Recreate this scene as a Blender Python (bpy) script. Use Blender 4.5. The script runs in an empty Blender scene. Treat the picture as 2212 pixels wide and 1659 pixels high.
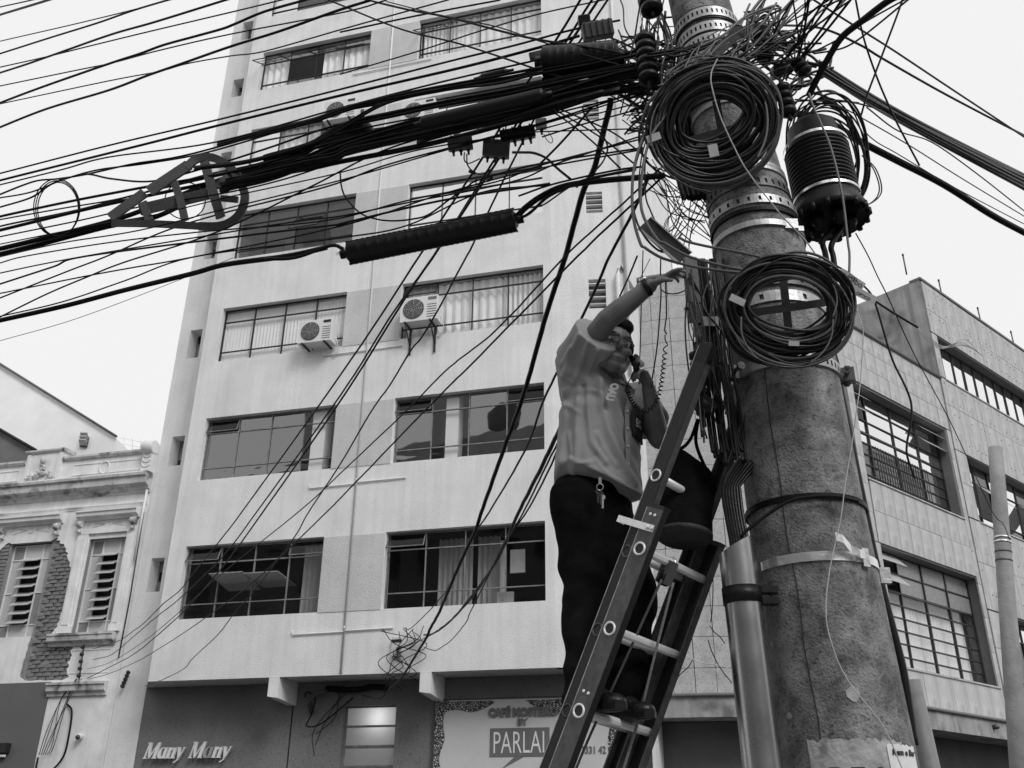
import bpy, bmesh, math, random
from mathutils import Vector, Matrix, noise
from mathutils.geometry import tessellate_polygon
rnd = random.Random(7)
SC = bpy.context.scene
COL = SC.collection
V = Vector

# ------------------------------------------------------------------ camera
FPX, PITCH, ROLL = 2061.2, math.radians(25.233), math.radians(.4624)
CAM = V((0, 0, 1.6))
_sp, _cp, _cr, _sr = math.sin(PITCH), math.cos(PITCH), math.cos(ROLL), math.sin(ROLL)
EF = V((0, _cp, _sp)); _EU = V((0, -_sp, _cp)); _EX = V((1, 0, 0))
RT = _EX * _cr + _EU * _sr
UP = _EU * _cr - _EX * _sr
cd = bpy.data.cameras.new('camera')
cd.sensor_width = 36; cd.lens = FPX / 2212 * 36; cd.clip_end = 2000; cd.clip_start = .05
cam = bpy.data.objects.new('camera', cd); COL.objects.link(cam)
cam.matrix_world = Matrix(((RT.x, UP.x, -EF.x, CAM.x), (RT.y, UP.y, -EF.y, CAM.y), (RT.z, UP.z, -EF.z, CAM.z), (0, 0, 0, 1)))
SC.camera = cam

# ------------------------------------------------------------------ sky, sun, exposure
SUN_DIR = V((.47, -.76, .80)).normalized()          # towards the (veiled) sun
w = bpy.data.worlds.new('World'); SC.world = w; w.use_nodes = True
nt = w.node_tree; nt.nodes.clear()
out = nt.nodes.new('ShaderNodeOutputWorld'); bg = nt.nodes.new('ShaderNodeBackground')
sky = nt.nodes.new('ShaderNodeTexSky'); sky.sky_type = 'NISHITA'; sky.sun_disc = False
sky.sun_elevation = math.asin(SUN_DIR.z); sky.sun_rotation = math.atan2(SUN_DIR.x, SUN_DIR.y)
sky.dust_density = 6; sky.air_density = 1
bw = nt.nodes.new('ShaderNodeRGBToBW')
mx = nt.nodes.new('ShaderNodeMix'); mx.data_type = 'FLOAT'
mx.inputs[0].default_value = .97                     # an even cloud layer over the clear sky
mx.inputs[3].default_value = 8.8
nt.links.new(sky.outputs[0], bw.inputs[0]); nt.links.new(bw.outputs[0], mx.inputs[2])
nt.links.new(mx.outputs[0], bg.inputs[0]); bg.inputs[1].default_value = .1
nt.links.new(bg.outputs[0], out.inputs[0])
sl = bpy.data.lights.new('sun', 'SUN'); sl.energy = 1.5; sl.angle = math.radians(22); sl.color = (1, 1, 1)
so = bpy.data.objects.new('sun', sl); COL.objects.link(so)
so.rotation_euler = SUN_DIR.to_track_quat('Z', 'Y').to_euler(); so.location = (10, -10, 40)
vs = SC.view_settings
SC.display_settings.display_device = 'sRGB'
vs.view_transform = 'Standard'; vs.look = 'None'; vs.exposure = .06; vs.gamma = 1; vs.use_curve_mapping = False
SC.cycles.max_bounces = 6; SC.cycles.transparent_max_bounces = 12

# ------------------------------------------------------------------ places in the view
CROPS = {1: (0, 0, 2.572), 2: (850, 0, 2.572), 3: (1700, 0, 2.572), 4: (0, 640, 2.572), 5: (850, 640, 2.572), 6: (1700, 640, 2.572),
         7: (0, 1280, 2.572), 8: (850, 1280, 2.572), 9: (1700, 1280, 2.572), 10: (1350, 640, 2.764), 11: (1350, 1240, 2.764),
         12: (1500, 600, 5.53), 13: (1560, 1000, 6.506), 14: (1540, 1250, 4.739), 15: (1500, 1600, 5.027), 16: (1600, 0, 5.53), 17: (1350, 0, 5.53),
         0: (0, 0, .86406)}
def c(n, x, y):
    ox, oy, s = CROPS[n]
    return ((ox + x / s) * .86406, (oy + y / s) * .86406)
def ray(x, y): return EF + RT * ((x - 1106) / FPX) + UP * ((829.5 - y) / FPX)
def at(x, y, Y): d = ray(x, y); return CAM + d * (Y / d.y)
def proj(P):
    v = V(P) - CAM; d = v.dot(EF)
    return 1106 + FPX * v.dot(RT) / d, 829.5 - FPX * v.dot(UP) / d
def pxm(P): return (V(P) - CAM).dot(EF) / FPX          # metres per picture pixel at P

# ------------------------------------------------------------------ mesh building
class MB:
    def __init__(s): s.v = []; s.f = []; s.m = []; s.s = []
    def face(s, idx, m=0, sm=False): s.f.append(tuple(idx)); s.m.append(m); s.s.append(sm)
    def add(s, vs, fs, m=0, sm=False):
        o = len(s.v); s.v += [V(p) for p in vs]
        for f in fs: s.face([i + o for i in f], m, sm)
    def bx(s, x0, x1, y0, y1, z0, z1, m=0):
        s.add([(x0, y0, z0), (x1, y0, z0), (x1, y1, z0), (x0, y1, z0), (x0, y0, z1), (x1, y0, z1), (x1, y1, z1), (x0, y1, z1)],
              [(0, 3, 2, 1), (4, 5, 6, 7), (0, 1, 5, 4), (1, 2, 6, 5), (2, 3, 7, 6), (3, 0, 4, 7)], m)
        return s
    def obox(s, cen, ax, ay, az, m=0):                   # half-axis vectors
        cen, ax, ay, az = V(cen), V(ax), V(ay), V(az)
        P = [cen + ax * i + ay * j + az * k for k in (-1, 1) for j in (-1, 1) for i in (-1, 1)]
        s.add(P, [(0, 2, 3, 1), (4, 5, 7, 6), (0, 1, 5, 4), (1, 3, 7, 5), (3, 2, 6, 7), (2, 0, 4, 6)], m); return s
    def quad(s, *p, m=0): s.add(p, [tuple(range(len(p)))], m); return s
    def prism(s, poly, vec, m=0):
        n = len(poly); vec = V(vec); A = [V(p) for p in poly]
        tri = tessellate_polygon([A])
        s.add(A + [p + vec for p in A], [t for t in tri] + [tuple(i + n for i in reversed(t)) for t in tri] +
              [(i, (i + 1) % n, (i + 1) % n + n, i + n) for i in range(n)], m); return s
    def plate(s, outer, holes, y0, y1, m=0, mr=None, back=False, rim=True):   # wall with openings: front at y0, reveals to y1
        mr = m if mr is None else mr
        loops = [outer] + list(holes)
        L3 = [[V((a, b, 0)) for a, b in l] for l in loops]
        flat = [p for l in loops for p in l]
        tri = tessellate_polygon(L3)
        s.add([(a, y0, b) for a, b in flat], [tuple(t) for t in tri], m)
        if back: s.add([(a, y1, b) for a, b in flat], [tuple(t) for t in tri], m)
        for l in (loops if rim else loops[1:]):
            n = len(l)
            s.add([(a, y0, b) for a, b in l] + [(a, y1, b) for a, b in l], [(i, (i + 1) % n, (i + 1) % n + n, i + n) for i in range(n)], mr)
        return s
    def tube(s, pts, r, n=8, m=0, cap=True, closed=False, flat=None):
        P = [V(p) for p in pts]; k = len(P)
        R = r if isinstance(r, (list, tuple)) else [r] * k
        up = None; rings = []
        for i in range(k):
            a = P[(i - 1) % k] if (closed or i > 0) else P[i]; b = P[(i + 1) % k] if (closed or i < k - 1) else P[i]
            t = (b - a)
            if t.length < 1e-9: t = V((0, 0, 1))
            t.normalize()
            if up is None:
                up = t.orthogonal()
                if flat is not None: up = V(flat)
            up = up - t * up.dot(t)
            if up.length < 1e-6: up = t.orthogonal()
            up.normalize(); q = t.cross(up)
            rings.append([P[i] + (up * math.cos(j * 2 * math.pi / n) + q * math.sin(j * 2 * math.pi / n)) * R[i] for j in range(n)])
        o = len(s.v); s.v += [p for g in rings for p in g]
        for i in range(k if closed else k - 1):
            a, b = o + i * n, o + ((i + 1) % k) * n
            for j in range(n): s.face((a + j, a + (j + 1) % n, b + (j + 1) % n, b + j), m, True)
        if cap and not closed:
            s.face([o + j for j in reversed(range(n))], m); s.face([o + (k - 1) * n + j for j in range(n)], m)
        return s
    def lathe(s, p0, d, prof, n=24, m=0, cap=True, sm=True, sx=1, ref=None):
        p0 = V(p0); d = V(d).normalized(); a = d.orthogonal().normalized()
        if ref is not None: a = (V(ref) - d * V(ref).dot(d)).normalized()
        b = d.cross(a); o = len(s.v)
        for t, r in prof:
            for j in range(n):
                q = j * 2 * math.pi / n; s.v.append(p0 + d * t + a * (r * math.cos(q) * sx) + b * (r * math.sin(q)))
        for i in range(len(prof) - 1):
            for j in range(n): s.face((o + i * n + j, o + i * n + (j + 1) % n, o + (i + 1) * n + (j + 1) % n, o + (i + 1) * n + j), m, sm)
        if cap:
            s.face([o + j for j in reversed(range(n))], m); e = o + (len(prof) - 1) * n; s.face([e + j for j in range(n)], m)
        return s
    def ell(s, cen, ax, ay, az, nu=16, nv=10, m=0):
        cen, ax, ay, az = V(cen), V(ax), V(ay), V(az); o = len(s.v)
        for i in range(1, nv):
            th = math.pi * i / nv
            for j in range(nu):
                ph = 2 * math.pi * j / nu
                s.v.append(cen + ax * (math.sin(th) * math.cos(ph)) + ay * (math.sin(th) * math.sin(ph)) + az * math.cos(th))
        t = len(s.v); s.v += [cen + az, cen - az]
        for i in range(nv - 2):
            for j in range(nu): s.face((o + i * nu + j, o + (i + 1) * nu + j, o + (i + 1) * nu + (j + 1) % nu, o + i * nu + (j + 1) % nu), m, True)
        for j in range(nu):
            s.face((t, o + j, o + (j + 1) % nu), m, True); e = o + (nv - 2) * nu
            s.face((t + 1, e + (j + 1) % nu, e + j), m, True)
        return s
    def caps(s, pts, rs, n=12, m=0):                     # tapered limb with round ends
        P = [V(p) for p in pts]; Q = []; R = []
        d0 = (P[0] - P[1]).normalized(); d1 = (P[-1] - P[-2]).normalized()
        for k in (0.999, .8, .45): Q.append(P[0] + d0 * rs[0] * k); R.append(rs[0] * math.sqrt(1 - k * k) + 1e-4)
        Q += P; R += list(rs)
        for k in (.45, .8, .999): Q.append(P[-1] + d1 * rs[-1] * k); R.append(rs[-1] * math.sqrt(1 - k * k) + 1e-4)
        return s.tube(Q, R, n, m)
    def mesh(s, name, mats, off=None):
        me = bpy.data.meshes.new(name)
        vv = s.v if off is None else [p - off for p in s.v]
        me.from_pydata([tuple(p) for p in vv], [], s.f)
        for mt in (mats if isinstance(mats, (list, tuple)) else [mats]): me.materials.append(mt)
        me.polygons.foreach_set('material_index', s.m); me.polygons.foreach_set('use_smooth', s.s)
        me.update(); return me
    def build(s, name, mats, parent=None, **tags):
        if parent is None:                               # a thing of one mesh: its origin at its base
            lo = V((min(p.x for p in s.v), min(p.y for p in s.v), min(p.z for p in s.v))); hi = V((max(p.x for p in s.v), max(p.y for p in s.v), max(p.z for p in s.v)))
            off = V(((lo.x + hi.x) / 2, (lo.y + hi.y) / 2, lo.z))
        else: off = V(parent.get('_off', (0, 0, 0)))
        o = bpy.data.objects.new(name, s.mesh(name, mats, off)); COL.objects.link(o)
        if parent is None: o.location = off
        else: o.parent = parent; o['_off'] = off[:] if off.length > 0 else (0., 0., 0.)
        for k, v_ in tags.items(): o[k] = v_
        return o
def link(name, me, parent=None, **tags):
    o = bpy.data.objects.new(name, me); COL.objects.link(o); o.parent = parent
    for k, v_ in tags.items(): o[k] = v_
    return o
def thing(name, label, cat, loc=(0, 0, 0), rotz=0, group=None, local=False):
    o = bpy.data.objects.new(name, None); COL.objects.link(o); o.location = loc; o.rotation_euler = (0, 0, rotz)
    o['label'] = label; o['category'] = cat
    if group: o['group'] = group
    o['_off'] = (0., 0., 0.) if local else tuple(loc)
    o.empty_display_size = .1
    return o
def tag(o, label, cat, group=None):
    o['label'] = label; o['category'] = cat
    if group: o['group'] = group
    return o
def cr(pts, n=8):                                        # smooth curve through points
    P = [V(p) for p in pts]
    if len(P) == 2:
        return [P[0].lerp(P[1], i / n) for i in range(n + 1)]
    Q = [P[0] * 2 - P[1]] + P + [P[-1] * 2 - P[-2]]; R = []
    for i in range(1, len(Q) - 2):
        a, b, d, e = Q[i - 1], Q[i], Q[i + 1], Q[i + 2]
        for k in range(n):
            t = k / n
            R.append(((b * 2) + (d - a) * t + (a * 2 - b * 5 + d * 4 - e) * t * t + (b * 3 - a - d * 3 + e) * t ** 3) * .5)
    R.append(P[-1]); return R

# ------------------------------------------------------------------ materials (the photograph is black and white)
def M(name, base, rough=.8, var=.12, sc=3., bump=.15, bsc=60., metal=0., streak=0., stain=0., stsc=2., spec=.4, dets=6, rv=0., speck=0., spsc=30.):
    mt = bpy.data.materials.new(name); mt.use_nodes = True; n = mt.node_tree.nodes; l = mt.node_tree.links
    b = n['Principled BSDF']; b.inputs['Roughness'].default_value = rough; b.inputs['Metallic'].default_value = metal
    b.inputs['Specular IOR Level'].default_value = spec
    tc = n.new('ShaderNodeTexCoord')
    def nz(scale, detail=6, map_=None, dist=0.):
        t = n.new('ShaderNodeTexNoise'); t.inputs['Scale'].default_value = scale; t.inputs['Detail'].default_value = detail; t.inputs['Distortion'].default_value = dist
        if map_:
            mp = n.new('ShaderNodeMapping'); mp.inputs['Scale'].default_value = map_; l.new(tc.outputs['Object'], mp.inputs[0]); l.new(mp.outputs[0], t.inputs[0])
        else: l.new(tc.outputs['Object'], t.inputs[0])
        return t.outputs[0]
    def mr(sock, a, b_, c_, d_):
        q = n.new('ShaderNodeMapRange'); q.inputs[1].default_value = a; q.inputs[2].default_value = b_; q.inputs[3].default_value = c_; q.inputs[4].default_value = d_
        l.new(sock, q.inputs[0]); return q.outputs[0]
    def mul(a, b_):
        q = n.new('ShaderNodeMath'); q.operation = 'MULTIPLY'
        for i, s_ in enumerate((a, b_)):
            if isinstance(s_, (int, float)): q.inputs[i].default_value = s_
            else: l.new(s_, q.inputs[i])
        return q.outputs[0]
    val = mul(mr(nz(sc, dets), .3, .7, 1 - var, 1 + var), base)
    if streak: val = mul(val, mr(nz(1, 5, (7, 7, .35)), .42, .75, 1, 1 - streak))
    if stain: val = mul(val, mr(nz(stsc, 8, None, .6), .52, .68, 1, 1 - stain))
    if speck: val = mul(val, mr(nz(spsc, 3), .56, .66, 1, 1 - speck))
    cm = n.new('ShaderNodeCombineColor')
    for i in range(3): l.new(val, cm.inputs[i])
    l.new(cm.outputs[0], b.inputs['Base Color'])
    if bump:
        bp = n.new('ShaderNodeBump'); bp.inputs['Strength'].default_value = bump; bp.inputs['Distance'].default_value = .02
        l.new(nz(bsc, 3), bp.inputs['Height']); l.new(bp.outputs[0], b.inputs['Normal'])
    if rv: l.new(mr(nz(sc * 3, 4), .3, .7, max(.05, rough - rv), min(1, rough + rv)), b.inputs['Roughness'])
    return mt
def glass_mat(name, refl=.3, tint=.75, rough=.02):
    mt = bpy.data.materials.new(name); mt.use_nodes = True; n = mt.node_tree.nodes; l = mt.node_tree.links
    n.remove(n['Principled BSDF']); o = n['Material Output']
    t = n.new('ShaderNodeBsdfTransparent'); t.inputs[0].default_value = (tint,) * 3 + (1,)
    g = n.new('ShaderNodeBsdfGlossy'); g.inputs['Roughness'].default_value = rough; g.inputs['Color'].default_value = (.95,) * 3 + (1,)
    lw = n.new('ShaderNodeLayerWeight'); lw.inputs[0].default_value = .5; fr = n.new('ShaderNodeMath'); fr.operation = 'POWER'; fr.inputs[1].default_value = 4; l.new(lw.outputs['Facing'], fr.inputs[0])
    ad = n.new('ShaderNodeMath'); ad.operation = 'ADD'; ad.use_clamp = True; ad.inputs[1].default_value = refl; l.new(fr.outputs[0], ad.inputs[0])
    tc = n.new('ShaderNodeTexCoord'); nz = n.new('ShaderNodeTexNoise'); nz.inputs['Scale'].default_value = 1.3; nz.inputs['Detail'].default_value = 1
    bp = n.new('ShaderNodeBump'); bp.inputs['Strength'].default_value = .07; bp.inputs['Distance'].default_value = .05
    l.new(tc.outputs['Object'], nz.inputs[0]); l.new(nz.outputs[0], bp.inputs['Height']); l.new(bp.outputs[0], g.inputs['Normal'])
    mix = n.new('ShaderNodeMixShader'); l.new(ad.outputs[0], mix.inputs[0]); l.new(t.outputs[0], mix.inputs[1]); l.new(g.outputs[0], mix.inputs[2])
    l.new(mix.outputs[0], o.inputs[0]); return mt
def emit_mat(name, st):
    mt = bpy.data.materials.new(name); mt.use_nodes = True; b = mt.node_tree.nodes['Principled BSDF']
    b.inputs['Emission Color'].default_value = (1, 1, 1, 1); b.inputs['Emission Strength'].default_value = st; b.inputs['Base Color'].default_value = (.8,) * 3 + (1,)
    return mt
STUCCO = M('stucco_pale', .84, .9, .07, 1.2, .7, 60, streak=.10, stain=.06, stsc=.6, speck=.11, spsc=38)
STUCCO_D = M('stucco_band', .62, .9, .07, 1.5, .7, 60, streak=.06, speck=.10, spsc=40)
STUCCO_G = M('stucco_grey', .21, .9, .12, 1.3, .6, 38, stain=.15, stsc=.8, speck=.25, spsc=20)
STUCCO_L = M('plaster_white', .82, .85, .10, 2.2, .2, 30, streak=.14, stain=.12, stsc=1.6)
STAINED = M('plaster_stained', .62, .9, .15, 2., .2, 30, streak=.25, stain=.75, stsc=2.6)
CONC_W = M('render_stained', .40, .95, .2, 1.6, .5, 20, streak=.4, stain=.6, stsc=.9)
PANELG = M('shop_panel_grey', .13, .7, .06, 2., .1, 60)
TRIMW = M('trim_white', .75, .7, .06, 4., .1, 60, streak=.1)
FRAME = M('window_iron', .03, .5, .2, 8., 0)
FRAMEL = M('window_iron_worn', .22, .6, .3, 8., 0)
GLASS = glass_mat('glass_clear', .05, .96)
GLASS_D = glass_mat('glass_dark', .03, .6)
GLASS_B = glass_mat('glass_bright', .78, .6)
GLASS_R = glass_mat('glass_reflecting', .22, .45)
def frosted(name, base, tr):
    mt = M(name, base, .3, .08, 9., .2, 120); n = mt.node_tree.nodes; l = mt.node_tree.links
    t = n.new('ShaderNodeBsdfTranslucent'); t.inputs[0].default_value = (.9, .9, .9, 1); mi = n.new('ShaderNodeMixShader'); mi.inputs[0].default_value = tr
    l.new(n['Principled BSDF'].outputs[0], mi.inputs[1]); l.new(t.outputs[0], mi.inputs[2]); l.new(mi.outputs[0], n['Material Output'].inputs[0]); return mt
FROST_L = frosted('glass_lit_frosted', .5, .6)
FROST = M('glass_frosted', .55, .25, .10, 9., .25, 120)
FROST_D = M('glass_wired', .26, .25, .15, 9., .25, 120)
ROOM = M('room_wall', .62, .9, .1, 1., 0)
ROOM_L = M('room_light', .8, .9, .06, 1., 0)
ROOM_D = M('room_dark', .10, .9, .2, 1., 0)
CURT = M('curtain_cloth', .88, .95, .06, 6., .1, 40)
BLIND = M('blind_slat', .88, .8, .05, 6., 0)
PIPEW = M('pipe_painted', .72, .6, .05, 5., 0)
ACW = M('appliance_white', .74, .4, .04, 5., 0, streak=.08)
ACG = M('appliance_grille', .06, .5, .1, 5., 0)
BRACK = M('bracket_iron', .025, .6, .2, 9., 0)
BRICK = M('brick', .21, .95, .22, 9., .5, 50, stain=.25, stsc=7.)
MORTAR = M('mortar', .27, .95, .15, 14., .5, 50)
STONE = M('stone_slab', .46, .9, .14, 5., .35, 70, streak=.10, stain=.12, stsc=2.4, speck=.35, spsc=26)
STONE_J = M('stone_joint', .18, .95, .1, 6., .2, 60)
STONE_S = M('stone_smooth', .54, .85, .12, 1.6, .2, 50, streak=.32, stain=.26, stsc=1.4, speck=.1, spsc=30)
CANOPY = M('canopy_concrete', .36, .9, .18, 2.5, .3, 30, streak=.3, stain=.5, stsc=2.2)
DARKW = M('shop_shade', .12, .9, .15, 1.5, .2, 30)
POLE = M('pole_concrete', .25, .9, .46, 11., .5, 110, stain=.46, stsc=15., streak=.42, dets=15, speck=.5, spsc=80)
POLE2 = M('pole_concrete_far', .33, .9, .2, 4., .3, 30, streak=.2)
PVC = M('conduit_pvc', .22, .55, .15, 8., .1, 60, stain=.4, stsc=9.)
GALV = M('steel_galvanised', .44, .30, .05, 3., 0, 80, metal=1., rv=.05)
BANDM = M('steel_band', .40, .45, .2, 16., .1, 60, metal=.7)
STEEL = M('steel_tape', .75, .3, .15, 20., .1, 40, metal=.9)
STEEL_D = M('steel_dark', .10, .5, .3, 12., .1, 60, metal=.6)
BLK = M('cable_black', .007, .5, .3, 20., 0, spec=.18)
BLK2 = M('cable_sheath', .014, .36, .3, 14., .1, 60, spec=.35)
GRYW = M('cable_grey', .14, .5, .2, 16., 0)
WIREL = M('wire_pale', .45, .5, .2, 16., 0)
RUB = M('plastic_black', .008, .42, .2, 12., .05, 60, spec=.25)
RUBG = M('plastic_dark_grey', .09, .6, .15, 12., .1, 60)
TAGM = M('tag_pale', .55, .6, .12, 30., .05, 80)
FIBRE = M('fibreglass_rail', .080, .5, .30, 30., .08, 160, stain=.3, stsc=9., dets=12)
FIBRE_E = M('fibreglass_edge_highlight', .36, .6, .4, 25., .05, 90)  # paler rail tone, for the painted highlight along the edges
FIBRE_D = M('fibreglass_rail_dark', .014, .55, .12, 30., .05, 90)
ALU = M('aluminium', .82, .42, .06, 20., .05, 90, metal=.35)
INK = M('ink_dark', .02, .6, .05, 5., 0)
SIGNL = M('sign_face', .62, .5, .05, 2., 0)
SIGND = M('sign_panel_grey', .16, .5, .06, 3., 0)
LETW = M('letter_white', .82, .35, .03, 5., 0)
LETG = M('letter_grey', .36, .4, .05, 5., 0)
PAPER = M('paper_worn', .42, .9, .22, 14., .4, 40, stain=.5, stsc=9.)
PAPERW = M('paper_white', .72, .8, .06, 14., .1, 40)
SKIN = M('skin', .13, .5, .12, 12., .12, 140, spec=.5)
HAIR = M('hair_black', .008, .6, .3, 60., .6, 160, spec=.2)
SHIRT = M('shirt_cotton', .30, .95, .08, 10., .25, 260)
SHIRT_T = M('shirt_print', .52, .9, .05, 10., 0)
JEANS = M('trouser_black', .008, .95, .3, 12., .3, 120, spec=.04)
BOOT = M('boot_leather', .010, .38, .3, 18., .15, 60)
CANVAS = M('canvas_black', .008, .9, .3, 16., .3, 90, spec=.05)
ROPE = M('rope', .22, .9, .2, 60., .5, 200)
ASPH = M('asphalt', .05, .95, .25, 3., .4, 80)
PAVE = M('pavement', .28, .95, .15, 2., .3, 40)
OPP = M('opposite_render', .34, .9, .12, .6, 0)
WHITEB = M('gable_white', .93, .9, .05, 1.2, .1, 20, stain=.08, stsc=.5)
ROOFD = M('gable_dark', .16, .9, .15, 2., .1, 20)
EYE = M('eye_white', .22, .3, .02, 5., 0)
BULB = emit_mat('lamp_glow', 55.)
def pebble():
    mt = M('sign_pebbles', .4, .6, .05, 3., 0); n = mt.node_tree.nodes; l = mt.node_tree.links
    tc = n.new('ShaderNodeTexCoord'); vo = n.new('ShaderNodeTexVoronoi'); vo.inputs['Scale'].default_value = 26; vo.feature = 'DISTANCE_TO_EDGE'
    l.new(tc.outputs['Object'], vo.inputs[0]); rp = n.new('ShaderNodeValToRGB'); rp.color_ramp.elements[0].position = .1; rp.color_ramp.elements[1].position = .3
    rp.color_ramp.elements[0].color = (.03, .03, .03, 1); rp.color_ramp.elements[1].color = (.62, .62, .62, 1)
    l.new(vo.outputs[0], rp.inputs[0]); l.new(rp.outputs[0], n['Principled BSDF'].inputs['Base Color']); return mt
PEB = pebble()

# ------------------------------------------------------------------ ground
def structure(name, mb, m): o = mb.build(name, m); o['kind'] = 'structure'; return o
structure('ground', MB().quad((-400, -400, -.16), (400, -400, -.16), (400, 400, -.16), (-400, 400, -.16)), ASPH)
structure('pavement', MB().bx(-6, 6, -5.5, 4.9, -.15, 0), PAVE)

# ------------------------------------------------------------------ office block across the street
PHI1 = math.radians(74.735 - 90); O1 = V((-.99, 18, 0))
off = thing('office_building', 'tall pale stucco office block with long iron-framed windows and overhanging upper floors', 'building', O1, PHI1, local=True)
def P1(u, y, z): return O1 + V((math.cos(PHI1) * u - math.sin(PHI1) * y, math.sin(PHI1) * u + math.cos(PHI1) * y, z))
ROWS = [('A', 5.48, 7.0), ('B', 8.46, 9.92), ('C', 11.33, 12.73), ('D', 14.10, 15.47), ('E', 16.75, 18.05), ('F', 19.36, 20.69), ('G', 22.0, 23.3)]
LU, RU = (-6.03, -2.88), (-1.54, 1.70)
TOPZ = 27.0
def rect(a, b, z0, z1): return [(a, z0), (b, z0), (b, z1), (a, z1)]
holes = [rect(u0, u1, z0, z1) for _, z0, z1 in ROWS for u0, u1 in (LU, RU)]
mb = MB()
mb.plate([(-6.42, 4.28), (1.88, 4.28), (1.88, TOPZ), (-6.42, TOPZ)], holes, 0, .28, rim=False)
mb.build('wall', STUCCO, off)
mb = MB()                                                # slanting left return of the projecting bay
mb.quad((-6.42, 0, 4.28), (-6.42, 0, TOPZ), (-7.0, .8, TOPZ), (-7.0, .8, 4.28))
mb.build('bay_return', STUCCO, off)
VENTZ = [(6.29, 7.04), (9.2, 9.93), (11.97, 12.75), (14.8, 15.53), (17.5, 18.2), (20.13, 20.77), (22.25, 22.95)]
mb = MB(); mb.plate([(-7.70, 0), (-7.0, 0), (-7.0, TOPZ), (-7.70, TOPZ)], [rect(-7.40, -7.07, a, b) for a, b in VENTZ], .8, 1.18); mb.build('side_strip', STUCCO, off)
mb = MB()
mb.quad((-7.70, .8, 0), (-7.70, .8, TOPZ), (-7.70, 13, TOPZ), (-7.70, 13, 0)); mb.build('side_wall', STUCCO_L, off)
mb = MB(); mb.quad((-7.72, .78, TOPZ), (3.5, .3, TOPZ), (3.5, 13, TOPZ), (-7.72, 13, TOPZ)); mb.quad((-7.7, 13, 0), (3.5, 13, 0), (3.5, 13, TOPZ), (-7.7, 13, TOPZ)); mb.build('roof', STUCCO_G, off)
# chamfered right wing
wd = math.radians(10); WL = 1.62
def wing(t, y=0): return (1.88 + math.cos(wd) * t - math.sin(wd) * y, math.sin(wd) * t + math.cos(wd) * y)
WV = [(11.58, 12.29), (14.0, 14.56), (16.6, 17.2), (19.1, 19.72)]
mb = MB(); mb.plate([(0, 4.28), (WL, 4.28), (WL, TOPZ), (0, TOPZ)], [rect(.79, 1.15, a, b) for a, b in WV], 0, .2)
for p in mb.v: x, y = wing(p.x, p.y); p.x, p.y = x, y
mb.build('wing_wall', STUCCO, off)
ex, ey = wing(WL)
mb = MB(); mb.quad((ex, ey, 0), (ex, 13, 0), (ex, 13, TOPZ), (ex, ey, TOPZ)); mb.build('side_wall', STUCCO, off)
mb = MB(); mb.add([(-6.42, 0, 4.28), (1.88, 0, 4.28), (ex, ey, 4.28), (ex, .8, 4.28), (-7.0, .8, 4.28)], [(0, 1, 2, 3, 4)]); mb.build('soffit', STUCCO_D, off)
# vents of the wing: three thin slats over a dark shaft
for k, (a, b) in enumerate(WV):
    mb = MB(); t0, t1 = .79, 1.15
    mb.bx(t0, t1, .19, .21, a, b)
    vm = MB(); vm.v = [V((wing(p.x, p.y)[0], wing(p.x, p.y)[1], p.z)) for p in mb.v]; vm.f, vm.m, vm.s = mb.f, mb.m, mb.s
    v_ = vm.build('vent', ROOM_D, off)
    for i in range(4):
        z = a + (b - a) * (i + .75) / 4.3
        s = MB(); s.bx(t0, t1, .02, .12, z - .012, z + .012); s.v = [V((*wing(p.x, p.y), p.z)) for p in s.v]
        s.build('slat', PIPEW if i % 2 else STUCCO_D, v_)
# small deep vents of the left strip
for k, (a, b) in enumerate(VENTZ):
    f = MB()
    for z in (a, b - .03, a + (b - a) * .36, a + (b - a) * .68): f.bx(-7.39, -7.08, 1.12, 1.15, z, z + .03)
    for u in (-7.40, -7.10): f.bx(u, u + .03, 1.115, 1.155, a, b)
    v_ = f.build('small_window', FRAMEL, off)
    for i, (z0, z1) in enumerate(((a + .03, a + (b - a) * .36), (a + (b - a) * .36 + .03, a + (b - a) * .68), (a + (b - a) * .68 + .03, b - .03))):
        MB().bx(-7.37, -7.10, 1.13, 1.14, z0, z1).build('pane', [FROST_D, GLASS_D, FROST_D][(k + i) % 3], v_)
    MB().bx(-7.40, -7.07, 1.4, 1.42, a, b).build('interior', ROOM_D, v_)
# painted bands between the windows, 12 mm proud
for nme, z0, z1 in ROWS:
    MB().bx(LU[1] + .012, RU[0] - .012, -.012, .05, z0 - .01, z1 - .02).build('band_panel', STUCCO_D, off)
# ---- windows
pane_me = MB().quad((-.5, 0, -.5), (.5, 0, -.5), (.5, 0, .5), (-.5, 0, .5)).mesh('pane', GLASS)
pane_d = pane_me.copy(); pane_d.materials[0] = GLASS_D
pane_b = pane_me.copy(); pane_b.materials[0] = GLASS_B
pane_f = pane_me.copy(); pane_f.materials[0] = FROST
pane_w = pane_me.copy(); pane_w.materials[0] = FROST_D
pane_r = pane_me.copy(); pane_r.materials[0] = GLASS_R
pane_l = pane_me.copy(); pane_l.materials[0] = FROST_L
PM = {'c': pane_me, 'd': pane_d, 'b': pane_b, 'f': pane_f, 'w': pane_w, 'r': pane_r, 'l': pane_l}
def pane(win, me, u, y, z, wu, hz, tilt=0):
    o = link('pane', me, win); o.location = (u, y, z); o.scale = (wu, 1, hz)
    o.rotation_euler = (tilt, rnd.uniform(-.004, .004), rnd.uniform(-.012, .012)); return o
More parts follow.
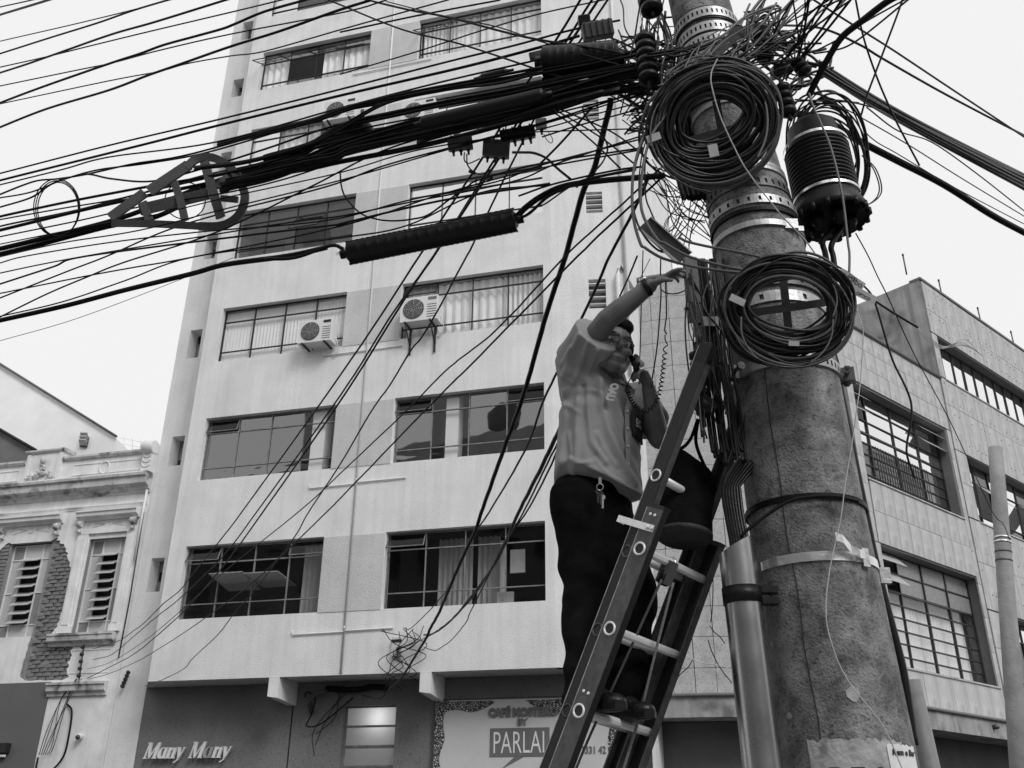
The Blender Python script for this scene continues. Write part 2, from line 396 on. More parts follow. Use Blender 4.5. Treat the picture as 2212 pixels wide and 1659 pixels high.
def curtain(u0, u1, z0, z1, y, wave=.11, amp=.05, m=CURT, name='curtain', win=None):
    b = MB(); n = max(8, int((u1 - u0) / wave * 8)); rows = 2
    ph = rnd.random() * 6
    top = [(u0 + (u1 - u0) * i / n, y + amp * math.sin(ph + i / n * (u1 - u0) / wave * 6.283) + amp * .4 * math.sin(2.3 * i)) for i in range(n + 1)]
    o = 0
    b.v = [V((a, q, z1)) for a, q in top] + [V((a, y + (q - y) * 1.3, z0)) for a, q in top]
    for i in range(n): b.face((i, i + 1, n + 2 + i, n + 1 + i), 0, True)
    return b.build(name, m, win)
def make_window(row, side, z0, z1, spec):
    u0, u1 = LU if side == 'L' else RU
    n = 4; W = u1 - u0; H = z1 - z0; y = .14; t = .026
    tr, br = z1 - H * spec.get('tr', .23), z0 + H * spec.get('br', .21)
    us = [u0 + W * i / n for i in range(n + 1)]
    f = MB(); fm = spec.get('fm', FRAME)
    for i, u in enumerate(us):
        q = t if i in (0, n) else t * .75
        a = u if i == 0 else (u - q if i == n else u - q / 2)
        f.bx(a, a + q, y - .02, y + .025, z0, z1)
    for z, q in ((z0, t), (z1 - t, t), (br - t / 2, t * .8), (tr - t / 2, t * .9)):
        f.bx(u0 + .002, u1 - .002, y - .018, y + .022, z, z + q)
    win = f.build('window', fm, off)
    zz = [z0, br, tr, z1]
    op = spec.get('open', {})
    pk = spec.get('panes', 'c')
    for i in range(n):
        for j in range(3):
            a, b = zz[j], zz[j + 1]; uc = (us[i] + us[i + 1]) / 2; g = pk[(i + 4 * j) % len(pk)]
            wu, hz = W / n - t, b - a - t * .9
            if (i, j) in op:
                k = op[(i, j)]
                fr = MB(); th = .014
                for (x0, x1, s0, s1) in ((-wu / 2, wu / 2, -hz / 2, -hz / 2 + th), (-wu / 2, wu / 2, hz / 2 - th, hz / 2), (-wu / 2, -wu / 2 + th, -hz / 2, hz / 2), (wu / 2 - th, wu / 2, -hz / 2, hz / 2)):
                    fr.bx(x0, x1, -.012, .012, s0, s1)
                for q in range(k.get('bars', 0)):
                    s0 = -hz / 2 + hz * (q + 1) / (k['bars'] + 1); fr.bx(-wu / 2, wu / 2, -.006, .006, s0 - .006, s0 + .006)
                for q in range(k.get('vbars', 0)):
                    s0 = -wu / 2 + wu * (q + 1) / (k['vbars'] + 1); fr.bx(s0 - .006, s0 + .006, -.007, .007, -hz / 2, hz / 2)
                fo = fr.build('open_sash', fm, win); fo['_off'] = (0., 0., 0.)
                ang = k['a']; piv = k.get('piv', 'top')
                fo.rotation_euler = (ang, 0, 0)
                if piv == 'top':
                    fo.location = (uc, y - math.sin(-ang) * -hz / 2 * -1 * -1, 0)
                    d = V((0, math.sin(ang) * hz / 2, -math.cos(ang) * hz / 2)); fo.location = V((uc, y, b - t / 2)) + d
                else: fo.location = (uc, y, (a + b) / 2)
                if k.get('glass', True):
                    p = link('pane', PM[k.get('g', 'c')], win); p.scale = (wu - .03, 1, hz - .03); p.location = fo.location; p.rotation_euler = fo.rotation_euler
                continue
            pane(win, PM[g], uc, y + .004, (a + b) / 2, wu + .005, hz + .005)
    # the room behind
    D = spec.get('depth', 1.6); r = MB()
    r.add([(u0 - .3, .3, z0 - .3), (u1 + .3, .3, z0 - .3), (u1 + .3, D, z0 - .3), (u0 - .3, D, z0 - .3), (u0 - .3, .3, z1 + .25), (u1 + .3, .3, z1 + .25), (u1 + .3, D, z1 + .25), (u0 - .3, D, z1 + .25)],
          [(0, 1, 2, 3), (4, 5, 6, 7), (1, 2, 6, 5), (2, 3, 7, 6), (3, 0, 4, 7)])
    r.build('interior', spec.get('room', ROOM), win)
    for q in spec.get('curt', []):
        kind, a, b = q[:3]; y_ = q[3] if len(q) > 3 else .22
        if kind == 'drape': curtain(u0 + W * a, u0 + W * b, z0 + .01, z1 - .04, y_ + .05, win=win)
        elif kind == 'sheer': curtain(u0 + W * a, u0 + W * b, z0 + .01, z1 - .02, y_ + .03, .2, .03, win=win)
        elif kind == 'blind':
            m_ = MB(); k = int((b - a) * W / .085)
            for i in range(k):
                x = u0 + W * a + (b - a) * W * (i + .5) / k; m_.obox((x, y_, (z0 + z1) / 2), (.033, .016, 0), (0, .001, 0), (0, 0, (z1 - z0) / 2 - .02))
            m_.build('blind', BLIND, win)
        elif kind == 'col':
            MB().bx(u0 + W * a, u0 + W * b, y_ + .0, y_ + .3, z0 - .02, z1 + .1).build('room_pillar', ROOM_L, win)
        elif kind == 'dark':
            MB().bx(u0 + W * a, u0 + W * b, y_ + .2, y_ + .25, z0 + H * q[4], z0 + H * q[5]).build('furniture', ROOM_D, win)
        elif kind == 'lite':
            MB().bx(u0 + W * a, u0 + W * b, y_ + .25, y_ + .3, z0 + H * q[4], z0 + H * q[5]).build('furniture', CURT, win)
    return win
SP = {
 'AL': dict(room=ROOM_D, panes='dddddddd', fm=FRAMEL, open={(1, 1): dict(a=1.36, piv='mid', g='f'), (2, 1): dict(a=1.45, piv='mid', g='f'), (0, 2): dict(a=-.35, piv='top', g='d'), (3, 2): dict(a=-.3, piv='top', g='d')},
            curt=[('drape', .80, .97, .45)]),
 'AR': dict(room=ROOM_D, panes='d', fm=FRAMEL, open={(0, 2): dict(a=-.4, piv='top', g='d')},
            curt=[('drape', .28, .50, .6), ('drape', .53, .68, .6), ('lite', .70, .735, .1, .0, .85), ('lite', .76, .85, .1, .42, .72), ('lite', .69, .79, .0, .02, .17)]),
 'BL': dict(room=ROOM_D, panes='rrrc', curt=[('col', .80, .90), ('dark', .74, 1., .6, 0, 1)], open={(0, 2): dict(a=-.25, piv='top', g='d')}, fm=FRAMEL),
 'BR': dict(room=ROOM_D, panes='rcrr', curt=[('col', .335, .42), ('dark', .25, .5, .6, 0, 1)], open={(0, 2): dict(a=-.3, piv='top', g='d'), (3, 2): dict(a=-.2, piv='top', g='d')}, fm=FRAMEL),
 'CL': dict(room=ROOM, panes='c', curt=[('blind', 0, 1.0)]),
 'CR': dict(room=ROOM, panes='c', curt=[('sheer', .02, .68), ('drape', .66, .98)], open={(0, 2): dict(a=-.3, piv='top', g='d')}),
 'DL': dict(room=ROOM, panes='cccc', curt=[('dark', .0, .3, .5, 0, .6)], open={(2, 1): dict(a=-.6, piv='top', g='b')}),
 'DR': dict(room=ROOM_L, panes='bbbb', curt=[('sheer', 0, 1)]),
 'EL': dict(room=ROOM, panes='bccb', curt=[('sheer', .1, .6)]),
 'ER': dict(room=ROOM_L, panes='bbcb', curt=[('sheer', 0, 1)], open={(2, 2): dict(a=-.5, piv='top', g='d')}),
 'FL': dict(room=ROOM, panes='crdr', curt=[('sheer', .0, .24), ('sheer', .55, 1.)], open={(0, 1): dict(a=-1.0, glass=False, bars=2, vbars=1), (1, 1): dict(a=-1.0, glass=False, bars=1, vbars=1), (2, 1): dict(a=-.9, glass=False, bars=1), (3, 1): dict(a=-.8, glass=False, bars=1)}),
 'FR': dict(room=ROOM_L, panes='c', curt=[('drape', .01, .35), ('sheer', .3, .98)], open={(0, 1): dict(a=-.9, glass=False, bars=1, vbars=1)}),
 'EL2': dict(), 'GL': dict(room=ROOM, panes='bccb'), 'GR': dict(room=ROOM_L, panes='b', curt=[('sheer', 0, 1)])}
for nme, z0, z1 in ROWS:
    for s in 'LR': make_window(nme, s, z0, z1, SP[nme + s])
# ---- ground floor under the overhang
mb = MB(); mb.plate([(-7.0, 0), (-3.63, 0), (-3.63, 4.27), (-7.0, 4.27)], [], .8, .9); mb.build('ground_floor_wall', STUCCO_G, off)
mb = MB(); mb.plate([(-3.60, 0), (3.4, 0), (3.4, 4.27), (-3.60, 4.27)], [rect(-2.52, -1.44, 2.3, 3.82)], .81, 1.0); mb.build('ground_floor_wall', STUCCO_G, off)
mb = MB(); mb.bx(-3.635, -3.60, .815, .9, 0, 4.27); mb.build('wall_joint', INK, off)
# flaking plaster patch low under the letters
pt = [(-7.3 + .02 * i + rnd.uniform(-.01, .01), 2.0) for i in range(2)]
ol = [(-6.95, 2.2)] + [(-6.95 + i * .12, 2.62 + rnd.uniform(-.05, .06) - .002 * i * i) for i in range(0, 18)] + [(-4.9, 2.2)]
mb = MB(); mb.plate(ol, [], .793, .8); mb.build('plaster_patch', STUCCO_L, off)
for a in (-3.75, -.68):
    mb = MB(); mb.v = []; w_ = .215
    mb.add([(a, -.012, 3.93), (a + w_, -.012, 3.90), (a + w_, -.012, 4.275), (a, -.012, 4.275), (a, .79, 3.86), (a + w_, .79, 3.84), (a + w_, .79, 4.275), (a, .79, 4.275)],
           [(0, 1, 2, 3), (7, 6, 5, 4), (0, 4, 5, 1), (1, 5, 6, 2), (3, 2, 6, 7), (0, 3, 7, 4)]); mb.build('bracket', STUCCO_L, off)
# lit louvred window
f = MB()
for z in (2.3, 2.72, 3.08, 3.44, 3.79): f.bx(-2.52, -1.44, .93, .97, z, z + .03)
for u in (-2.52, -1.47): f.bx(u, u + .03, .925, .975, 2.3, 3.82)
lw = f.build('lit_window', FRAMEL, off)
for z0, z1 in ((2.33, 2.72), (2.75, 3.08), (3.11, 3.44), (3.47, 3.79)):
    o = link('pane', PM['l'], lw); o.location = (-1.98, .95, (z0 + z1) / 2); o.scale = (1.05, 1, z1 - z0)
MB().bx(-2.7, -1.3, 2.3, 2.32, 2.0, 4.1).build('interior', ROOM_L, lw)
MB().ell((-1.85, 1.28, 3.60), (.05, 0, 0), (0, .05, 0), (0, 0, .05)).build('lamp', BULB, lw)
for s in (0, 1, 2): MB().bx(-2.7, -1.3, 1.0, 2.3, (2.28, 4.1)[s % 2], (2.30, 4.12)[s % 2]).build('interior', ROOM_L, lw) if s < 2 else None
# ---- painted conduits
def pipe(pts, r=.017, m=PIPEW, name='conduit', parent=off): return MB().tube(cr(pts, 1) if len(pts) == 2 else pts, r, 8).build(name, m, parent)
pipe([(-2.26, -.022, 4.3), (-2.26, -.035, 24)], .022)
for a, b, z in ((-3.35, -2.26, 5.06), (-2.26, -1.26, 5.09), (-3.30, -2.26, 8.05), (-2.26, -1.18, 8.09), (-3.29, -1.44, 11.13), (-3.2, -1.4, 13.82), (-3.27, -1.14, 19.24), (-3.2, -1.2, 16.5)):
    pipe([(a, -.04, z + .09), (a, -.025, z), (b, -.025, z + .02)], .014)
q = wing(1.42); pipe([(q[0], q[1] - .09, 4.3), (q[0], q[1] - .09, 12.3), (q[0] + .05, q[1] - .05, 12.55), (q[0] + .32, q[1] + .4, 12.05)], .05)
q = wing(1.58); pipe([(q[0], q[1] - .03, 10), (q[0], q[1] - .05, 26)], .035)

# ---- air conditioners hung on the facade
def ac(label, u, z, w_, h, brackets, tilt=0, grp='air conditioners on the facade'):
    t = thing('air_conditioner', label, 'air conditioner', P1(u, -.02, z), PHI1, grp, local=True)
    d = .30; yb = -.04
    b = MB(); b.bx(0, w_, yb - d, yb, 0, h); o = b.build('casing', ACW, t)
    bv = o.modifiers.new('b', 'BEVEL'); bv.width = .012; bv.segments = 2
    cx, cz, R = w_ * .36, h * .5, h * .40
    y0 = yb - d
    m_ = MB(); m_.lathe((cx, y0 - .012, cz), (0, 1, 0), [(0, R), (.004, R), (.012, R * .98), (.014, .02)], 28, cap=True); m_.build('fan_opening', ACG, t)
    g = MB()
    for k in range(1, 6): g.tube([(cx + R * k / 6 * math.cos(q), y0 - .022, cz + R * k / 6 * math.sin(q)) for q in [i * math.pi / 12 for i in range(24)]], .0022, 4, closed=True)
    for k in range(8): a = k * math.pi / 4; g.tube([(cx + .02 * math.cos(a), y0 - .022, cz + .02 * math.sin(a)), (cx + R * math.cos(a), y0 - .018, cz + R * math.sin(a))], .0025, 4)
    g.build('fan_grille', ACW, t)
    s = MB()
    for k in range(6): s.bx(w_ * .72, w_ * .97, y0 - .006, y0 + .01, h * (.12 + k * .1), h * (.12 + k * .1) + .012)
    s.build('panel_ridges', ACG, t)
    MB().bx(w_ * .74, w_ * .96, y0 - .008, y0, h * .82, h * .93).build('badge', INK if brackets == 1 else SIGND, t)
    for x in (w_ * .16, w_ * .82):
        k = MB()
        k.obox((x, -.17, -.02), (.018, 0, 0), (0, .21, 0), (0, 0, .018))
        if brackets == 2:
            k.bx(x - .018, x + .018, -.03, .018, -.62, 0); k.tube([(x, -.34, -.03), (x, -.01, -.42)], .016, 6)
        k.build('bracket', BRACK, t)
    wv = MB(); wv.tube(cr([(w_ + .005, yb - .1, h * .3), (w_ + .06, yb - .08, h * .05), (w_ + .03, yb, -.18), (w_ - .1, -.0, -.26)]), .011, 6); wv.build('pipe', PIPEW, t)
    return t
ac('white air conditioner sitting low in the left window of the third row up', -3.79, 11.32, .80, .56, 1)
ac('white air conditioner on two long black brackets below the drapes', -1.40, 11.52, .86, .60, 2)
ac('white air conditioner half hidden by the black cable bundle', -1.72, 17.08, .86, .58, 1)
ac('white air conditioner high behind the black dome of the cable joint', -3.80, 17.55, .86, .6, 1)
t = thing('junction_box', 'small pale junction box on the stucco with loose wires round it', 'junction box', P1(-1.25, 0, 4.58), PHI1, local=True)
MB().bx(0, .19, -.07, 0, 0, .34).build('case', ACW, t); MB().bx(-.006, .196, -.082, -.071, .25, .30).build('lip', BRACK, t)
for z in (.06, .1, .14): MB().bx(.09, .15, -.075, -.07, z, z + .012).build('slot', BRACK, t)

# ------------------------------------------------------------------ lettering
def text_mb(txt, size, ext=.01, bold=0., sx=1., shear=0., spacing=1.):
    cu = bpy.data.curves.new('t', 'FONT'); cu.body = txt; cu.size = size; cu.extrude = ext / 2; cu.offset = bold; cu.shear = shear; cu.space_character = spacing; cu.resolution_u = 3
    ob = bpy.data.objects.new('t', cu); COL.objects.link(ob); bpy.context.view_layer.update()
    me = bpy.data.meshes.new_from_object(ob.evaluated_get(bpy.context.evaluated_depsgraph_get()))
    b = MB(); b.v = [V((p.co.x * sx, p.co.y, p.co.z)) for p in me.vertices]; b.f = [tuple(p.vertices) for p in me.polygons]; b.m = [0] * len(b.f); b.s = [False] * len(b.f)
    bpy.data.objects.remove(ob); bpy.data.curves.remove(cu); bpy.data.meshes.remove(me); return b
def place(b, o, ex, ey, ez=None):                        # text plane -> o + x*ex + y*ey
    o, ex, ey = V(o), V(ex), V(ey); ez = V(ez) if ez is not None else ex.cross(ey).normalized()
    b.v = [o + ex * p.x + ey * p.y + ez * p.z for p in b.v]; return b
# heavy slanted serif letters, drawn stroke by stroke
def serif(ch, H, S=.30):
    x = H * .68; B = MB(); D = .045
    def st(x0, y0, x1, y1, w0, w1=None):                # stroke with horizontal width
        w1 = w0 if w1 is None else w1
        B.prism([(x0 - w0 / 2, y0, 0), (x0 + w0 / 2, y0, 0), (x1 + w1 / 2, y1, 0), (x1 - w1 / 2, y1, 0)], (0, 0, D))
    def sf(cx, y, w, up=1): B.prism([(cx - w / 2, y, 0), (cx + w / 2, y, 0), (cx + w * .36, y + up * H * .05, 0), (cx - w * .36, y + up * H * .05, 0)], (0, 0, D + .001))
    T, n = H * .20, H * .08
    if ch == 'M':
        st(.12 * H, 0, .12 * H, H, n); st(.16 * H, H, .46 * H, 0, T * 1.1, n); st(.80 * H, H, .46 * H, 0, n * 1.2, n); st(.84 * H, 0, .84 * H, H, T * 1.1)
        sf(.12 * H, 0, .26 * H); sf(.84 * H, 0, .34 * H); sf(.10 * H, H, .26 * H, -1); sf(.88 * H, H, .28 * H, -1); adv = 1.06 * H
    elif ch == 'a':
        R = x * .5; pts = []
        for i in range(15):
            a = math.radians(70 + i * 19); pts.append((x * .40 + R * .66 * math.cos(a), R + R * math.sin(a)))
        for i in range(14):
            (a, b), (p, q) = pts[i], pts[i + 1]; w_ = n * 1.35 + (T - n * 1.35) * max(0, math.sin((i + .5) / 14 * math.pi)); B.prism([(a, b, 0), (a + w_, b, 0), (p + w_, q, 0), (p, q, 0)], (0, 0, D + .0003 * i))
        B.prism([(x * .36, x * .90, 0), (x * .74, x * .90, 0), (x * .80, x, 0), (x * .36, x * .99, 0)], (0, 0, D + .006)); st(x * .80, 0, x * .80, x, T); sf(x * .94, 0, .32 * H); adv = x * 1.14
    elif ch == 'n':
        st(.14 * H, 0, .14 * H, x, T); st(.50 * H, 0, .50 * H, x * .74, T); st(.20 * H, x * .66, .42 * H, x * .97, n * 1.2, n * 1.6); st(.42 * H, x * .98, .50 * H, x * .72, T * .8, T)
        sf(.14 * H, 0, .30 * H); sf(.52 * H, 0, .30 * H); sf(.09 * H, x, .18 * H, -1); adv = .70 * H
    else:
        st(.12 * H, x, .32 * H, 0, T, n * 1.5); st(.54 * H, x, .30 * H, -.12 * H, n, n * 1.3); st(.30 * H, -.12 * H, .10 * H, -.26 * H, n * 1.3, T * .8)
        sf(.10 * H, x, .28 * H, -1); sf(.54 * H, x, .22 * H, -1); adv = .66 * H
    for p in B.v: p.x += S * p.y
    return B, adv
t = thing('shop_sign', 'raised white italic serif letters spelling Many Many on dark grey stucco', 'shop sign', P1(-6.75, .8, 2.9), PHI1, local=True)
u = 0
for wi, wd_ in enumerate(('Many', 'Many')):
    for li, ch in enumerate(wd_):
        b, adv = serif(ch, .30); b.v = [V((p.x + u, -.05 - p.z - .02, p.y)) for p in b.v]
        g = (wi, li) in ((1, 1), (1, 3))
        o = b.build('letter', LETG if (wi, li) == (1, 1) else LETW, t)
        if (wi, li) == (1, 1): o['label'] = 'dark grey letter a'
        u += adv * .93
    u += .13
# cafe sign board
sg = thing('cafe_sign', 'pale cafe sign board with pebble border, half hidden behind the ladder', 'sign', P1(-.62, .8, 2.2), PHI1, local=True)
SW, SH = 3.45, 1.66
MB().bx(0, SW, -.06, -.01, 0, SH).build('board', SIGNL, sg)
MB().bx(-.03, SW + .03, -.075, -.005, SH + .002, SH + .03).build('frame_bar', STEEL_D, sg); MB().bx(-.032, -.002, -.07, -.005, 0, SH).build('frame_bar', STEEL_D, sg)
def blob2(pts, name='pebble_border'):
    P = cr([(a, b, 0) for a, b in pts + [pts[0]]], 5)[:-1]
    MB().plate([(p.x, p.y) for p in P], [], -.066, -.059).build(name, PEB, sg)
blob2([(.02, .02), (.02, SH - .03), (.30, SH - .02), (.75, SH - .02), (1.15, SH - .03), (1.0, SH - .14), (.72, SH - .22), (.42, SH - .17), (.2, SH - .22), (.17, SH - .45), (.2, SH - .7), (.11, SH - 1.0), (.17, SH - 1.25), (.3, SH - 1.4), (.5, SH - 1.6)])
blob2([(1.75, SH - .03), (2.4, SH - .02), (3.0, SH - .02), (3.42, SH - .02), (3.43, .8), (3.3, .5), (3.26, .9), (3.3, 1.2), (3.1, 1.42), (2.6, 1.48), (2.3, 1.36), (2.0, 1.46)])
blob2([(.55, .05), (.6, .25), (.8, .36), (1.1, .40), (1.35, .32), (1.5, .1), (1.45, .02), (1.0, .02)])
blob2([(2.3, .03), (2.6, .28), (3.0, .32), (3.43, .28), (3.43, .02)])
def sgt(txt, x, z, size, m, ext=.03, **k):
    b = text_mb(txt, size, ext, **k); b.v = [V((x + p.x, -.066 - ext / 2 - p.z, z + p.y)) for p in b.v]; return b.build('lettering', m, sg)
sgt('CAFÉ MOSTEIRO', 1.05, 1.36, .19, SIGND, .03, bold=.013, sx=.93)
sgt('BY', 1.60, 1.20, .16, SIGND, .03, bold=.005)
MB().bx(1.08, 2.2, -.07, -.0595, .66, 1.15).build('name_panel', SIGND, sg)
b = MB(); b.prism([(1.55, -.0605, .657), (1.30, -.0605, .45), (1.72, -.0605, .657)], (0, -.008, 0)); b.build('speech_tail', SIGND, sg)
sgt('PARLAI', 1.13, .72, .54, LETW, .008, sx=.58, bold=-.003)
sgt('3331 42', 2.78, .70, .17, SIGND, .01, bold=.002, sx=.8)

# ------------------------------------------------------------------ old house on the left
O2 = P1(0, .8, 0)
oh = thing('old_house', 'low ornate old house with plaster cornice, peeling wall and bare brick', 'house', O2, PHI1, local=True)
X0, X1 = -17.0, -7.71
w2 = [(-9.12, 5.46), (-8.14, 5.46), (-8.14, 7.59), (-9.12, 7.59)]
w1 = [(-11.26, 5.46), (-10.16, 5.46), (-10.16, 7.62), (-11.26, 7.62)]
w0 = [(-13.6, 5.46), (-12.5, 5.46), (-12.5, 7.62), (-13.6, 7.62)]
def jag(pts, amp=.035, n=9):
    R = []
    for i in range(len(pts) - 1):
        (a, b), (p, q) = pts[i], pts[i + 1]
        for k in range(n): t_ = k / n; R.append((a + (p - a) * t_ + rnd.uniform(-amp, amp), b + (q - b) * t_ + rnd.uniform(-amp, amp) * .4))
    return R
patch = [(-10.16, 7.62), (-10.05, 7.68)] + jag([(-10.02, 7.66), (-9.80, 7.50), (-9.55, 7.15), (-9.45, 6.95), (-9.40, 6.5), (-9.45, 6.0), (-9.56, 5.6), (-9.6, 5.5), (-9.35, 5.2), (-9.0, 5.18), (-9.02, 4.8), (-8.97, 4.52)], .045, 7) + jag([(-9.1, 4.5), (-10.2, 4.52)], .02, 8) + jag([(-10.23, 4.6), (-10.2, 5.0), (-10.17, 5.44)], .012, 5) + [(-10.16, 5.46)]
patchL = [(-11.26, 5.5), (-11.26, 7.62)] + jag([(-11.3, 7.66), (-11.5, 7.55), (-11.62, 7.2), (-11.58, 6.6), (-11.66, 6.1), (-11.5, 5.6)], .03, 5)
wall_out = [(X0, 4.47), (-9.36, 4.47), (-9.36, 0), (X1, 0), (X1, 9.66), (X0, 9.66)]
# plaster skin with its ragged hole: window and patch merge into one opening
hole1 = [(-11.26, 7.62)] + patch[0:2] + patch[2:]                     # goes round the patch
hole1 = [(-11.26, 5.46)] + list(reversed(patchL[2:])) + [(-11.26, 7.62)] + patch
MB().plate(wall_out, [w2, hole1[:], w0], 0, .035).build('wall', STUCCO_L, oh)
bk = MB(); bk.plate([(X0, 4.47), (X1, 4.47), (X1, 9.6), (X0, 9.6)], [w2, w1, w0], .05, .3, 0); bk.build('backing_wall', MORTAR, oh)
MB().quad((X0, .3, 0), (X1, .3, 0), (X1, 12, 0), (X0, 12, 0)).bx(X0, X1 - .01, .31, 12, 8.0, 8.9).build('roof', ROOFD, oh)
# bricks, one by one
bms = []
for k in range(4):
    b = MB(); b.bx(-.098, .098, -.026, .03, -.036, .036)
    for p in b.v: p.x += rnd.uniform(-.006, .006); p.y += rnd.uniform(-.008, .004); p.z += rnd.uniform(-.004, .004)
    bms.append(b.mesh('brick', BRICK))
def inside(x, z, poly):
    r = False; n = len(poly)
    for i in range(n):
        (a, b), (p, q) = poly[i], poly[(i + 1) % n]
        if (b > z) != (q > z) and x < (p - a) * (z - b) / (q - b) + a: r = not r
    return r
nb = 0; rz = 4.55; rowi = 0
while rz < 7.66:
    x = -11.8 + (.11 if rowi % 2 else 0)
    while x < -8.8:
        if (inside(x, rz, patch) or inside(x + .07, rz, patch) or inside(x - .07, rz, patch)) and x > -10.08 and rnd.random() > .02 and nb < 295:
            o = link('brick', bms[rnd.randrange(4)], oh); o.location = (x + rnd.uniform(-.012, .012), .045 + rnd.uniform(-.018, .008), rz + rnd.uniform(-.007, .007)); o.rotation_euler = (rnd.uniform(-.05, .05), rnd.uniform(-.05, .05), rnd.uniform(-.05, .05)); o.scale = (rnd.uniform(.82, 1.02), 1, rnd.uniform(.88, 1.04)); nb += 1
        x += .215
    rz += .088; rowi += 1
rz = 5.55
while rz < 7.6:
    o = link('brick', bms[rnd.randrange(4)], oh); o.location = (-11.40 + rnd.uniform(-.03, .03), .045, rz); rz += .088
# parapet, cornice, mouldings
def mould(x0, x1, prof, name, m=STAINED, parent=oh, ends=True):         # profile of (y, z) swept along u
    b = MB(); n = len(prof); b.v = [V((x0, y, z)) for y, z in prof] + [V((x1, y, z)) for y, z in prof]
    for i in range(n): b.face((i, (i + 1) % n, n + (i + 1) % n, n + i))
    b.face(range(n)); b.face(range(2 * n - 1, n - 1, -1)); return b.build(name, m, parent)
mould(X0, X1 - .03, [(.1, 8.60), (-.04, 8.60), (-.05, 8.66), (-.10, 8.68), (-.13, 8.74), (-.24, 8.77), (-.25, 8.92), (-.30, 8.94), (-.31, 9.0), (-.27, 9.04), (.1, 9.06)], 'cornice')
mould(X0, X1 - .05, [(.1, 8.30), (-.02, 8.30), (-.03, 8.34), (-.06, 8.36), (-.06, 8.40), (.1, 8.41)], 'moulding', STUCCO_L)
for a, b in ((X0, -11.35), (-10.28, -8.06)): mould(a, b, [(.3, 9.58), (-.05, 9.58), (-.08, 9.62), (-.08, 9.67), (.3, 9.70)], 'coping')
b = MB(); b.plate([(-11.33, 9.05), (-10.30, 9.05), (-10.30, 9.86), (-11.33, 9.86)], [], -.05, .3, back=True); b.build('parapet_block', STUCCO_L, oh)
mould(-11.37, -10.26, [(.32, 9.82), (-.08, 9.82), (-.11, 9.86), (-.11, 9.90), (.32, 9.93)], 'coping')
for a in (-11.25, -10.36): MB().bx(a - .04, a + .04, -.08, -.051, 9.1, 9.8).build('moulding', STUCCO_L, oh)
for a, b in ((-9.98, -8.15), (-13.4, -11.5)):
    f = MB()
    for (x0_, x1_, z0_, z1_) in ((a, b, 9.18, 9.20), (a, b, 9.44, 9.46), (a, a + .02, 9.2, 9.44), (b - .02, b, 9.2, 9.44)): f.bx(x0_, x1_, -.016, 0, z0_, z1_)
    f.build('moulding', STUCCO_L, oh)
MB().tube([(-9.1 + .13 * math.cos(q), -.012, 9.32 + .15 * math.sin(q)) for q in [i * math.pi / 10 for i in range(20)]], .02, 6, closed=True).build('rosette', STUCCO_L, oh)
orn = MB()
for i in range(70):
    q = rnd.uniform(-1, 1); hz = (1 - abs(q)) * .30
    orn.ell((-10.81 + q * .42, -.07, 9.16 + rnd.uniform(-.05, .06) + rnd.uniform(0, hz) + (.1 if abs(q) < .12 else 0)), (rnd.uniform(.02, .05), 0, 0), (0, .05, 0), (0, 0, rnd.uniform(.02, .045)), 8, 6)
orn.ell((-10.81, -.1, 9.62), (.06, 0, 0), (0, .06, 0), (0, 0, .09), 10, 8)
orn.build('relief_ornament', STAINED, oh)
sc_ = MB()                                               # scroll console closing the parapet
sc_.lathe((-8.02, -.12, 9.66), (1, 0, 0), [(0, .15), (.02, .17), (.28, .17), (.30, .15)], 20)
sc_.bx(-8.0, -7.74, -.16, .1, 9.06, 9.56)
for i in range(4): sc_.tube([(-7.87 + .10 * math.cos(a), -.165, 9.48 - .12 * i + .07 * math.sin(a)) for a in [math.pi + k * math.pi / 8 for k in range(9)]], .014, 6)
sc_.build('scroll', STUCCO_L, oh)
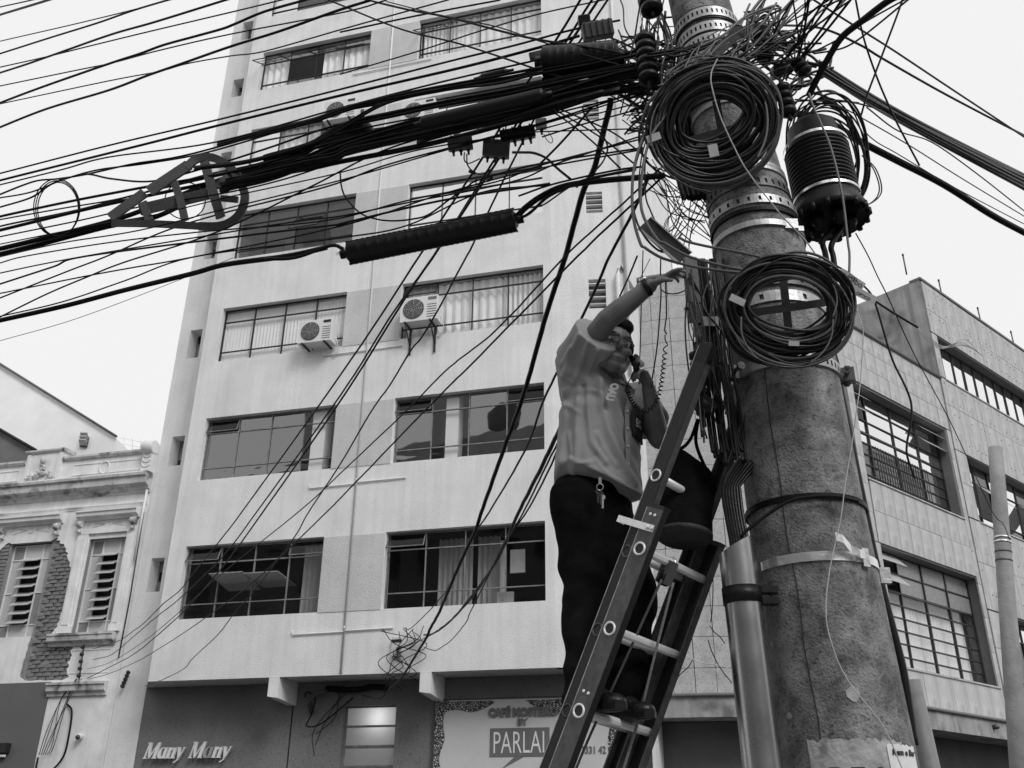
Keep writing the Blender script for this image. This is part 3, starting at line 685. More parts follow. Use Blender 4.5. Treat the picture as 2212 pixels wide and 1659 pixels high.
# windows with hoods, pilasters and glass louvres
def old_window(u0, u1, hood, pil):
    f = MB(); y = .16; Z0, Z1 = 5.46, 7.60; t_ = .03
    us = [u0, u0 + (u1 - u0) * .29, u0 + (u1 - u0) * .74, u1]
    for i, u in enumerate(us): f.bx(u - (t_ if i == 3 else 0), u + (t_ if i < 3 else 0), y - .02, y + .02, Z0, Z1)
    zs = [Z0, Z0 + .28, Z0 + 1.0, Z1 - .36, Z1 - t_]
    for i, z in enumerate(zs): f.bx(u0 + .002, u1 - .002, y - .018, y + .018, z, z + t_ * .8) if i in (0, 1, 3, 4) else (f.bx(u0, us[1], y - .017, y + .017, z, z + .02), f.bx(us[2], u1, y - .017, y + .017, z, z + .02))
    win = f.build('window', TRIMW, oh)
    for i in range(3):
        for j in range(4):
            if i == 1 and j in (1, 2): continue
            a, b = zs[j], zs[j + 1]; uc = (us[i] + us[i + 1]) / 2
            o = link('pane', PM['f' if (i + j) % 3 else 'w'], win); o.location = (uc, y + .003, (a + b) / 2); o.scale = (us[i + 1] - us[i] - .01, 1, b - a)
    n = 8
    for k in range(n):
        z = zs[1] + .06 + (zs[3] - zs[1] - .08) * k / (n - 1)
        s = MB(); s.obox((0, 0, 0), ((us[2] - us[1]) / 2 + .01, 0, 0), (0, .085, -.055), (0, .003, .006)); s.bx(-(us[2] - us[1]) / 2 - .01, (us[2] - us[1]) / 2 + .01, .078, .092, -.064, -.048)
        o = s.build('louvre', FROST, win); o.location = ((us[1] + us[2]) / 2, y - .06, z + .03); o.rotation_euler = (0, 0, math.pi)
    MB().bx(u0, u1, .55, .57, Z0 - .2, Z1).build('interior', ROOM_D, win)
    if pil:
        for a, b in ((u0 - .30, u0 - .02), (u1 + .02, u1 + .24)):
            b_ = MB(); b_.bx(a, b, -.05, .03, Z0 + .02, Z1 + .10); b_.bx(a + .05, b - .05, -.075, -.045, Z0 + .2, Z1); b_.bx(a - .02, b + .02, -.08, .03, Z0 + .021, Z0 + .17); b_.build('window_surround', STUCCO_L, oh)
        b_ = MB(); b_.bx(u0 - .30, u1 + .24, -.055, .02, Z1 + .101, Z1 + .22); b_.build('window_surround', STUCCO_L, oh)
        mould(u0 - .47, u1 + .2, [(.05, 5.20), (-.05, 5.20), (-.07, 5.26), (-.15, 5.30), (-.16, 5.40), (-.18, 5.41), (-.18, 5.455), (.05, 5.46)], 'sill')
    a, b = (u0 - .36, u1 + .25)
    mould(a, b, [(.05, 8.02), (-.06, 8.02), (-.08, 8.06), (-.17, 8.09), (-.18, 8.16), (-.21, 8.18), (-.21, 8.22), (.05, 8.25)], 'hood', STUCCO_L)
    for x in (a + .04, b - .16):
        k = MB(); k.lathe((x, -.10, 7.93), (1, 0, 0), [(0, .07), (.12, .07)], 12); k.bx(x + .01, x + .11, -.09, .02, 7.74, 8.02); k.ell((x + .06, -.1, 7.76), (.05, 0, 0), (0, .04, 0), (0, 0, .05), 8, 6); k.build('console', STAINED, oh)
    k = MB(); m_ = (a + b) / 2
    k.tube([(m_ + .07 * math.cos(q), -.005, 7.92 + .07 * math.sin(q)) for q in [i * math.pi / 8 for i in range(16)]], .012, 6, closed=True)
    for s_ in (-1, 1):
        k.tube([(m_ + s_ * .12, -.004, 7.92), (m_ + s_ * .5, -.004, 7.99), (m_ + s_ * .5, -.004, 7.84)], .010, 4, closed=True)
    k.build('moulding', STUCCO_L, oh)
old_window(-9.12, -8.14, True, True); old_window(-11.26, -10.16, True, False); old_window(-13.6, -12.5, True, False)
# ground floor: grey shop front, white pilaster
b = MB(); b.bx(X0, -9.36, -.02, .2, 0, 4.465); b.build('shop_front', PANELG, oh)
mould(-9.37, -7.93, [(.03, 4.16), (-.05, 4.16), (-.06, 4.22), (-.12, 4.26), (-.13, 4.36), (-.16, 4.38), (-.16, 4.43), (.03, 4.46)], 'pilaster_cap')
f = MB()
for (a, b_, z0_, z1_) in ((-9.0, -8.0, 5.10, 5.12), (-9.0, -8.0, 4.62, 4.64), (-8.02, -8.0, 4.64, 5.10)): f.bx(a, b_, -.012, 0, z0_, z1_)
f.build('moulding', STUCCO_L, oh)
b = MB(); b.bx(-11.2, -10.02, -.16, -.021, 3.05, 3.24); b.build('shutter_box', INK, oh); b = MB(); b.tube([(-11.2, -.1, 2.99), (-10.05, -.1, 2.99)], .03, 8); b.build('tube_lamp', TRIMW, oh); MB().bx(-11.2, -10.06, -.03, -.0205, 2.3, 2.94).build('shutter', PANELG, oh)
pipe([(-7.80, -.05, 9.0), (-7.80, -.05, 7.0)], .03, STUCCO_L, 'downpipe', oh)
pipe([(-7.79, -.05, 8.5), (-7.75, -.04, 6.2), (-7.77, -.04, 4.9)], .014, BLK2, 'wall_cable', oh)
def P2(u, y, z): return P1(u, y + .8, z)
# lamp on the pilaster
t = thing('wall_lamp', 'small round bulkhead lamp on the white pilaster with a black cable loop', 'lamp', P2(-8.36, 0, 3.36), PHI1, local=True)
MB().lathe((0, 0, 0), (.2, -1, -.25), [(0, .05), (.03, .06), (.10, .07), (.13, .05)], 16).build('housing', PIPEW, t)
MB().lathe((.026, -.13, -.033), (.2, -1, -.25), [(0, .05), (.02, .045), (.04, .02)], 16).build('lens', STEEL_D, t)
tag(MB().tube(cr([P2(-8.84, -.02, 4.0), P2(-8.66, -.06, 3.85), P2(-8.6, -.08, 3.4), P2(-8.64, -.08, 2.95), P2(-8.9, -.1, 2.66), P2(-9.2, -.09, 2.7), P2(-9.26, -.06, 2.95)]), .02, 8).build('cable_loop', BLK), 'thick black cable hanging in a loop below the bulkhead lamp', 'cable')
# insulator racks
def rack(label, u, y, z0, z1, lean):
    t = thing('insulator_rack', label, 'insulator rack', P1(u, y, z0), PHI1, local=True); H = z1 - z0; n = 5
    MB().tube([(0, -.03, 0), (lean, -.03, H)], .014, 6).tube([(.05, -.09, .02), (lean + .05, -.09, H - .02)], .01, 6).build('bar', BRACK, t)
    for i in range(n):
        q = (i + .5) / n; k = MB(); k.lathe((lean * q + .0, -.03, H * q), (.35, -1, 0), [(0, .018), (.02, .04), (.05, .022), (.08, .04), (.1, .02)], 10); k.build('insulator', BRACK, t)
rack('black rack of spool insulators on the white plaster of the old house', -8.62, .76, 4.48, 5.22, -.05)
rack('short black spool insulator rack on the grey strip beside the overhang', -7.52, .76, 4.28, 4.62, .10)

# ------------------------------------------------------------------ houses behind
def Pd(x, y, Y): return at(x, y, Y)
def gable(name, label, pts, Y, Y2, m, zb=0):
    A = [at(x, y, Y) for x, y in pts]; A += [V((A[-1].x, A[-1].y, zb)), V((A[0].x, A[0].y, zb))]
    b = MB(); b.prism(A, (0, Y2 - Y, 0)); t = thing(name, label, 'house', (A[0] + A[-3]) / 2 * 1.0); b.build('wall', m, t); return t, A
g, A = gable('white_gable_house', 'bright white blank gable wall rising behind the old house', [(-260, 640), (0, 788), (250, 945), (262, 1130)], 34, 44, WHITEB)
b = MB(); q = [at(x, y, 33.9) for x, y in ((-260, 638), (0, 786), (252, 943))]; b.tube(q, .05, 6); b.build('roof_edge', ROOFD, g)
f = MB(); q = at(183, 955, 33.95); s = 33.95 / .95 / FPX
f.bx(q.x - 8 * s, q.x + 8 * s, q.y - .05, q.y, q.z - 12 * s, q.z + 12 * s); wv = f.build('window', FRAME, g)
for k in range(3): MB().obox((q.x, q.y - .12, q.z + (k - .6) * 8 * s), (8 * s, 0, 0), (0, .12, -.1), (0, 0, .02)).build('louvre', FROST, wv)
g, A = gable('dark_gable_house', 'small dark grey rendered gable at the far left edge', [(-160, 840), (0, 930), (76, 974), (80, 1080)], 27, 32, ROOFD)
b = MB(); b.tube([at(x, y, 26.9) for x, y in ((-160, 838), (0, 928), (78, 973))], .05, 6); b.build('roof_edge', INK, g)
t = thing('roof_railing', 'thin pale railing on the far roof beside the office block', 'railing', at(300, 965, 36))
for k in range(6): x = 250 + k * 18; MB().tube([at(x, 975, 36), at(x, 940 + k * 3, 36)], .015, 5).build('post', TRIMW, t)
for y in (0, 12): MB().tube([at(248, 944 + y, 36), at(345, 962 + y, 36)], .012, 5).build('rail', TRIMW, t)

# ------------------------------------------------------------------ rounded corner building
PHI3 = math.radians(90 - 49.1747); O3 = V((8.9875, 21.45, 0))
cb = thing('corner_building', 'stone clad building with rounded corner, canopy and big iron-framed windows', 'building', O3, PHI3, local=True)
def P3(u, y, z): return O3 + V((math.cos(PHI3) * u - math.sin(PHI3) * y, math.sin(PHI3) * u + math.cos(PHI3) * y, z))
RC, UC = 3.93, -2.78                                      # the quarter drum is tangent to the facade at u = UC
def drum(a, r=RC): return (UC - r * math.sin(a), RC - r * math.cos(a))      # a = 0 at the tangent, grows to the left
AEND = math.radians(70)
LOWZ, TALLZ = 13.2, 16.4
WINS = [(-1.03, 3.60, 9.10, 11.55), (-.93, 3.72, 4.90, 7.52)]
mb = MB()
mb.plate([(UC, 0), (3.9, 0), (3.9, LOWZ), (UC, LOWZ)], [rect(a, b, z0, z1) for a, b, z0, z1 in WINS] + [rect(UC + .15, -1.35, 7.9, 9.6)], .02, .5); mb.build('wall', STONE_J, cb)
RWIN = [(4.60, 9.2, 11.07), (4.62, 4.8, 6.76)]
mb = MB(); mb.plate([(3.92, 0), (13, 0), (13, TALLZ), (3.92, TALLZ)], [rect(4.28, 12.6, 13.3, 14.66)] + [rect(a, 12.6, z0, z1) for a, z0, z1 in RWIN], .02, .45); mb.build('wall', STONE_J, cb)
mb = MB(); mb.quad((3.88, .0, LOWZ - .3), (3.88, 9, LOWZ - .3), (3.88, 9, TALLZ + .02), (3.88, .0, TALLZ + .02)); mb.build('stained_side_wall', CONC_W, cb)
mb = MB(); mb.bx(3.86, 13, -.05, .3, TALLZ, TALLZ + .07); mb.build('coping', STONE_J, cb)
n = 28; b = MB(); arc = [drum(AEND * i / n, RC - .03) for i in range(n + 1)]
for i in range(n): (x0, y0), (x1, y1) = arc[i], arc[i + 1]; b.add([(x0, y0, 0), (x1, y1, 0), (x1, y1, LOWZ), (x0, y0, LOWZ)], [(0, 1, 2, 3)], 0, True)
b.build('wall', STONE_J, cb)
e0 = drum(AEND); b = MB(); b.quad((e0[0], e0[1], 0), (e0[0] + .3, 13, 0), (e0[0] + .3, 13, LOWZ), (e0[0], e0[1], LOWZ)); b.build('rear_wall', STONE_S, cb)
b = MB(); b.add([(p[0], p[1], LOWZ - .02) for p in arc] + [(e0[0] + .3, 13, LOWZ - .02), (3.88, 13, LOWZ - .02), (3.88, .02, LOWZ - .02)], [tuple(range(n + 4))]); b.build('roof', ROOFD, cb)
cop = MB(); cop.tube([(*drum(AEND * (1 - i / n), RC + .03), LOWZ) for i in range(n + 1)] + [(3.88, -.03, LOWZ)], .06, 6); cop.build('coping', STONE_J, cb)
# slabs, one by one
slab_me = {}
def slab(u, y, z, wu, hz, rot, m, j=.010):
    key = (round(wu, 2), round(hz, 2), m.name)
    if key not in slab_me:
        b = MB(); w2, h2 = wu / 2 - j / 2, hz / 2 - j / 2; b.bx(-w2, w2, -.012, .03, -h2, h2); slab_me[key] = b.mesh('stone_slab', m)
    o = link('stone_slab', slab_me[key], cb); o.location = (u, y + rnd.uniform(-.004, .004), z); o.rotation_euler = (0, 0, rot); return o
da = .40 / RC; rows_ = [3.9 + .585 * i for i in range(16)]
k = 0
a = da / 2
while a < AEND - da * .4:
    for z in rows_:
        if z + .29 > LOWZ + .05: continue
        slab(*drum(a, RC), z + .29, .40, .585, -a, STONE)
    a += da
def clad(u0, u1, z0, z1, nu, nz, m=STONE_S):
    for i in range(nu):
        for j in range(nz): slab(u0 + (u1 - u0) * (i + .5) / nu, -.004, z0 + (z1 - z0) * (j + .5) / nz, (u1 - u0) / nu, (z1 - z0) / nz, 0, m)
clad(-2.75, 3.84, 11.6, 13.18, 13, 3); clad(-1.0, 3.7, 7.56, 9.06, 9, 2); clad(-1.3, 3.84, 3.92, 4.86, 8, 1)
clad(-1.35, -1.06, 7.56, 11.6, 1, 6); clad(-1.35, -.96, 4.86, 7.54, 1, 4); clad(3.66, 3.86, 4.86, 11.58, 1, 8)
clad(3.94, 12.9, 15.45, TALLZ - .01, 8, 1); clad(3.94, 12.9, 14.70, 15.45, 8, 1); clad(3.94, 12.9, 12.45, 13.26, 8, 1); clad(3.94, 12.9, 11.1, 12.45, 8, 1); clad(3.94, 12.9, 6.80, 8.0, 7, 1); clad(3.94, 12.9, 8.0, 9.16, 7, 1)
clad(3.94, 4.26, 13.3, 14.66, 1, 1); clad(3.94, 4.56, 9.2, 11.07, 1, 2); clad(3.94, 4.58, 4.0, 6.76, 1, 3)
fx_ = MB()                                               # small metal fixings of the slabs
for i in range(34):
    for z in (12.6, 13.1, 14.9, 15.3, 15.6, 16.2, 11.4, 12.2, 7.2, 7.8, 8.3, 8.9):
        if rnd.random() < .5: fx_.lathe((4.1 + i * .26 + rnd.uniform(-.02, .02), -.03, z), (0, 1, 0), [(0, .012), (.01, .018)], 6)
fx_.build('fixing', STEEL_D, cb)['kind'] = 'stuff'
# iron windows
def iron(u0, u1, z0, z1, cols, rws, y=.30, heavy=(), heavyr=(), panes='c', skip=(), room=ROOM, glassf=None, hop=(), curt=None):
    f = MB(); us = [u0 + (u1 - u0) * q for q in cols]; zs = [z0 + (z1 - z0) * q for q in rws]
    for i, u in enumerate(us):
        t = .05 if i in heavy or i in (0, len(us) - 1) else .028; f.bx(u - t / 2, u + t / 2, y - .03, y + .03, z0, z1)
    for i, z in enumerate(zs):
        t = .05 if i in heavyr or i in (0, len(zs) - 1) else .026; f.bx(u0, u1, y - .026, y + .026, z - t / 2, z + t / 2)
    win = f.build('window', FRAME, cb)
    for i in range(len(us) - 1):
        for j in range(len(zs) - 1):
            wu, hz = us[i + 1] - us[i] - .02, zs[j + 1] - zs[j] - .02; uc, zc = (us[i] + us[i + 1]) / 2, (zs[j] + zs[j + 1]) / 2
            if (i, j) in hop:
                th = .75; q = MB(); q.obox((uc, y - math.sin(th) * hz * .5, zs[j + 1] - math.cos(th) * hz * .5), (wu / 2, 0, 0), (0, .006, .006), (0, -math.sin(th) * hz * .5, -math.cos(th) * hz * .5)); q.build('open_sash', FROST, win); continue
            if (i, j) in skip: continue
            pane(win, PM[glassf(i, j) if glassf else 'c'], uc, y + .004, zc, wu, hz)
    r = MB(); r.add([(u0 - .2, .52, z0 - .2), (u1 + .2, .52, z0 - .2), (u1 + .2, 2.2, z0 - .2), (u0 - .2, 2.2, z0 - .2), (u0 - .2, .52, z1 + .2), (u1 + .2, .52, z1 + .2), (u1 + .2, 2.2, z1 + .2), (u0 - .2, 2.2, z1 + .2)],
          [(0, 1, 2, 3), (4, 5, 6, 7), (1, 2, 6, 5), (2, 3, 7, 6), (3, 0, 4, 7)]); r.build('interior', room, win)
    if curt: curtain(u0 + .05, u1 - .05, z0, z0 + (z1 - z0) * curt, .60, .16, .03, win=win)
    MB().bx(u0 - .04, u1 + .04, -.05, .28, z0 - .06, z0 - .027).build('sill', STONE_S, win)
    return win
a, b, z0, z1 = WINS[0]
w_ = iron(a, b, z0, z1, (0, .2, .47, .74, 1), (0, .11, .22, .33, .45, .56, .70, .85, 1), heavy=(1, 3), heavyr=(5,), room=ROOM_L, glassf=lambda i, j: 'b' if j > 3 else 'c', hop=((0, 6), (0, 7), (3, 6), (3, 7)), skip=())
gr = MB()
for i in range(22): u = a + (b - a) * (.22 + .54 * i / 21); gr.bx(u - .008, u + .008, .20, .215, z0 + .05, z0 + (z1 - z0) * .44)
for i in range(4): z = z0 + (z1 - z0) * (.06 + .36 * i / 3); gr.bx(a + (b - a) * .21, a + (b - a) * .77, .197, .218, z, z + .018)
gr.build('window_grille', FRAME, w_)
a, b, z0, z1 = WINS[1]
iron(a, b, z0, z1, (0, .24, .49, .74, 1), (0, .11, .22, .33, .44, .55, .66, .83, 1), heavy=(2, 3), heavyr=(6,), room=ROOM, glassf=lambda i, j: 'c' if j < 6 else 'w', hop=((0, 6), (0, 7)), curt=.68)
iron(UC + .15, -1.35, 7.9, 9.6, (0, .5, 1), (0, .33, .66, 1), room=ROOM_L, glassf=lambda i, j: 'b')
iron(4.28, 12.6, 13.3, 14.66, [i / 12 for i in range(13)], (0, .16, 1), glassf=lambda i, j: 'b', room=ROOM_L)
iron(4.6, 12.6, 9.2, 11.07, [i / 9 for i in range(10)], (0, .2, .72, 1), glassf=lambda i, j: 'b' if (i + j) % 3 else 'd', hop=((1, 1), (4, 1)), room=ROOM_L)
iron(4.62, 12.6, 4.8, 6.76, [i / 9 for i in range(10)], (0, .2, .75, 1), glassf=lambda i, j: 'b' if j > 1 else 'd', room=ROOM)
# canopy following the wall
path = [drum(AEND * (1 - i / 20), RC + .9) for i in range(21)] + [(13, -.9)]
inn = [drum(AEND * (1 - i / 20), RC - .05) for i in range(21)] + [(13, .05)]
b = MB(); N_ = len(path)
for z0, z1 in ((3.50, 3.86),):
    b.v = [V((p[0], p[1], z0)) for p in path] + [V((p[0], p[1], z1)) for p in path] + [V((p[0], p[1], z0 + .02)) for p in inn] + [V((p[0], p[1], z1 + .05)) for p in inn]
    for i in range(N_ - 1):
        b.face((i, i + 1, N_ + i + 1, N_ + i)); b.face((N_ + i, N_ + i + 1, 3 * N_ + i + 1, 3 * N_ + i)); b.face((2 * N_ + i, 2 * N_ + i + 1, i + 1, i))
b.build('canopy', CANOPY, cb)
b = MB(); b.tube([(*drum(AEND * (1 - i / 20), RC + .93), 3.88) for i in range(21)] + [(13, -.93, 3.88)], .035, 6); b.build('canopy_edge', STONE_J, cb)
for a in (.30, .42, .62): x, y = drum(a, RC + .905); MB().obox((x, y, 3.68), (.012, 0, 0), (0, .012, 0), (0, 0, .17)).build('canopy_joint', STEEL_D, cb)
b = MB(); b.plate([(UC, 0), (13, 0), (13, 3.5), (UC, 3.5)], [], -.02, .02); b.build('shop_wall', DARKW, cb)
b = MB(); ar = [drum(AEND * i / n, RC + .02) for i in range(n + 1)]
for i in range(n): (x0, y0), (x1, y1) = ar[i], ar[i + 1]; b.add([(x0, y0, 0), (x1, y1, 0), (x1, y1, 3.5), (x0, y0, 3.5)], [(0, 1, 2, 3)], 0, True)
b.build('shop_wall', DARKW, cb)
for u in (.9, 1.9): MB().lathe((u, -.905, 3.72), (0, -1, -.1), [(0, .05), (.05, .05), (.12, .03)], 8).build('rain_spout', STEEL_D, cb)
for u in (3.35, 5.5, 8.07, 10.48, 12.6): MB().tube([(u, .1, TALLZ), (u, .1, TALLZ + .66)], .022, 6).lathe((u, .1, TALLZ + .64), (0, 0, 1), [(0, .03), (.06, .03), (.08, .01)], 6).build('roof_rod', STEEL_D, cb)
# little light box on the drum's wall with fine wires
t = thing('wall_socket', 'small dark cable clamp on the rounded stone wall', 'cable clamp', at(1528, 1352, 19.0))
p = V((0, 0, 0)) + at(1528, 1352, 19.0); MB().bx(p.x - .05, p.x + .05, p.y - .12, p.y, p.z - .09, p.z + .09).build('case', BRACK, t)

# ------------------------------------------------------------------ building on the camera's side of the street (seen in the windows)
ob = thing('opposite_building', 'plain grey block behind the viewpoint, seen only in window reflections', 'building', (0, -7, 0))
b = MB(); b.bx(-24, -9, -17, -7, 0, 21.2); b.bx(-8.8, 14, -17, -7.4, 0, 7.5); b.bx(-60, -24.2, -17, -6.8, 0, 21.4); b.bx(14.2, 40, -17, -7, 0, 9); b.build('wall', OPP, ob)
for i in range(16):
    for z in (4.2, 7.4, 10.6, 13.8, 17.0):
        x = -45 + i * 3.2; y = -7.4 if x > -9 else -7 if x > -24 else -6.8
        if x > -11 and z > 5: continue
        MB().bx(x, x + 1.8, y - .03, y + .03, z, z + 1.5).build('window', FRAME, ob)
MB().bx(-17.7, -14.4, -9, -8, 20.4, 21.0).build('water_tank', PVC, ob); MB().ell((-15.9, -7.4, 22.1), (.75, 0, 0), (0, .25, 0), (0, 0, .85), 16, 8).tube([(-15.9, -7.4, 20.4), (-15.9, -7.4, 21.6)], .06, 6).build('satellite_dish', STEEL_D, ob); MB().bx(-11.6, -10.2, -9, -7.4, 20.4, 22.2).build('water_tank', PVC, ob); MB().bx(-46, -40, -9, -7.2, 19.4, 23).build('stair_tower', STUCCO_L, ob)

# ------------------------------------------------------------------ the big utility pole
YP = 3.6
AX = [(62, 1524, 131), (504, 1632, 183), (754, 1684.5, 223), (1106, 1739, 247), (1640, 1831, 289)]
PA = []                                                   # (point on axis, radius)
for y, x, wpx in AX:
    P = at(x, y, YP); d = (P - CAM).dot(EF); PA.append((P, wpx / 2 * d / FPX * .985))
(p0, r0), (p1, r1) = PA[-1], PA[-2]
PA.append((p0 + (p0 - p1) / (p0.z - p1.z) * -p0.z * 1.0 if False else V((p0.x + (p0.x - p1.x) / (p0.z - p1.z) * (0 - p0.z), YP, 0)), r0 * 1.10))
(q0, s0), (q1, s1) = PA[0], PA[1]
PA.insert(0, (q0 + (q0 - q1) / (q0.z - q1.z) * (8.6 - q0.z), s0 * .70)); PA.sort(key=lambda q: q[0].z)
def axis(z):
    for (a, ra), (b, rb) in zip(PA, PA[1:]):
        if a.z <= z <= b.z: t = (z - a.z) / (b.z - a.z); return a.lerp(b, t), ra + (rb - ra) * t
    return PA[-1]
pole = thing('utility_pole', 'thick weathered round concrete utility pole wrapped in straps, wires and posters', 'utility pole', (PA[0][0].x, YP, 0))
b = MB(); zs = [8.6 * i / 60 for i in range(61)]; n = 40
for z in zs:
    A, r = axis(z)
    for j in range(n): a = j * 2 * math.pi / n; b.v.append(A + V((math.cos(a) * r, math.sin(a) * r, 0)))
for i in range(60):
    for j in range(n): b.face((i * n + j, i * n + (j + 1) % n, (i + 1) * n + (j + 1) % n, (i + 1) * n + j), 0, True)
b.build('shaft', POLE, pole)
def zfront(x, y):                                        # height on the front of the shaft under a pixel
    Y = YP - .2
    return at(x, y, Y).z
def onpole(z, a, dr=0.): A, r = axis(z); return A + V((math.cos(a) * (r + dr), math.sin(a) * (r + dr), 0))
def band(z, h, m, dr=.006, holes=0, a0=0, a1=2 * math.pi, n=64, name='strap', tilt=0., par=pole, big=.5):
    b = MB(); full = abs(a1 - a0 - 2 * math.pi) < 1e-6
    def pt(a, t, o): zz = z + h * (t - .5) + tilt * math.cos(a); return onpole(zz, a, o)
    k = n
    for i in range(k):
        A0, A1 = a0 + (a1 - a0) * i / k, a0 + (a1 - a0) * (i + 1) / k
        if holes and i % holes == 0:
            ts = [0, .5 - big / 2, .5 + big / 2, 1]; aa = [A0, A0 + (A1 - A0) * .12, A0 + (A1 - A0) * .88, A1]
            for p in range(3):
                for q in range(3):
                    if p == 1 and q == 1: continue
                    b.add([pt(aa[p], ts[q], dr), pt(aa[p + 1], ts[q], dr), pt(aa[p + 1], ts[q + 1], dr), pt(aa[p], ts[q + 1], dr)], [(0, 1, 2, 3)])
        else: b.add([pt(A0, 0, dr), pt(A1, 0, dr), pt(A1, 1, dr), pt(A0, 1, dr)], [(0, 1, 2, 3)])
        b.add([pt(A0, 0, dr), pt(A1, 0, dr), pt(A1, 0, .0), pt(A0, 0, .0)], [(0, 1, 2, 3)]); b.add([pt(A0, 1, dr), pt(A1, 1, dr), pt(A1, 1, .0), pt(A0, 1, .0)], [(0, 1, 2, 3)])
    return b.build(name, m, par)
for y_, x_ in ((8, 1480), (40, 1500), (66, 1520), (100, 1535)):
    z = zfront(x_, y_); band(z, .06, BANDM, .010, 2, n=84, name='perforated_band', big=.42); band(z, .082, RUB, .006, name='band_backing')
for y_, x_ in ((152, 1570), (172, 1575), (205, 1590), (345, 1640), (352, 1642)): band(zfront(x_, y_), .024, BANDM, .008, name='strap')
z = zfront(1600, 425); band(z, .045, BANDM, .01, 3, n=78, name='perforated_band')
band(zfront(1600, 447), .02, BLK, .012, name='strap')
z = zfront(1600, 478); band(z, .028, BANDM, .012, name='strap')
t = MB(); p = onpole(z, math.radians(-62), .016); t.obox(p, (.028, 0, 0), (0, .006, 0), (0, 0, .024)); t.obox(p + V((.045, .02, -.012)), (.012, 0, 0), (0, .006, 0), (0, 0, .012)); t.build('buckle', BANDM, pole)
band(zfront(1640, 385), .05, STEEL_D, .006, 2, n=70, name='perforated_band'); band(zfront(1660, 605), .05, STEEL_D, .012, 3, n=60, name='perforated_band'); band(zfront(1670, 640), .05, BANDM, .008, 4, n=60, name='perforated_band')
z = zfront(1700, 778); band(z, .05, BANDM, .010, 2, a0=math.radians(-60), a1=math.radians(30), n=26, name='clamp_band'); band(z - .003, .045, BANDM, .011, 0, a0=math.radians(150), a1=math.radians(300), n=40, name='clamp_band')
for a in (195, -18):
    k = MB(); p = onpole(z, math.radians(a), .03); d_ = V((math.cos(math.radians(a)), math.sin(math.radians(a)), 0)); tg = V((-d_.y, d_.x, 0))
    k.obox(p, d_ * .03, tg * .004, V((0, 0, .03))); k.obox(p + tg * .03, d_ * .03, tg * .004, V((0, 0, .03))); k.tube([p - tg * .05, p + tg * .08], .009, 8); k.lathe(p + tg * .08, tg, [(0, .018), (.012, .018)], 6); k.lathe(p - tg * .05, tg, [(0, .018), (.012, .018)], 6)
    k.build('clamp_bolt', STEEL_D, pole)
band(zfront(1720, 1075), .022, BLK, .01, name='cable_tie', tilt=.0)
z = zfront(1770, 1204); band(z, .034, STEEL, .005, 0, a0=math.radians(195), a1=math.radians(345), name='steel_tape')
k = MB(); p = onpole(z, math.radians(-58), .012); k.obox(p, (.014, .006, 0), (0, .006, 0), (0, 0, .034)); k.build('buckle', STEEL, pole)
k = MB(); pts = [onpole(z + .01, math.radians(-60), .018), onpole(z + .005, math.radians(-68), .03), onpole(z + .02, math.radians(-76), .03), onpole(z + .05, math.radians(-84), .05), onpole(z + .055, math.radians(-90), .06)]
for a, b_ in zip(pts, pts[1:]): k.add([a - V((0, 0, .016)), b_ - V((0, 0, .016)), b_ + V((0, 0, .016)), a + V((0, 0, .016))], [(0, 1, 2, 3)])
k.build('tape_end', STEEL, pole)
def wrap(b, z0, a_c, dr):                                # flat lettering (x across, y up) laid round the shaft
    R = []
    for p in b.v:
        A, r = axis(z0 + p.y); a = a_c + p.x / r; R.append(A + V((math.cos(a) * (r + dr + p.z), math.sin(a) * (r + dr + p.z), 0)))
    b.v = R; return b
def sheet(name, m, x0, x1, z0, z1, a_c, dr, ragged=.01, nx=26):
    b = MB(); top = [z1 + rnd.uniform(-ragged, ragged) for i in range(nx + 1)]
    for i in range(nx + 1):
        x = x0 + (x1 - x0) * i / nx
        b.v += [V((x, z0, 0)), V((x, (z0 + top[i]) / 2, 0)), V((x, top[i], 0))]
    for i in range(nx):
        for j in range(2): b.face((3 * i + j, 3 * i + 3 + j, 3 * i + 4 + j, 3 * i + 1 + j))
    wrap(b, 0, a_c, dr); return b.build(name, m, pole)
fr = math.radians(-100)
zp = zfront(1780, 1596)
sheet('torn_poster', PAPER, -.16, .17, 1.5, zp - .005, fr, .003, .008)
for txt, x in (('DE', -.105), ('L', .055)): wrap(text_mb(txt, .085, .0, sx=1.1, bold=.003), zp - .150, fr + x / .24, .0045).build('poster_lettering', INK, pole)['_'] = 0
sheet('white_sticker', PAPERW, .10, .235, zp - .16, zp - .018, fr, .006, .004)
wrap(text_mb('Rem e Bar', .026, .0, shear=.2, bold=.0012), zp - .05, fr + .118 / .24, .0085).build('poster_lettering', INK, pole)
b = MB(); b.v = []; 
for q in ((.05, 1.98), (-.12, 1.86)): pass
def scrap(xp, yp, r, m=PAPER):
    z = zfront(xp, yp); a = fr + (xp - 1700 - (yp - 754) * .165) / 247 * 2.0
    P = [(math.cos(i * .7) * r * rnd.uniform(.6, 1.1), math.sin(i * .7) * r * rnd.uniform(.7, 1.2), 0) for i in range(9)]
    b = MB(); b.add([(0, 0, 0)] + P, [(0, i + 1, (i + 1) % 9 + 1) for i in range(9)]); wrap(b, z, a, .003); b.build('paper_scrap', m, pole)
scrap(1835, 1500, .028); scrap(1712, 1540, .013); scrap(1662, 1375, .012)
cr_ = MB(); cr_.tube([onpole(3.4 - i * .12, math.radians(-128) + .02 * math.sin(i * 1.7), .0005) for i in range(15)], .0022, 4); cr_.build('crack', INK, pole)
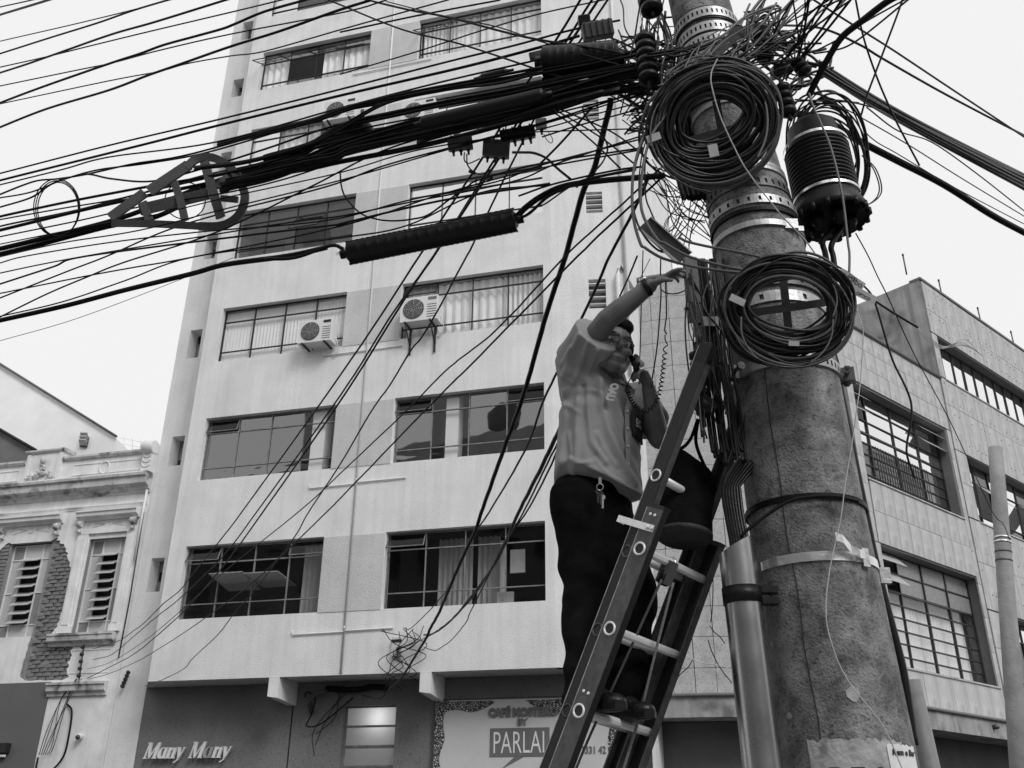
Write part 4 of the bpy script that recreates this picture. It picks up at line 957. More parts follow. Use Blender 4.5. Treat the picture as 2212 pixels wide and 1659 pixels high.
# black sheath and pipes strapped beside the pole
def pxpath(pts, Y, n=8):
    if isinstance(Y, (int, float)): Y = [Y] * len(pts)
    return cr([at(x, y, q) for (x, y), q in zip(pts, Y)], n)
tag(MB().tube(pxpath([c(6, 880, 330), c(6, 985, 650), c(6, 1030, 880), c(6, 1110, 1280), c(6, 1185, 1646), c(9, 1240, 270), c(9, 1310, 560), c(9, 1400, 900), c(9, 1440, 1090), c(9, 1500, 1500)], 3.68), .019, 10).build('black_sheath', RUB), 'black plastic pipe running down the right edge of the big pole', 'pipe')
tag(MB().tube(pxpath([c(9, 1300, 480), c(9, 1345, 640), c(9, 1400, 880), c(9, 1450, 1080)], 3.72), .012, 8).build('thin_sheath', RUBG), 'thin grey cable entering the short plastic conduit', 'cable')
t = thing('plastic_conduit', 'short grey plastic conduit standing open-topped at the right of the pole', 'conduit', at(1990, 1659, 3.75))
P0, P1_ = at(1966, 1470, 3.76), at(2008, 1659, 3.76); dd = (P1_ - P0).normalized()
MB().lathe(P0, dd, [(0, .033), (.0, .0375), (.45, .0385), (1.55, .04)], 24, cap=False).build('tube', PVC, t)
MB().obox(axis(2.5)[0] + V((.262, 0, .0)), (.02, 0, 0), (0, .012, 0), (0, 0, .03)).build('clip', STEEL, t)
# tall steel conduit on the left with cut mouth
t = thing('steel_conduit', 'tall galvanised steel conduit strapped to the left of the pole', 'conduit', at(1640, 1659, 3.45))
P0, P1_ = at(1590, 1178, 3.46), at(1648, 1659, 3.46); dd = (P1_ - P0).normalized(); b = MB(); n = 32; rr = 39 * (P0 - CAM).dot(EF) / FPX
rx = dd.cross(V((0, -1, 0))).normalized(); ry = dd.cross(rx)
for i, s in enumerate((0, .06, .12, .3, 1.0, 2.2)):
    for j in range(n):
        a = j * 2 * math.pi / n; q = P0 + rx * (math.cos(a) * rr) + ry * (math.sin(a) * rr)
        lean = -.035 * math.cos(a) * -1 if i == 0 else 0
        b.v.append(q + dd * (s + (lean if i == 0 else 0)))
for i in range(5):
    for j in range(n): b.face((i * n + j, i * n + (j + 1) % n, i * n + n + (j + 1) % n, i * n + n + j), 0, True)
b.build('tube', GALV, t)
z = at(1640, 1280, 3.4).z; C_ = P0 + dd * ((P0.z - z) / -dd.z)
k = MB(); k.lathe(C_ - dd * .03, dd, [(0, rr + .004), (.06, rr + .004)], 28); k.build('clamp', RUB, t)
k = MB(); k.obox(C_ + V((.095, -.01, .02)), (.03, 0, 0), (0, .02, 0), (0, 0, .012)); k.obox(C_ + V((.095, -.01, -.02)), (.03, 0, 0), (0, .02, 0), (0, 0, .012)); k.tube([C_ + V((.1, -.02, -.04)), C_ + V((.1, -.02, .05))], .006, 6); k.build('bracket', RUB, t)
# far pole on the right
t = thing('street_pole', 'plain grey concrete pole standing further down the right-hand street', 'street pole', (6.2, 12.5, 0))
P0, P1_ = at(2150, 968, 12.5), at(2203, 1660, 12.5); dd = (P1_ - P0).normalized()
MB().lathe(P0, dd, [(0, .094), (.5, .097), (3, .112), (7.3, .125)], 24).build('shaft', POLE2, t)
for s, h in ((1.30, .03), (1.36, .03), (1.5, .02), (1.62, .02)): MB().lathe(P0 + dd * s, dd, [(0, .108), (h, .108)], 24).build('strap', STEEL if s < 1.4 else STEEL_D, t)

# ------------------------------------------------------------------ cables
def path3(pts, Y0, Y1):                                   # picture points, straight recession from Y0 to Y1
    L = [0]
    for a, b in zip(pts, pts[1:]): L.append(L[-1] + math.hypot(a[0] - b[0], a[1] - b[1]))
    return [at(x, y, 1 / (1 / Y0 + (1 / Y1 - 1 / Y0) * l / L[-1])) for (x, y), l in zip(pts, L)]
def cable(pts, wpx, Y0, Y1, label, group=None, m=None, n=6, seg=7, name='cable', wob=0):
    P = cr(path3(pts, Y0, Y1), seg)
    r = wpx / 2 * pxm(P[len(P) // 2])
    if wob: P = [p + V((0, 0, noise.noise(p * 9 + V((wob, 0, 0))) * r * .8)) for p in P]
    o = MB().tube(P, r, n).build(name, m or BLK); tag(o, label, 'cable', group); return o
def C(n, *xy): return [c(n, xy[i], xy[i + 1]) for i in range(0, len(xy), 2)]
ORD = ['first', 'second', 'third', 'fourth', 'fifth', 'sixth', 'seventh', 'eighth', 'ninth', 'tenth', 'eleventh', 'twelfth', 'thirteenth', 'fourteenth', 'fifteenth', 'sixteenth', 'seventeenth', 'eighteenth', 'nineteenth', 'twentieth', 'twenty-first', 'twenty-second', 'twenty-third', 'twenty-fourth', 'twenty-fifth', 'twenty-sixth', 'twenty-seventh', 'twenty-eighth', 'twenty-ninth', 'thirtieth']
def toward(pts, x):  return pts
# cables that cross the left edge of the view, top to bottom: (points, width px, distance at left, distance at right)
LEFT = [
 (C(1, -120, 72, 0, 45, 205, 0, 700, -120), 3, 6, 4.4), (C(1, -100, 128, 0, 95, 310, 0, 700, -130), 5, 6, 4.4),
 (C(1, -100, 292, 0, 265, 480, 155, 860, 62, 1090, 0, 1500, -110), 2.6, 6, 4.4), (C(1, -100, 375, 0, 345, 330, 240, 620, 150, 860, 66, 1085, -2, 1500, -130), 4, 6, 4.4),
 (C(1, -100, 455, 0, 432, 300, 365, 560, 300, 950, 205, 1500, 75, 1810, 0, 2200, -95), 3, 6, 4.2), (C(1, -100, 500, 0, 468, 180, 410, 420, 325, 720, 220, 1000, 140, 1450, 0, 1800, -110), 4.6, 6, 4.2),
 (C(1, -100, 575, 0, 553, 500, 450, 720, 405, 1020, 325, 1480, 220, 2212, 78) + C(2, 300, 0), 3, 6, 4.2), (C(1, -100, 705, 0, 662, 270, 560, 700, 410, 900, 345, 1050, 290, 1250, 235, 1430, 185, 1520, 150, 1700, 75, 1960, 0, 2200, -75), 5.5, 6, 4.2),
 (C(1, -100, 690, 0, 668, 700, 520, 1020, 460, 1200, 410, 1480, 360, 1700, 330) + C(2, 0, 192, 250, 122, 700, -2), 3, 6, 4), (C(1, -100, 860, 0, 818, 300, 700, 700, 580, 950, 485, 1180, 405, 1480, 300, 1800, 200, 2150, 75) + C(2, 200, 0), 5.5, 6, 4),
 (C(1, -100, 1140, 0, 1115, 700, 935, 1400, 770) + C(2, 0, 575, 700, 395, 1130, 290, 1500, 190, 1800, 130), 4.6, 5.6, 3.7), (C(1, -100, 1190, 0, 1160, 600, 1010, 1000, 910, 1390, 810) + C(2, 0, 615, 800, 430, 1300, 300, 1540, 230), 6, 5.6, 3.7),
 (C(1, -100, 1210, 0, 1188, 400, 1090, 700, 1010, 1380, 915) + C(2, 0, 695, 640, 530, 1250, 390, 1500, 330), 4, 5.6, 3.7), (C(1, -100, 1290, 0, 1250, 150, 1190, 250, 1160, 370, 1150, 560, 1120, 850, 1055, 1250, 985) + C(2, -60, 735, 300, 660, 700, 560, 1250, 470, 1600, 440), 4.5, 5.4, 3.7),
 (C(1, -100, 1290, 0, 1272, 200, 1235, 420, 1150, 640, 1090, 950, 1050, 1370, 970) + C(2, 0, 725, 500, 600, 1100, 500, 1600, 430), 4, 5.4, 3.7), (C(1, -100, 1362, 0, 1332, 200, 1270, 320, 1190, 420, 1150, 560, 1120, 720, 1150, 980, 1165) + C(1, 1300, 1085, 1700, 960) + C(2, 0, 800, 600, 690, 1300, 560, 1700, 500), 4.5, 5.2, 3.7),
 (C(1, -100, 1420, 0, 1392, 450, 1295, 950, 1200, 1250, 1150, 1600, 1080, 2000, 960) + C(2, 30, 900, 500, 790, 1000, 690, 1500, 600), 7, 5.2, 3.7), (C(1, -100, 1432, 0, 1412, 400, 1340, 800, 1270, 1300, 1130, 1700, 1040) + C(2, 0, 860, 700, 720, 1400, 590), 4, 5.2, 3.7),
 (C(1, -100, 1500, 0, 1480, 430, 1375, 800, 1290, 1400, 1165, 1800, 1080) + C(2, 0, 1000, 500, 880, 900, 800, 1300, 680, 1700, 560, 2000, 470), 9, 5.2, 3.7), (C(1, -100, 1500, 0, 1455, 500, 1350, 900, 1245, 1400, 1130) + C(2, 0, 960, 450, 870, 1100, 720, 1500, 610), 5, 5.2, 3.7),
 (C(1, -100, 1545, 0, 1522, 500, 1420, 900, 1330, 1450, 1240, 1800, 1160) + C(2, 0, 1040, 400, 950, 700, 890, 1100, 800, 1500, 700, 1960, 590), 4, 5, 3.6), (C(1, -100, 1595, 0, 1570, 600, 1450, 1000, 1380, 1500, 1260) + C(2, 0, 1110, 500, 965, 1200, 850, 1600, 745, 2000, 640), 3.2, 5, 3.6),
 (C(1, -60, 1650, 0, 1635, 300, 1560, 700, 1455, 1000, 1395, 1300, 1250, 1500, 1170, 2000, 1080) + C(2, 0, 1040, 600, 920, 1300, 730, 1700, 600), 12, 5.2, 4.4), (C(1, -60, 1612, 0, 1600, 350, 1515, 700, 1425, 950, 1340) + C(1, 1300, 1200, 1500, 1130, 1900, 1010) + C(2, 0, 880, 700, 770, 1400, 620), 12, 5.2, 4.4),
 (C(4, -100, 30, 0, 5, 400, -85) + C(1, 900, 1480, 1500, 1330) + C(2, 0, 1160, 700, 960, 1300, 800, 1950, 600), 3.4, 5, 3.6), (C(4, -100, 70, 0, 45, 170, 0) + C(1, 700, 1560, 1300, 1490) + C(2, -100, 1420, 430, 1290, 1000, 1170, 1300, 1060, 1950, 890), 3.6, 5, 3.6),
 (C(4, -100, 140, 0, 110, 550, 0) + C(1, 1800, 1440) + C(2, 0, 1390, 450, 1300, 1100, 1170, 1400, 1050, 1950, 870), 3.8, 5, 3.5), (C(4, -100, 210, 0, 180, 340, 70, 560, 0) + C(1, 1700, 1500, 2212, 1440) + C(2, 0, 1440, 650, 1290, 1350, 1180), 5, 5, 3.6),
 (C(4, -100, 250, 0, 240, 150, 210, 550, 130, 850, 75, 1250, 5) + C(2, 0, 1455, 650, 1250, 1250, 1090, 1950, 960), 3.6, 5, 3.5), (C(4, -100, 310, 0, 270, 430, 100, 690, 0) + C(1, 1050, 1490, 1400, 1380, 2100, 1200) + C(2, 300, 1060, 900, 900, 1400, 760, 2000, 560), 4, 5, 3.7),
 (C(4, -80, 430, 0, 392, 300, 245, 560, 135, 800, 40) + C(1, 1400, 1490, 2000, 1200) + C(2, 300, 960, 1000, 760, 1500, 640), 4, 5, 3.8), (C(4, -80, 405, 0, 388, 400, 295, 800, 160, 1250, 5) + C(2, 0, 1530, 430, 1450, 900, 1240, 1350, 1190), 3.6, 5, 3.7),
 (C(4, -80, 432, 0, 414, 420, 320, 800, 220, 1230, 115, 1450, 55) + C(4, 1850, 0, 2100, -55), 12, 5, 4.1), (C(4, -100, 580, 0, 545, 500, 400, 1150, 155, 1500, 10), 1.4, 6, 6)]
def edge_y(pts):
    for (a, b), (p, q) in zip(pts, pts[1:]):
        if a <= 0 <= p: return b + (q - b) * (0 - a) / (p - a + 1e-9)
    return pts[0][1]
LEFT.sort(key=lambda e: edge_y(e[0]))
for i, (pts, wpx, Ya, Yb) in enumerate(LEFT):
    kind = 'very thick' if wpx >= 9 else ('thick' if wpx >= 4.6 else ('thin' if wpx < 3.3 else 'medium'))
    o_ = ORD[i] if i < len(ORD) else ['thirty-first', 'thirty-second', 'thirty-third', 'thirty-fourth', 'thirty-fifth', 'thirty-sixth'][i - len(ORD)]
    cable(pts, wpx, Ya + rnd.uniform(-.15, .15), Yb + rnd.uniform(-.08, .08), f'{kind} black cable, {o_} from the top where cables cross the left edge', 'cables crossing to the left edge')
# more strands of the dense bundle in front of the block
k = 0
for base, cnt, jit, wr in ((C(1, 1250, 1085, 1600, 1040, 2000, 925) + C(2, 0, 830, 300, 660, 700, 570, 1000, 530, 1250, 470, 1500, 420, 1900, 340), 9, 18, (3, 6)),
                           (C(1, 1450, 1190, 1800, 1110) + C(2, 0, 950, 520, 800, 1000, 720, 1400, 610, 1700, 520, 2050, 440), 14, 42, (3.5, 8)),
                           (C(2, 500, 900, 900, 790, 1200, 700, 1500, 620, 1750, 590, 2050, 530), 10, 26, (4, 8)), (C(2, 1200, 640, 1500, 560, 1800, 560, 2050, 590), 7, 40, (4, 8)), (C(2, 1250, 600, 1550, 520, 1900, 450, 2150, 400), 8, 40, (3, 6)),
                           (C(1, 1400, 925, 1700, 850, 2000, 775) + C(2, 0, 712, 200, 655, 500, 592, 900, 520, 1300, 445), 7, 15, (3, 7)), (C(2, 0, 990, 350, 900, 700, 840, 1200, 720, 1700, 590), 6, 22, (4, 8)), (C(1, 1420, 1210, 1650, 1130, 1950, 1050, 2150, 1010) + C(2, 60, 960, 400, 880, 700, 820, 1000, 760, 1400, 640, 1800, 550), 12, 30, (4, 9)), (C(1, 1700, 1010, 2000, 925) + C(2, 0, 810, 350, 730, 700, 660, 1100, 590, 1500, 500, 1900, 430), 8, 24, (4, 8))):
    for i in range(cnt):
        a, b = rnd.uniform(-jit, jit), rnd.uniform(-jit, jit); n_ = len(base)
        pts = [(x + rnd.uniform(-6, 6) * .4, y + (a + (b - a) * q / (n_ - 1)) / 2.976) for q, (x, y) in enumerate(base)]
        cable(pts, rnd.uniform(*wr), 4.3 + rnd.uniform(-.2, .2), 3.6 + rnd.uniform(-.12, .12), 'black cable packed in the dense bundle running from the pole across the office block', 'cables in the dense bundle'); k += 1
# fine lines crossing the block
for pts, wpx, Ya, Yb, lab in (
 (C(2, 0, 478, 500, 330, 900, 200, 1280, 90, 1690, 0, 1900, -50), 3.4, 4.6, 4, 'thin cable rising over the upper windows towards the top edge'),
 (C(2, 0, 207, 500, 100, 1030, 0), 4.2, 4.5, 4.2, 'medium cable crossing above the open hopper window'),
 (C(2, -180, -40, 0, 30, 400, 190, 780, 285, 1280, 450, 1500, 520, 1700, 560), 4.2, 4.4, 3.6, 'long cable sloping down right below the upper windows, lower of two'),
 (C(2, 100, -30, 180, 0, 450, 65, 700, 112, 1200, 240, 1700, 320, 1830, 350), 5, 4.4, 3.5, 'long cable sloping down right over the upper windows to the black box, upper of two'),
 (C(2, 300, 10, 700, 112, 1000, 170, 1300, 270, 1800, 420), 3, 4.4, 3.5, 'thin cable sloping down right across the face of the black box'),
 (C(2, 1090, 850, 1130, 852, 1560, 838, 2000, 825), 3, 4, 3.6, 'thin level wire right of the grey tap boxes'), (C(2, 1300, 880, 1540, 805, 1800, 735, 1960, 690), 4, 3.9, 3.6, 'short cable rising right from the wrapped drop cable'),
 (C(2, 1260, 640, 1450, 745, 1700, 900, 1900, 1060), 4, 3.9, 3.5, 'upper cable of three slanting down right to the coil'), (C(2, 1220, 650, 1400, 740, 1600, 890, 1800, 1080), 4, 3.9, 3.5, 'middle cable of three slanting down right to the coil'), (C(2, 1300, 650, 1480, 730, 1750, 850, 1980, 1020), 4, 3.9, 3.5, 'rightmost cable of three slanting down right to the coil'),
 (C(2, 1720, 560, 1850, 640, 2000, 740, 2060, 800), 8, 3.9, 3.5, 'thick stub of cable bending down towards the big coil'),
 (C(2, 0, 1100, 10, 1200, 40, 1275, 130, 1370, 240, 1410, 350, 1420, 470, 1408, 570, 1380, 700, 1285, 820, 1200, 900, 1155, 1300, 1050, 1950, 950), 4, 4.2, 3.6, 'slack cable hanging in a deep loop in front of the fourth window row'),
 (C(2, 1560, 690, 1570, 730, 1620, 800, 1700, 890, 1720, 960, 1690, 1040, 1630, 1110), 4, 3.9, 3.8, 'cable looping down in a bow to the wrapped drop clamp'),
 (C(2, 1620, 690, 1500, 830, 1400, 940, 1290, 1050), 5, 3.9, 4.2, 'straight cable slanting down left beside the tap boxes'),
 (C(2, 1110, 980, 1180, 980, 1250, 985, 1330, 1020, 1400, 1085, 1480, 1150), 6, 4.2, 3.8, 'thick cable curving from the grey tap box down to the lower bundle'),
 (C(2, 800, 980, 800, 1030, 830, 1050, 900, 1020), 3, 4.2, 4.2, 'small wire hook hanging under the left tap box'), (C(2, 815, 990, 820, 1060, 860, 1105, 910, 1120, 970, 1090, 1020, 1020, 1060, 850, 1080, 760), 3.2, 4.2, 4.1, 'thin wire looping under the grey tap boxes'),
 (C(2, 1310, 860, 1330, 900, 1360, 920, 1365, 890, 1340, 850), 1.8, 4.1, 4.1, 'tiny wire loop below the right-hand tap box'),
 (C(2, 1140, 1390, 1200, 1330, 1300, 1260, 1450, 1195, 1700, 1160, 1950, 1140, 2080, 1130), 14, 4, 3.5, 'very thick cable rising right from the long ribbed closure to the pole'), (C(2, 1140, 1410, 1220, 1370, 1330, 1270, 1450, 1210, 1600, 1150, 1900, 1090), 7, 4, 3.5, 'thick cable beside the rising one at the long ribbed closure'),
 (C(2, 1150, 1420, 1250, 1340, 1320, 1310, 1420, 1240, 1480, 1200), 4, 4, 3.8, 'thin spliced cable at the end of the long ribbed closure'), (C(2, 1150, 1260, 1350, 1190, 1600, 1130, 1800, 1090, 1960, 1070), 5, 3.9, 3.5, 'lashed messenger wire with ties near the coil'),
 (C(2, 20, 1600, -60, 1580) + C(4, 1900, 10, 1700, 20), 8, 4.05, 4.15, 'short cable leaving the left end of the long ribbed closure')):
    cable(pts, wpx, Ya, Yb, lab)
# drop cables from the pole down to the buildings across the street
G = 'drop cables to the old house'
for pts, wpx, Ya, Yb, lab, g in (
 (C(2, 1600, -90, 1545, 0, 1395, 250, 1160, 600, 1000, 870, 900, 1040, 640, 1430, 510, 1646) + C(5, 0, 770) + C(4, 1555, 1646) + C(7, 1385, 220, 1240, 400, 1150, 510, 1050, 590, 930, 710, 850, 770, 760, 830, 600, 880), 3.2, 3.8, 20.7, 'first drop cable from the left, ending highest on the insulator rack', G),
 (C(2, 1700, -120, 1620, 0, 1330, 470, 1010, 1000, 600, 1646) + C(5, 330, 380, 0, 900) + C(4, 1650, 1646) + C(7, 1420, 300, 1150, 560, 1000, 680, 860, 800, 720, 915, 600, 950), 3.2, 3.8, 20.7, 'second drop cable from the left, over the lowest left window', G),
 (C(2, 1740, -120, 1660, 0, 1400, 400, 1040, 990, 620, 1620) + C(5, 420, 270, 0, 935) + C(4, 1690, 1646) + C(7, 1450, 330, 1200, 620, 980, 820, 850, 920, 680, 1010, 560, 1070), 3.6, 3.8, 20.7, 'third drop cable from the left, close beside the second', G),
 (C(2, 1790, -130, 1720, 0, 1400, 490, 1130, 1000, 870, 1540) + C(5, 815, 0, 760, 100, 640, 330, 520, 530, 460, 600, 320, 830, 200, 1000, 0, 1340) + C(4, 1985, 1646) + C(7, 1880, 180, 1640, 500, 1500, 660, 1400, 790, 1240, 940, 1180, 1010, 1040, 1080, 930, 1120), 3.4, 3.8, 19.9, 'kinked drop cable reaching the corner of the overhanging soffit', None),
 (C(2, 2060, 1080, 1830, 1300, 1640, 1470, 1450, 1646) + C(5, 1000, 480, 700, 720, 400, 1020, 0, 1400) + C(4, 1925, 1640) + C(7, 1400, 420, 1100, 690, 900, 850, 700, 970, 560, 1010), 3, 3.5, 20.7, 'upper of two long thin drop cables crossing below the bracketed air conditioner', None),
 (C(2, 2060, 1150, 1820, 1370, 1530, 1646) + C(5, 900, 640, 560, 980, 0, 1560) + C(4, 2100, 1646) + C(7, 1640, 440, 1350, 660, 1100, 830, 900, 950, 700, 1040, 570, 1075), 3, 3.5, 20.7, 'lower of two long thin drop cables crossing below the bracketed air conditioner', None),
 (C(2, 1740, 640, 1735, 690, 1700, 830, 1640, 1060, 1560, 1240, 1520, 1380, 1450, 1646) + C(5, 1350, 300, 1270, 580, 1200, 830, 1100, 1120, 1050, 1250, 910, 1646) + C(8, 870, 120, 790, 290, 720, 450, 640, 640, 580, 750, 560, 800, 500, 900, 400, 1060, 330, 1130, 250, 1200, 150, 1180), 8.5, 3.8, 18.9, 'thickest twisted drop cable hanging down the middle of the facade', None),
 (C(2, 1990, 1130, 1870, 1390, 1735, 1646) + C(5, 1620, 260, 1480, 560, 1370, 800, 1300, 950, 1190, 1250, 960, 1646) + C(8, 840, 180, 700, 480, 640, 560, 560, 650, 450, 750, 410, 745), 4.6, 3.6, 18.1, 'drop cable just right of the thickest one, ending at the junction box', None),
 (C(5, 1540, 860, 1415, 1110, 1280, 1390, 1150, 1646) + C(8, 1030, 270, 930, 430, 830, 560, 720, 690, 600, 780, 540, 790), 6, 5, 18.1, 'thick drop cable emerging behind the worker towards the lower facade', None),
 (C(5, 1540, 900, 1420, 1160, 1330, 1340, 1180, 1646) + C(8, 1060, 200, 930, 440, 800, 610, 640, 760, 440, 860), 3.4, 5, 18.1, 'thin drop cable close under the thick one behind the worker', None),
 (C(5, 1560, 920, 1420, 1190, 1350, 1360, 1200, 1646) + C(8, 1060, 190, 960, 400, 900, 520, 860, 600, 830, 660, 810, 710, 720, 820, 660, 865, 610, 890, 540, 870), 2.6, 5, 18.1, 'kinked thin wire hanging lowest behind the worker', None)):
    cable(pts, wpx, Ya, Yb, lab, g, seg=9, wob=rnd.random() * 50 + 1)
# loose wires hanging round the junction box
for i in range(9):
    P = [P1(-1.1 + rnd.uniform(-.25, .5), -.08 - rnd.random() * .1, 5.0 - k * .22 + rnd.uniform(-.1, .1)) + V((rnd.uniform(-.15, .15), 0, 0)) for k in range(rnd.randrange(4, 7))]
    tag(MB().tube(cr(P, 6), .008, 5).build('loose_wire', BLK), 'loose black wire curling on the facade beside the small junction box', 'wire', 'loose wires at the junction box')
P = [P2(-3.35, -.06, 4.0), P2(-3.25, -.16, 4.08), P2(-3.05, -.2, 3.95), P2(-3.1, -.2, 3.65), P2(-3.2, -.15, 3.45), P2(-2.9, -.12, 3.5), P2(-2.3, -.1, 3.95)]
tag(MB().tube([P2(-3.16, -.05, 3.7), P2(-3.2, -.16, 3.9), P2(-3.02, -.2, 4.05), P2(-2.85, -.14, 4.08)], .05, 8).build('hook_pipe', RUBG), 'grey bent entry pipe on the dark wall between the brackets', 'pipe')
tag(MB().tube(cr(P, 6), .014, 6).build('loose_wire', BLK), 'thin wire looping under the grey bent entry pipe', 'wire')
P = [P2(-2.9, -.05, 4.15), P2(-2.3, -.12, 4.1), P2(-1.9, -.12, 4.14), P2(-1.6, -.1, 4.12)]
tag(MB().tube(cr(P, 6), .055, 6).build('cable_bundle', BLK), 'short ragged black cable bundle above the lit window', 'cable')
for i in range(3): P = [P2(-2.6 + .1 * i, -.1, 4.1), P2(-2.62 - .2 * i, -.16, 3.6 - .1 * i), P2(-3.0, -.12, 3.3 - .2 * i)]; tag(MB().tube(cr(P, 6), .008, 5).build('loose_wire', BLK), 'thin slack wire sagging left of the lit window', 'wire', 'slack wires by the lit window')
for i in range(6):
    P = [P2(-8.6 + rnd.uniform(-.1, .1), -.08, 4.5), P2(-8.8 + rnd.uniform(-.2, .2), -.1, 4.1), P2(-8.9 - .05 * i, -.09, 3.5 - rnd.random() * .3), P2(-9.0 - .05 * i, -.06, 3.0)]
    tag(MB().tube(cr(P, 6), .007, 5).build('loose_wire', BLK), 'thin wire hanging over the white pilaster from the insulator rack', 'wire', 'wires on the white pilaster')
# fine wires on the drum wall
for pts, m in ((C(15, 975, 195, 1100, 205, 1170, 245, 1300, 290, 1480, 315, 1640, 360), WIREL), (C(15, 1165, 245, 1110, 340, 1010, 430, 950, 520), BLK), (C(15, 880, 460, 920, 580, 955, 680, 990, 725), WIREL), (C(15, 1360, 0, 1400, 130, 1480, 300, 1560, 420, 1660, 540), BLK), (C(14, 1135, 100, 1145, 600, 1150, 1000, 1140, 1300, 1120, 1450), BLK), (C(14, 1110, 1490, 1160, 1560, 1230, 1620, 1290, 1700), BLK)):
    P = path3(pts, 18.55, 18.55); tag(MB().tube(cr(P, 6), .010, 5).build('wall_wire', m), 'thin wire straggling over the rounded stone wall behind the ladder', 'wire', 'wires on the rounded wall')
# cables leaving the pole to the right
RG = 'cables leaving to the right'
for pts, wpx, Ya, Yb, lab in (
 (C(3, 800, -40, 970, 70, 1320, 290, 1480, 395, 1750, 575, 2212, 880, 2300, 940), 4.2, 3.7, 5.2, 'upper of the two high cables crossing the sky on the right'), (C(3, 550, 160, 900, 180, 1150, 285, 1300, 375, 1650, 575, 1960, 740, 2212, 870, 2300, 915), 5, 3.7, 5.2, 'lower of the two high cables crossing the sky on the right'),
 (C(3, 640, 720, 900, 760, 1150, 905, 1400, 1035, 1700, 1190, 2000, 1380, 2212, 1495, 2320, 1550), 15, 3.9, 5.2, 'very thick lowest cable passing behind the ribbed canister to the right'),
 (C(3, 1165, 740, 1180, 830, 1260, 910, 1400, 990, 1700, 1170, 2000, 1330, 2212, 1440), 2.6, 3.8, 5, 'thin wire bending down beside the thick lowest right cable'),
 (C(3, 860, 590, 1100, 720, 1450, 920, 1800, 1140, 2212, 1390), 2.6, 3.7, 5, 'thin straight wire above the thick lowest right cable'), (C(3, 1200, 690, 1400, 840, 1620, 915, 1900, 1110, 2212, 1355), 3, 3.7, 5, 'thin wire just under the right-hand cable bundle'),
 (C(3, 740, 640, 900, 650, 1100, 658, 1240, 690), 4, 3.6, 3.7, 'short level wire right of the pole below the bundle'), (C(3, 730, 655, 960, 640, 1150, 660), 3, 3.6, 3.7, 'short level wire right of the pole, thinner of the pair'),
 (C(3, 1430, -40, 1420, 30, 1320, 300, 1260, 460, 1200, 620, 1165, 740), 4.4, 3.4, 3.7, 'wire dropping steeply left across the right-hand sky'), (C(3, 1125, -40, 1130, 0, 1180, 240, 1260, 480, 1330, 650, 1400, 800, 1540, 1065), 4.4, 3.4, 3.9, 'wire dropping steeply right across the right-hand sky'),
 (C(3, 1500, -60, 1350, 0, 1170, 135, 1040, 240, 950, 380, 880, 510, 825, 620), 16, 3.2, 3.6, 'thickest cable fanning up and right from the pole head'),
 (C(3, 1500, -30, 1440, 20, 1200, 215, 1090, 290, 1000, 322, 860, 345), 4.4, 3.2, 3.6, 'cable swinging up right under the thickest fanning cable'), (C(3, 1550, -60, 1210, 130, 1050, 235, 850, 340), 4, 3.2, 3.6, 'cable close above the one swinging up right')):
    cable(pts, wpx, Ya, Yb, lab, RG if 'cable' in lab else None, m=BLK2 if wpx < 9 else BLK)
for i in range(18):
    a, b = rnd.uniform(-30, 30), rnd.uniform(-62, 62); base = [(900, 430), (1200, 625), (1500, 800), (1900, 1010), (2212, 1170), (2320, 1230)]
    cable([c(3, x, y + a + (b - a) * q / 5) for q, (x, y) in enumerate(base)], rnd.uniform(4, 11), 3.7 + rnd.uniform(-.1, .1), 5.2, 'dark cable in the broad bundle descending to the right edge', 'cables in the right-hand bundle', m=BLK2)
for i in range(13):
    x0, y0 = rnd.uniform(560, 860), rnd.uniform(150, 460); x1 = rnd.uniform(700, 1180)
    cable(C(3, x0 - 40, y0 + 60, x0, y0, (x0 + x1) / 2 + rnd.uniform(-20, 20), y0 * .45 + rnd.uniform(-20, 20), x1, -20), rnd.uniform(2.5, 6), 3.6, 3.2, 'dark cable fanning up from the pole head to the top edge', 'cables fanning up from the pole head')
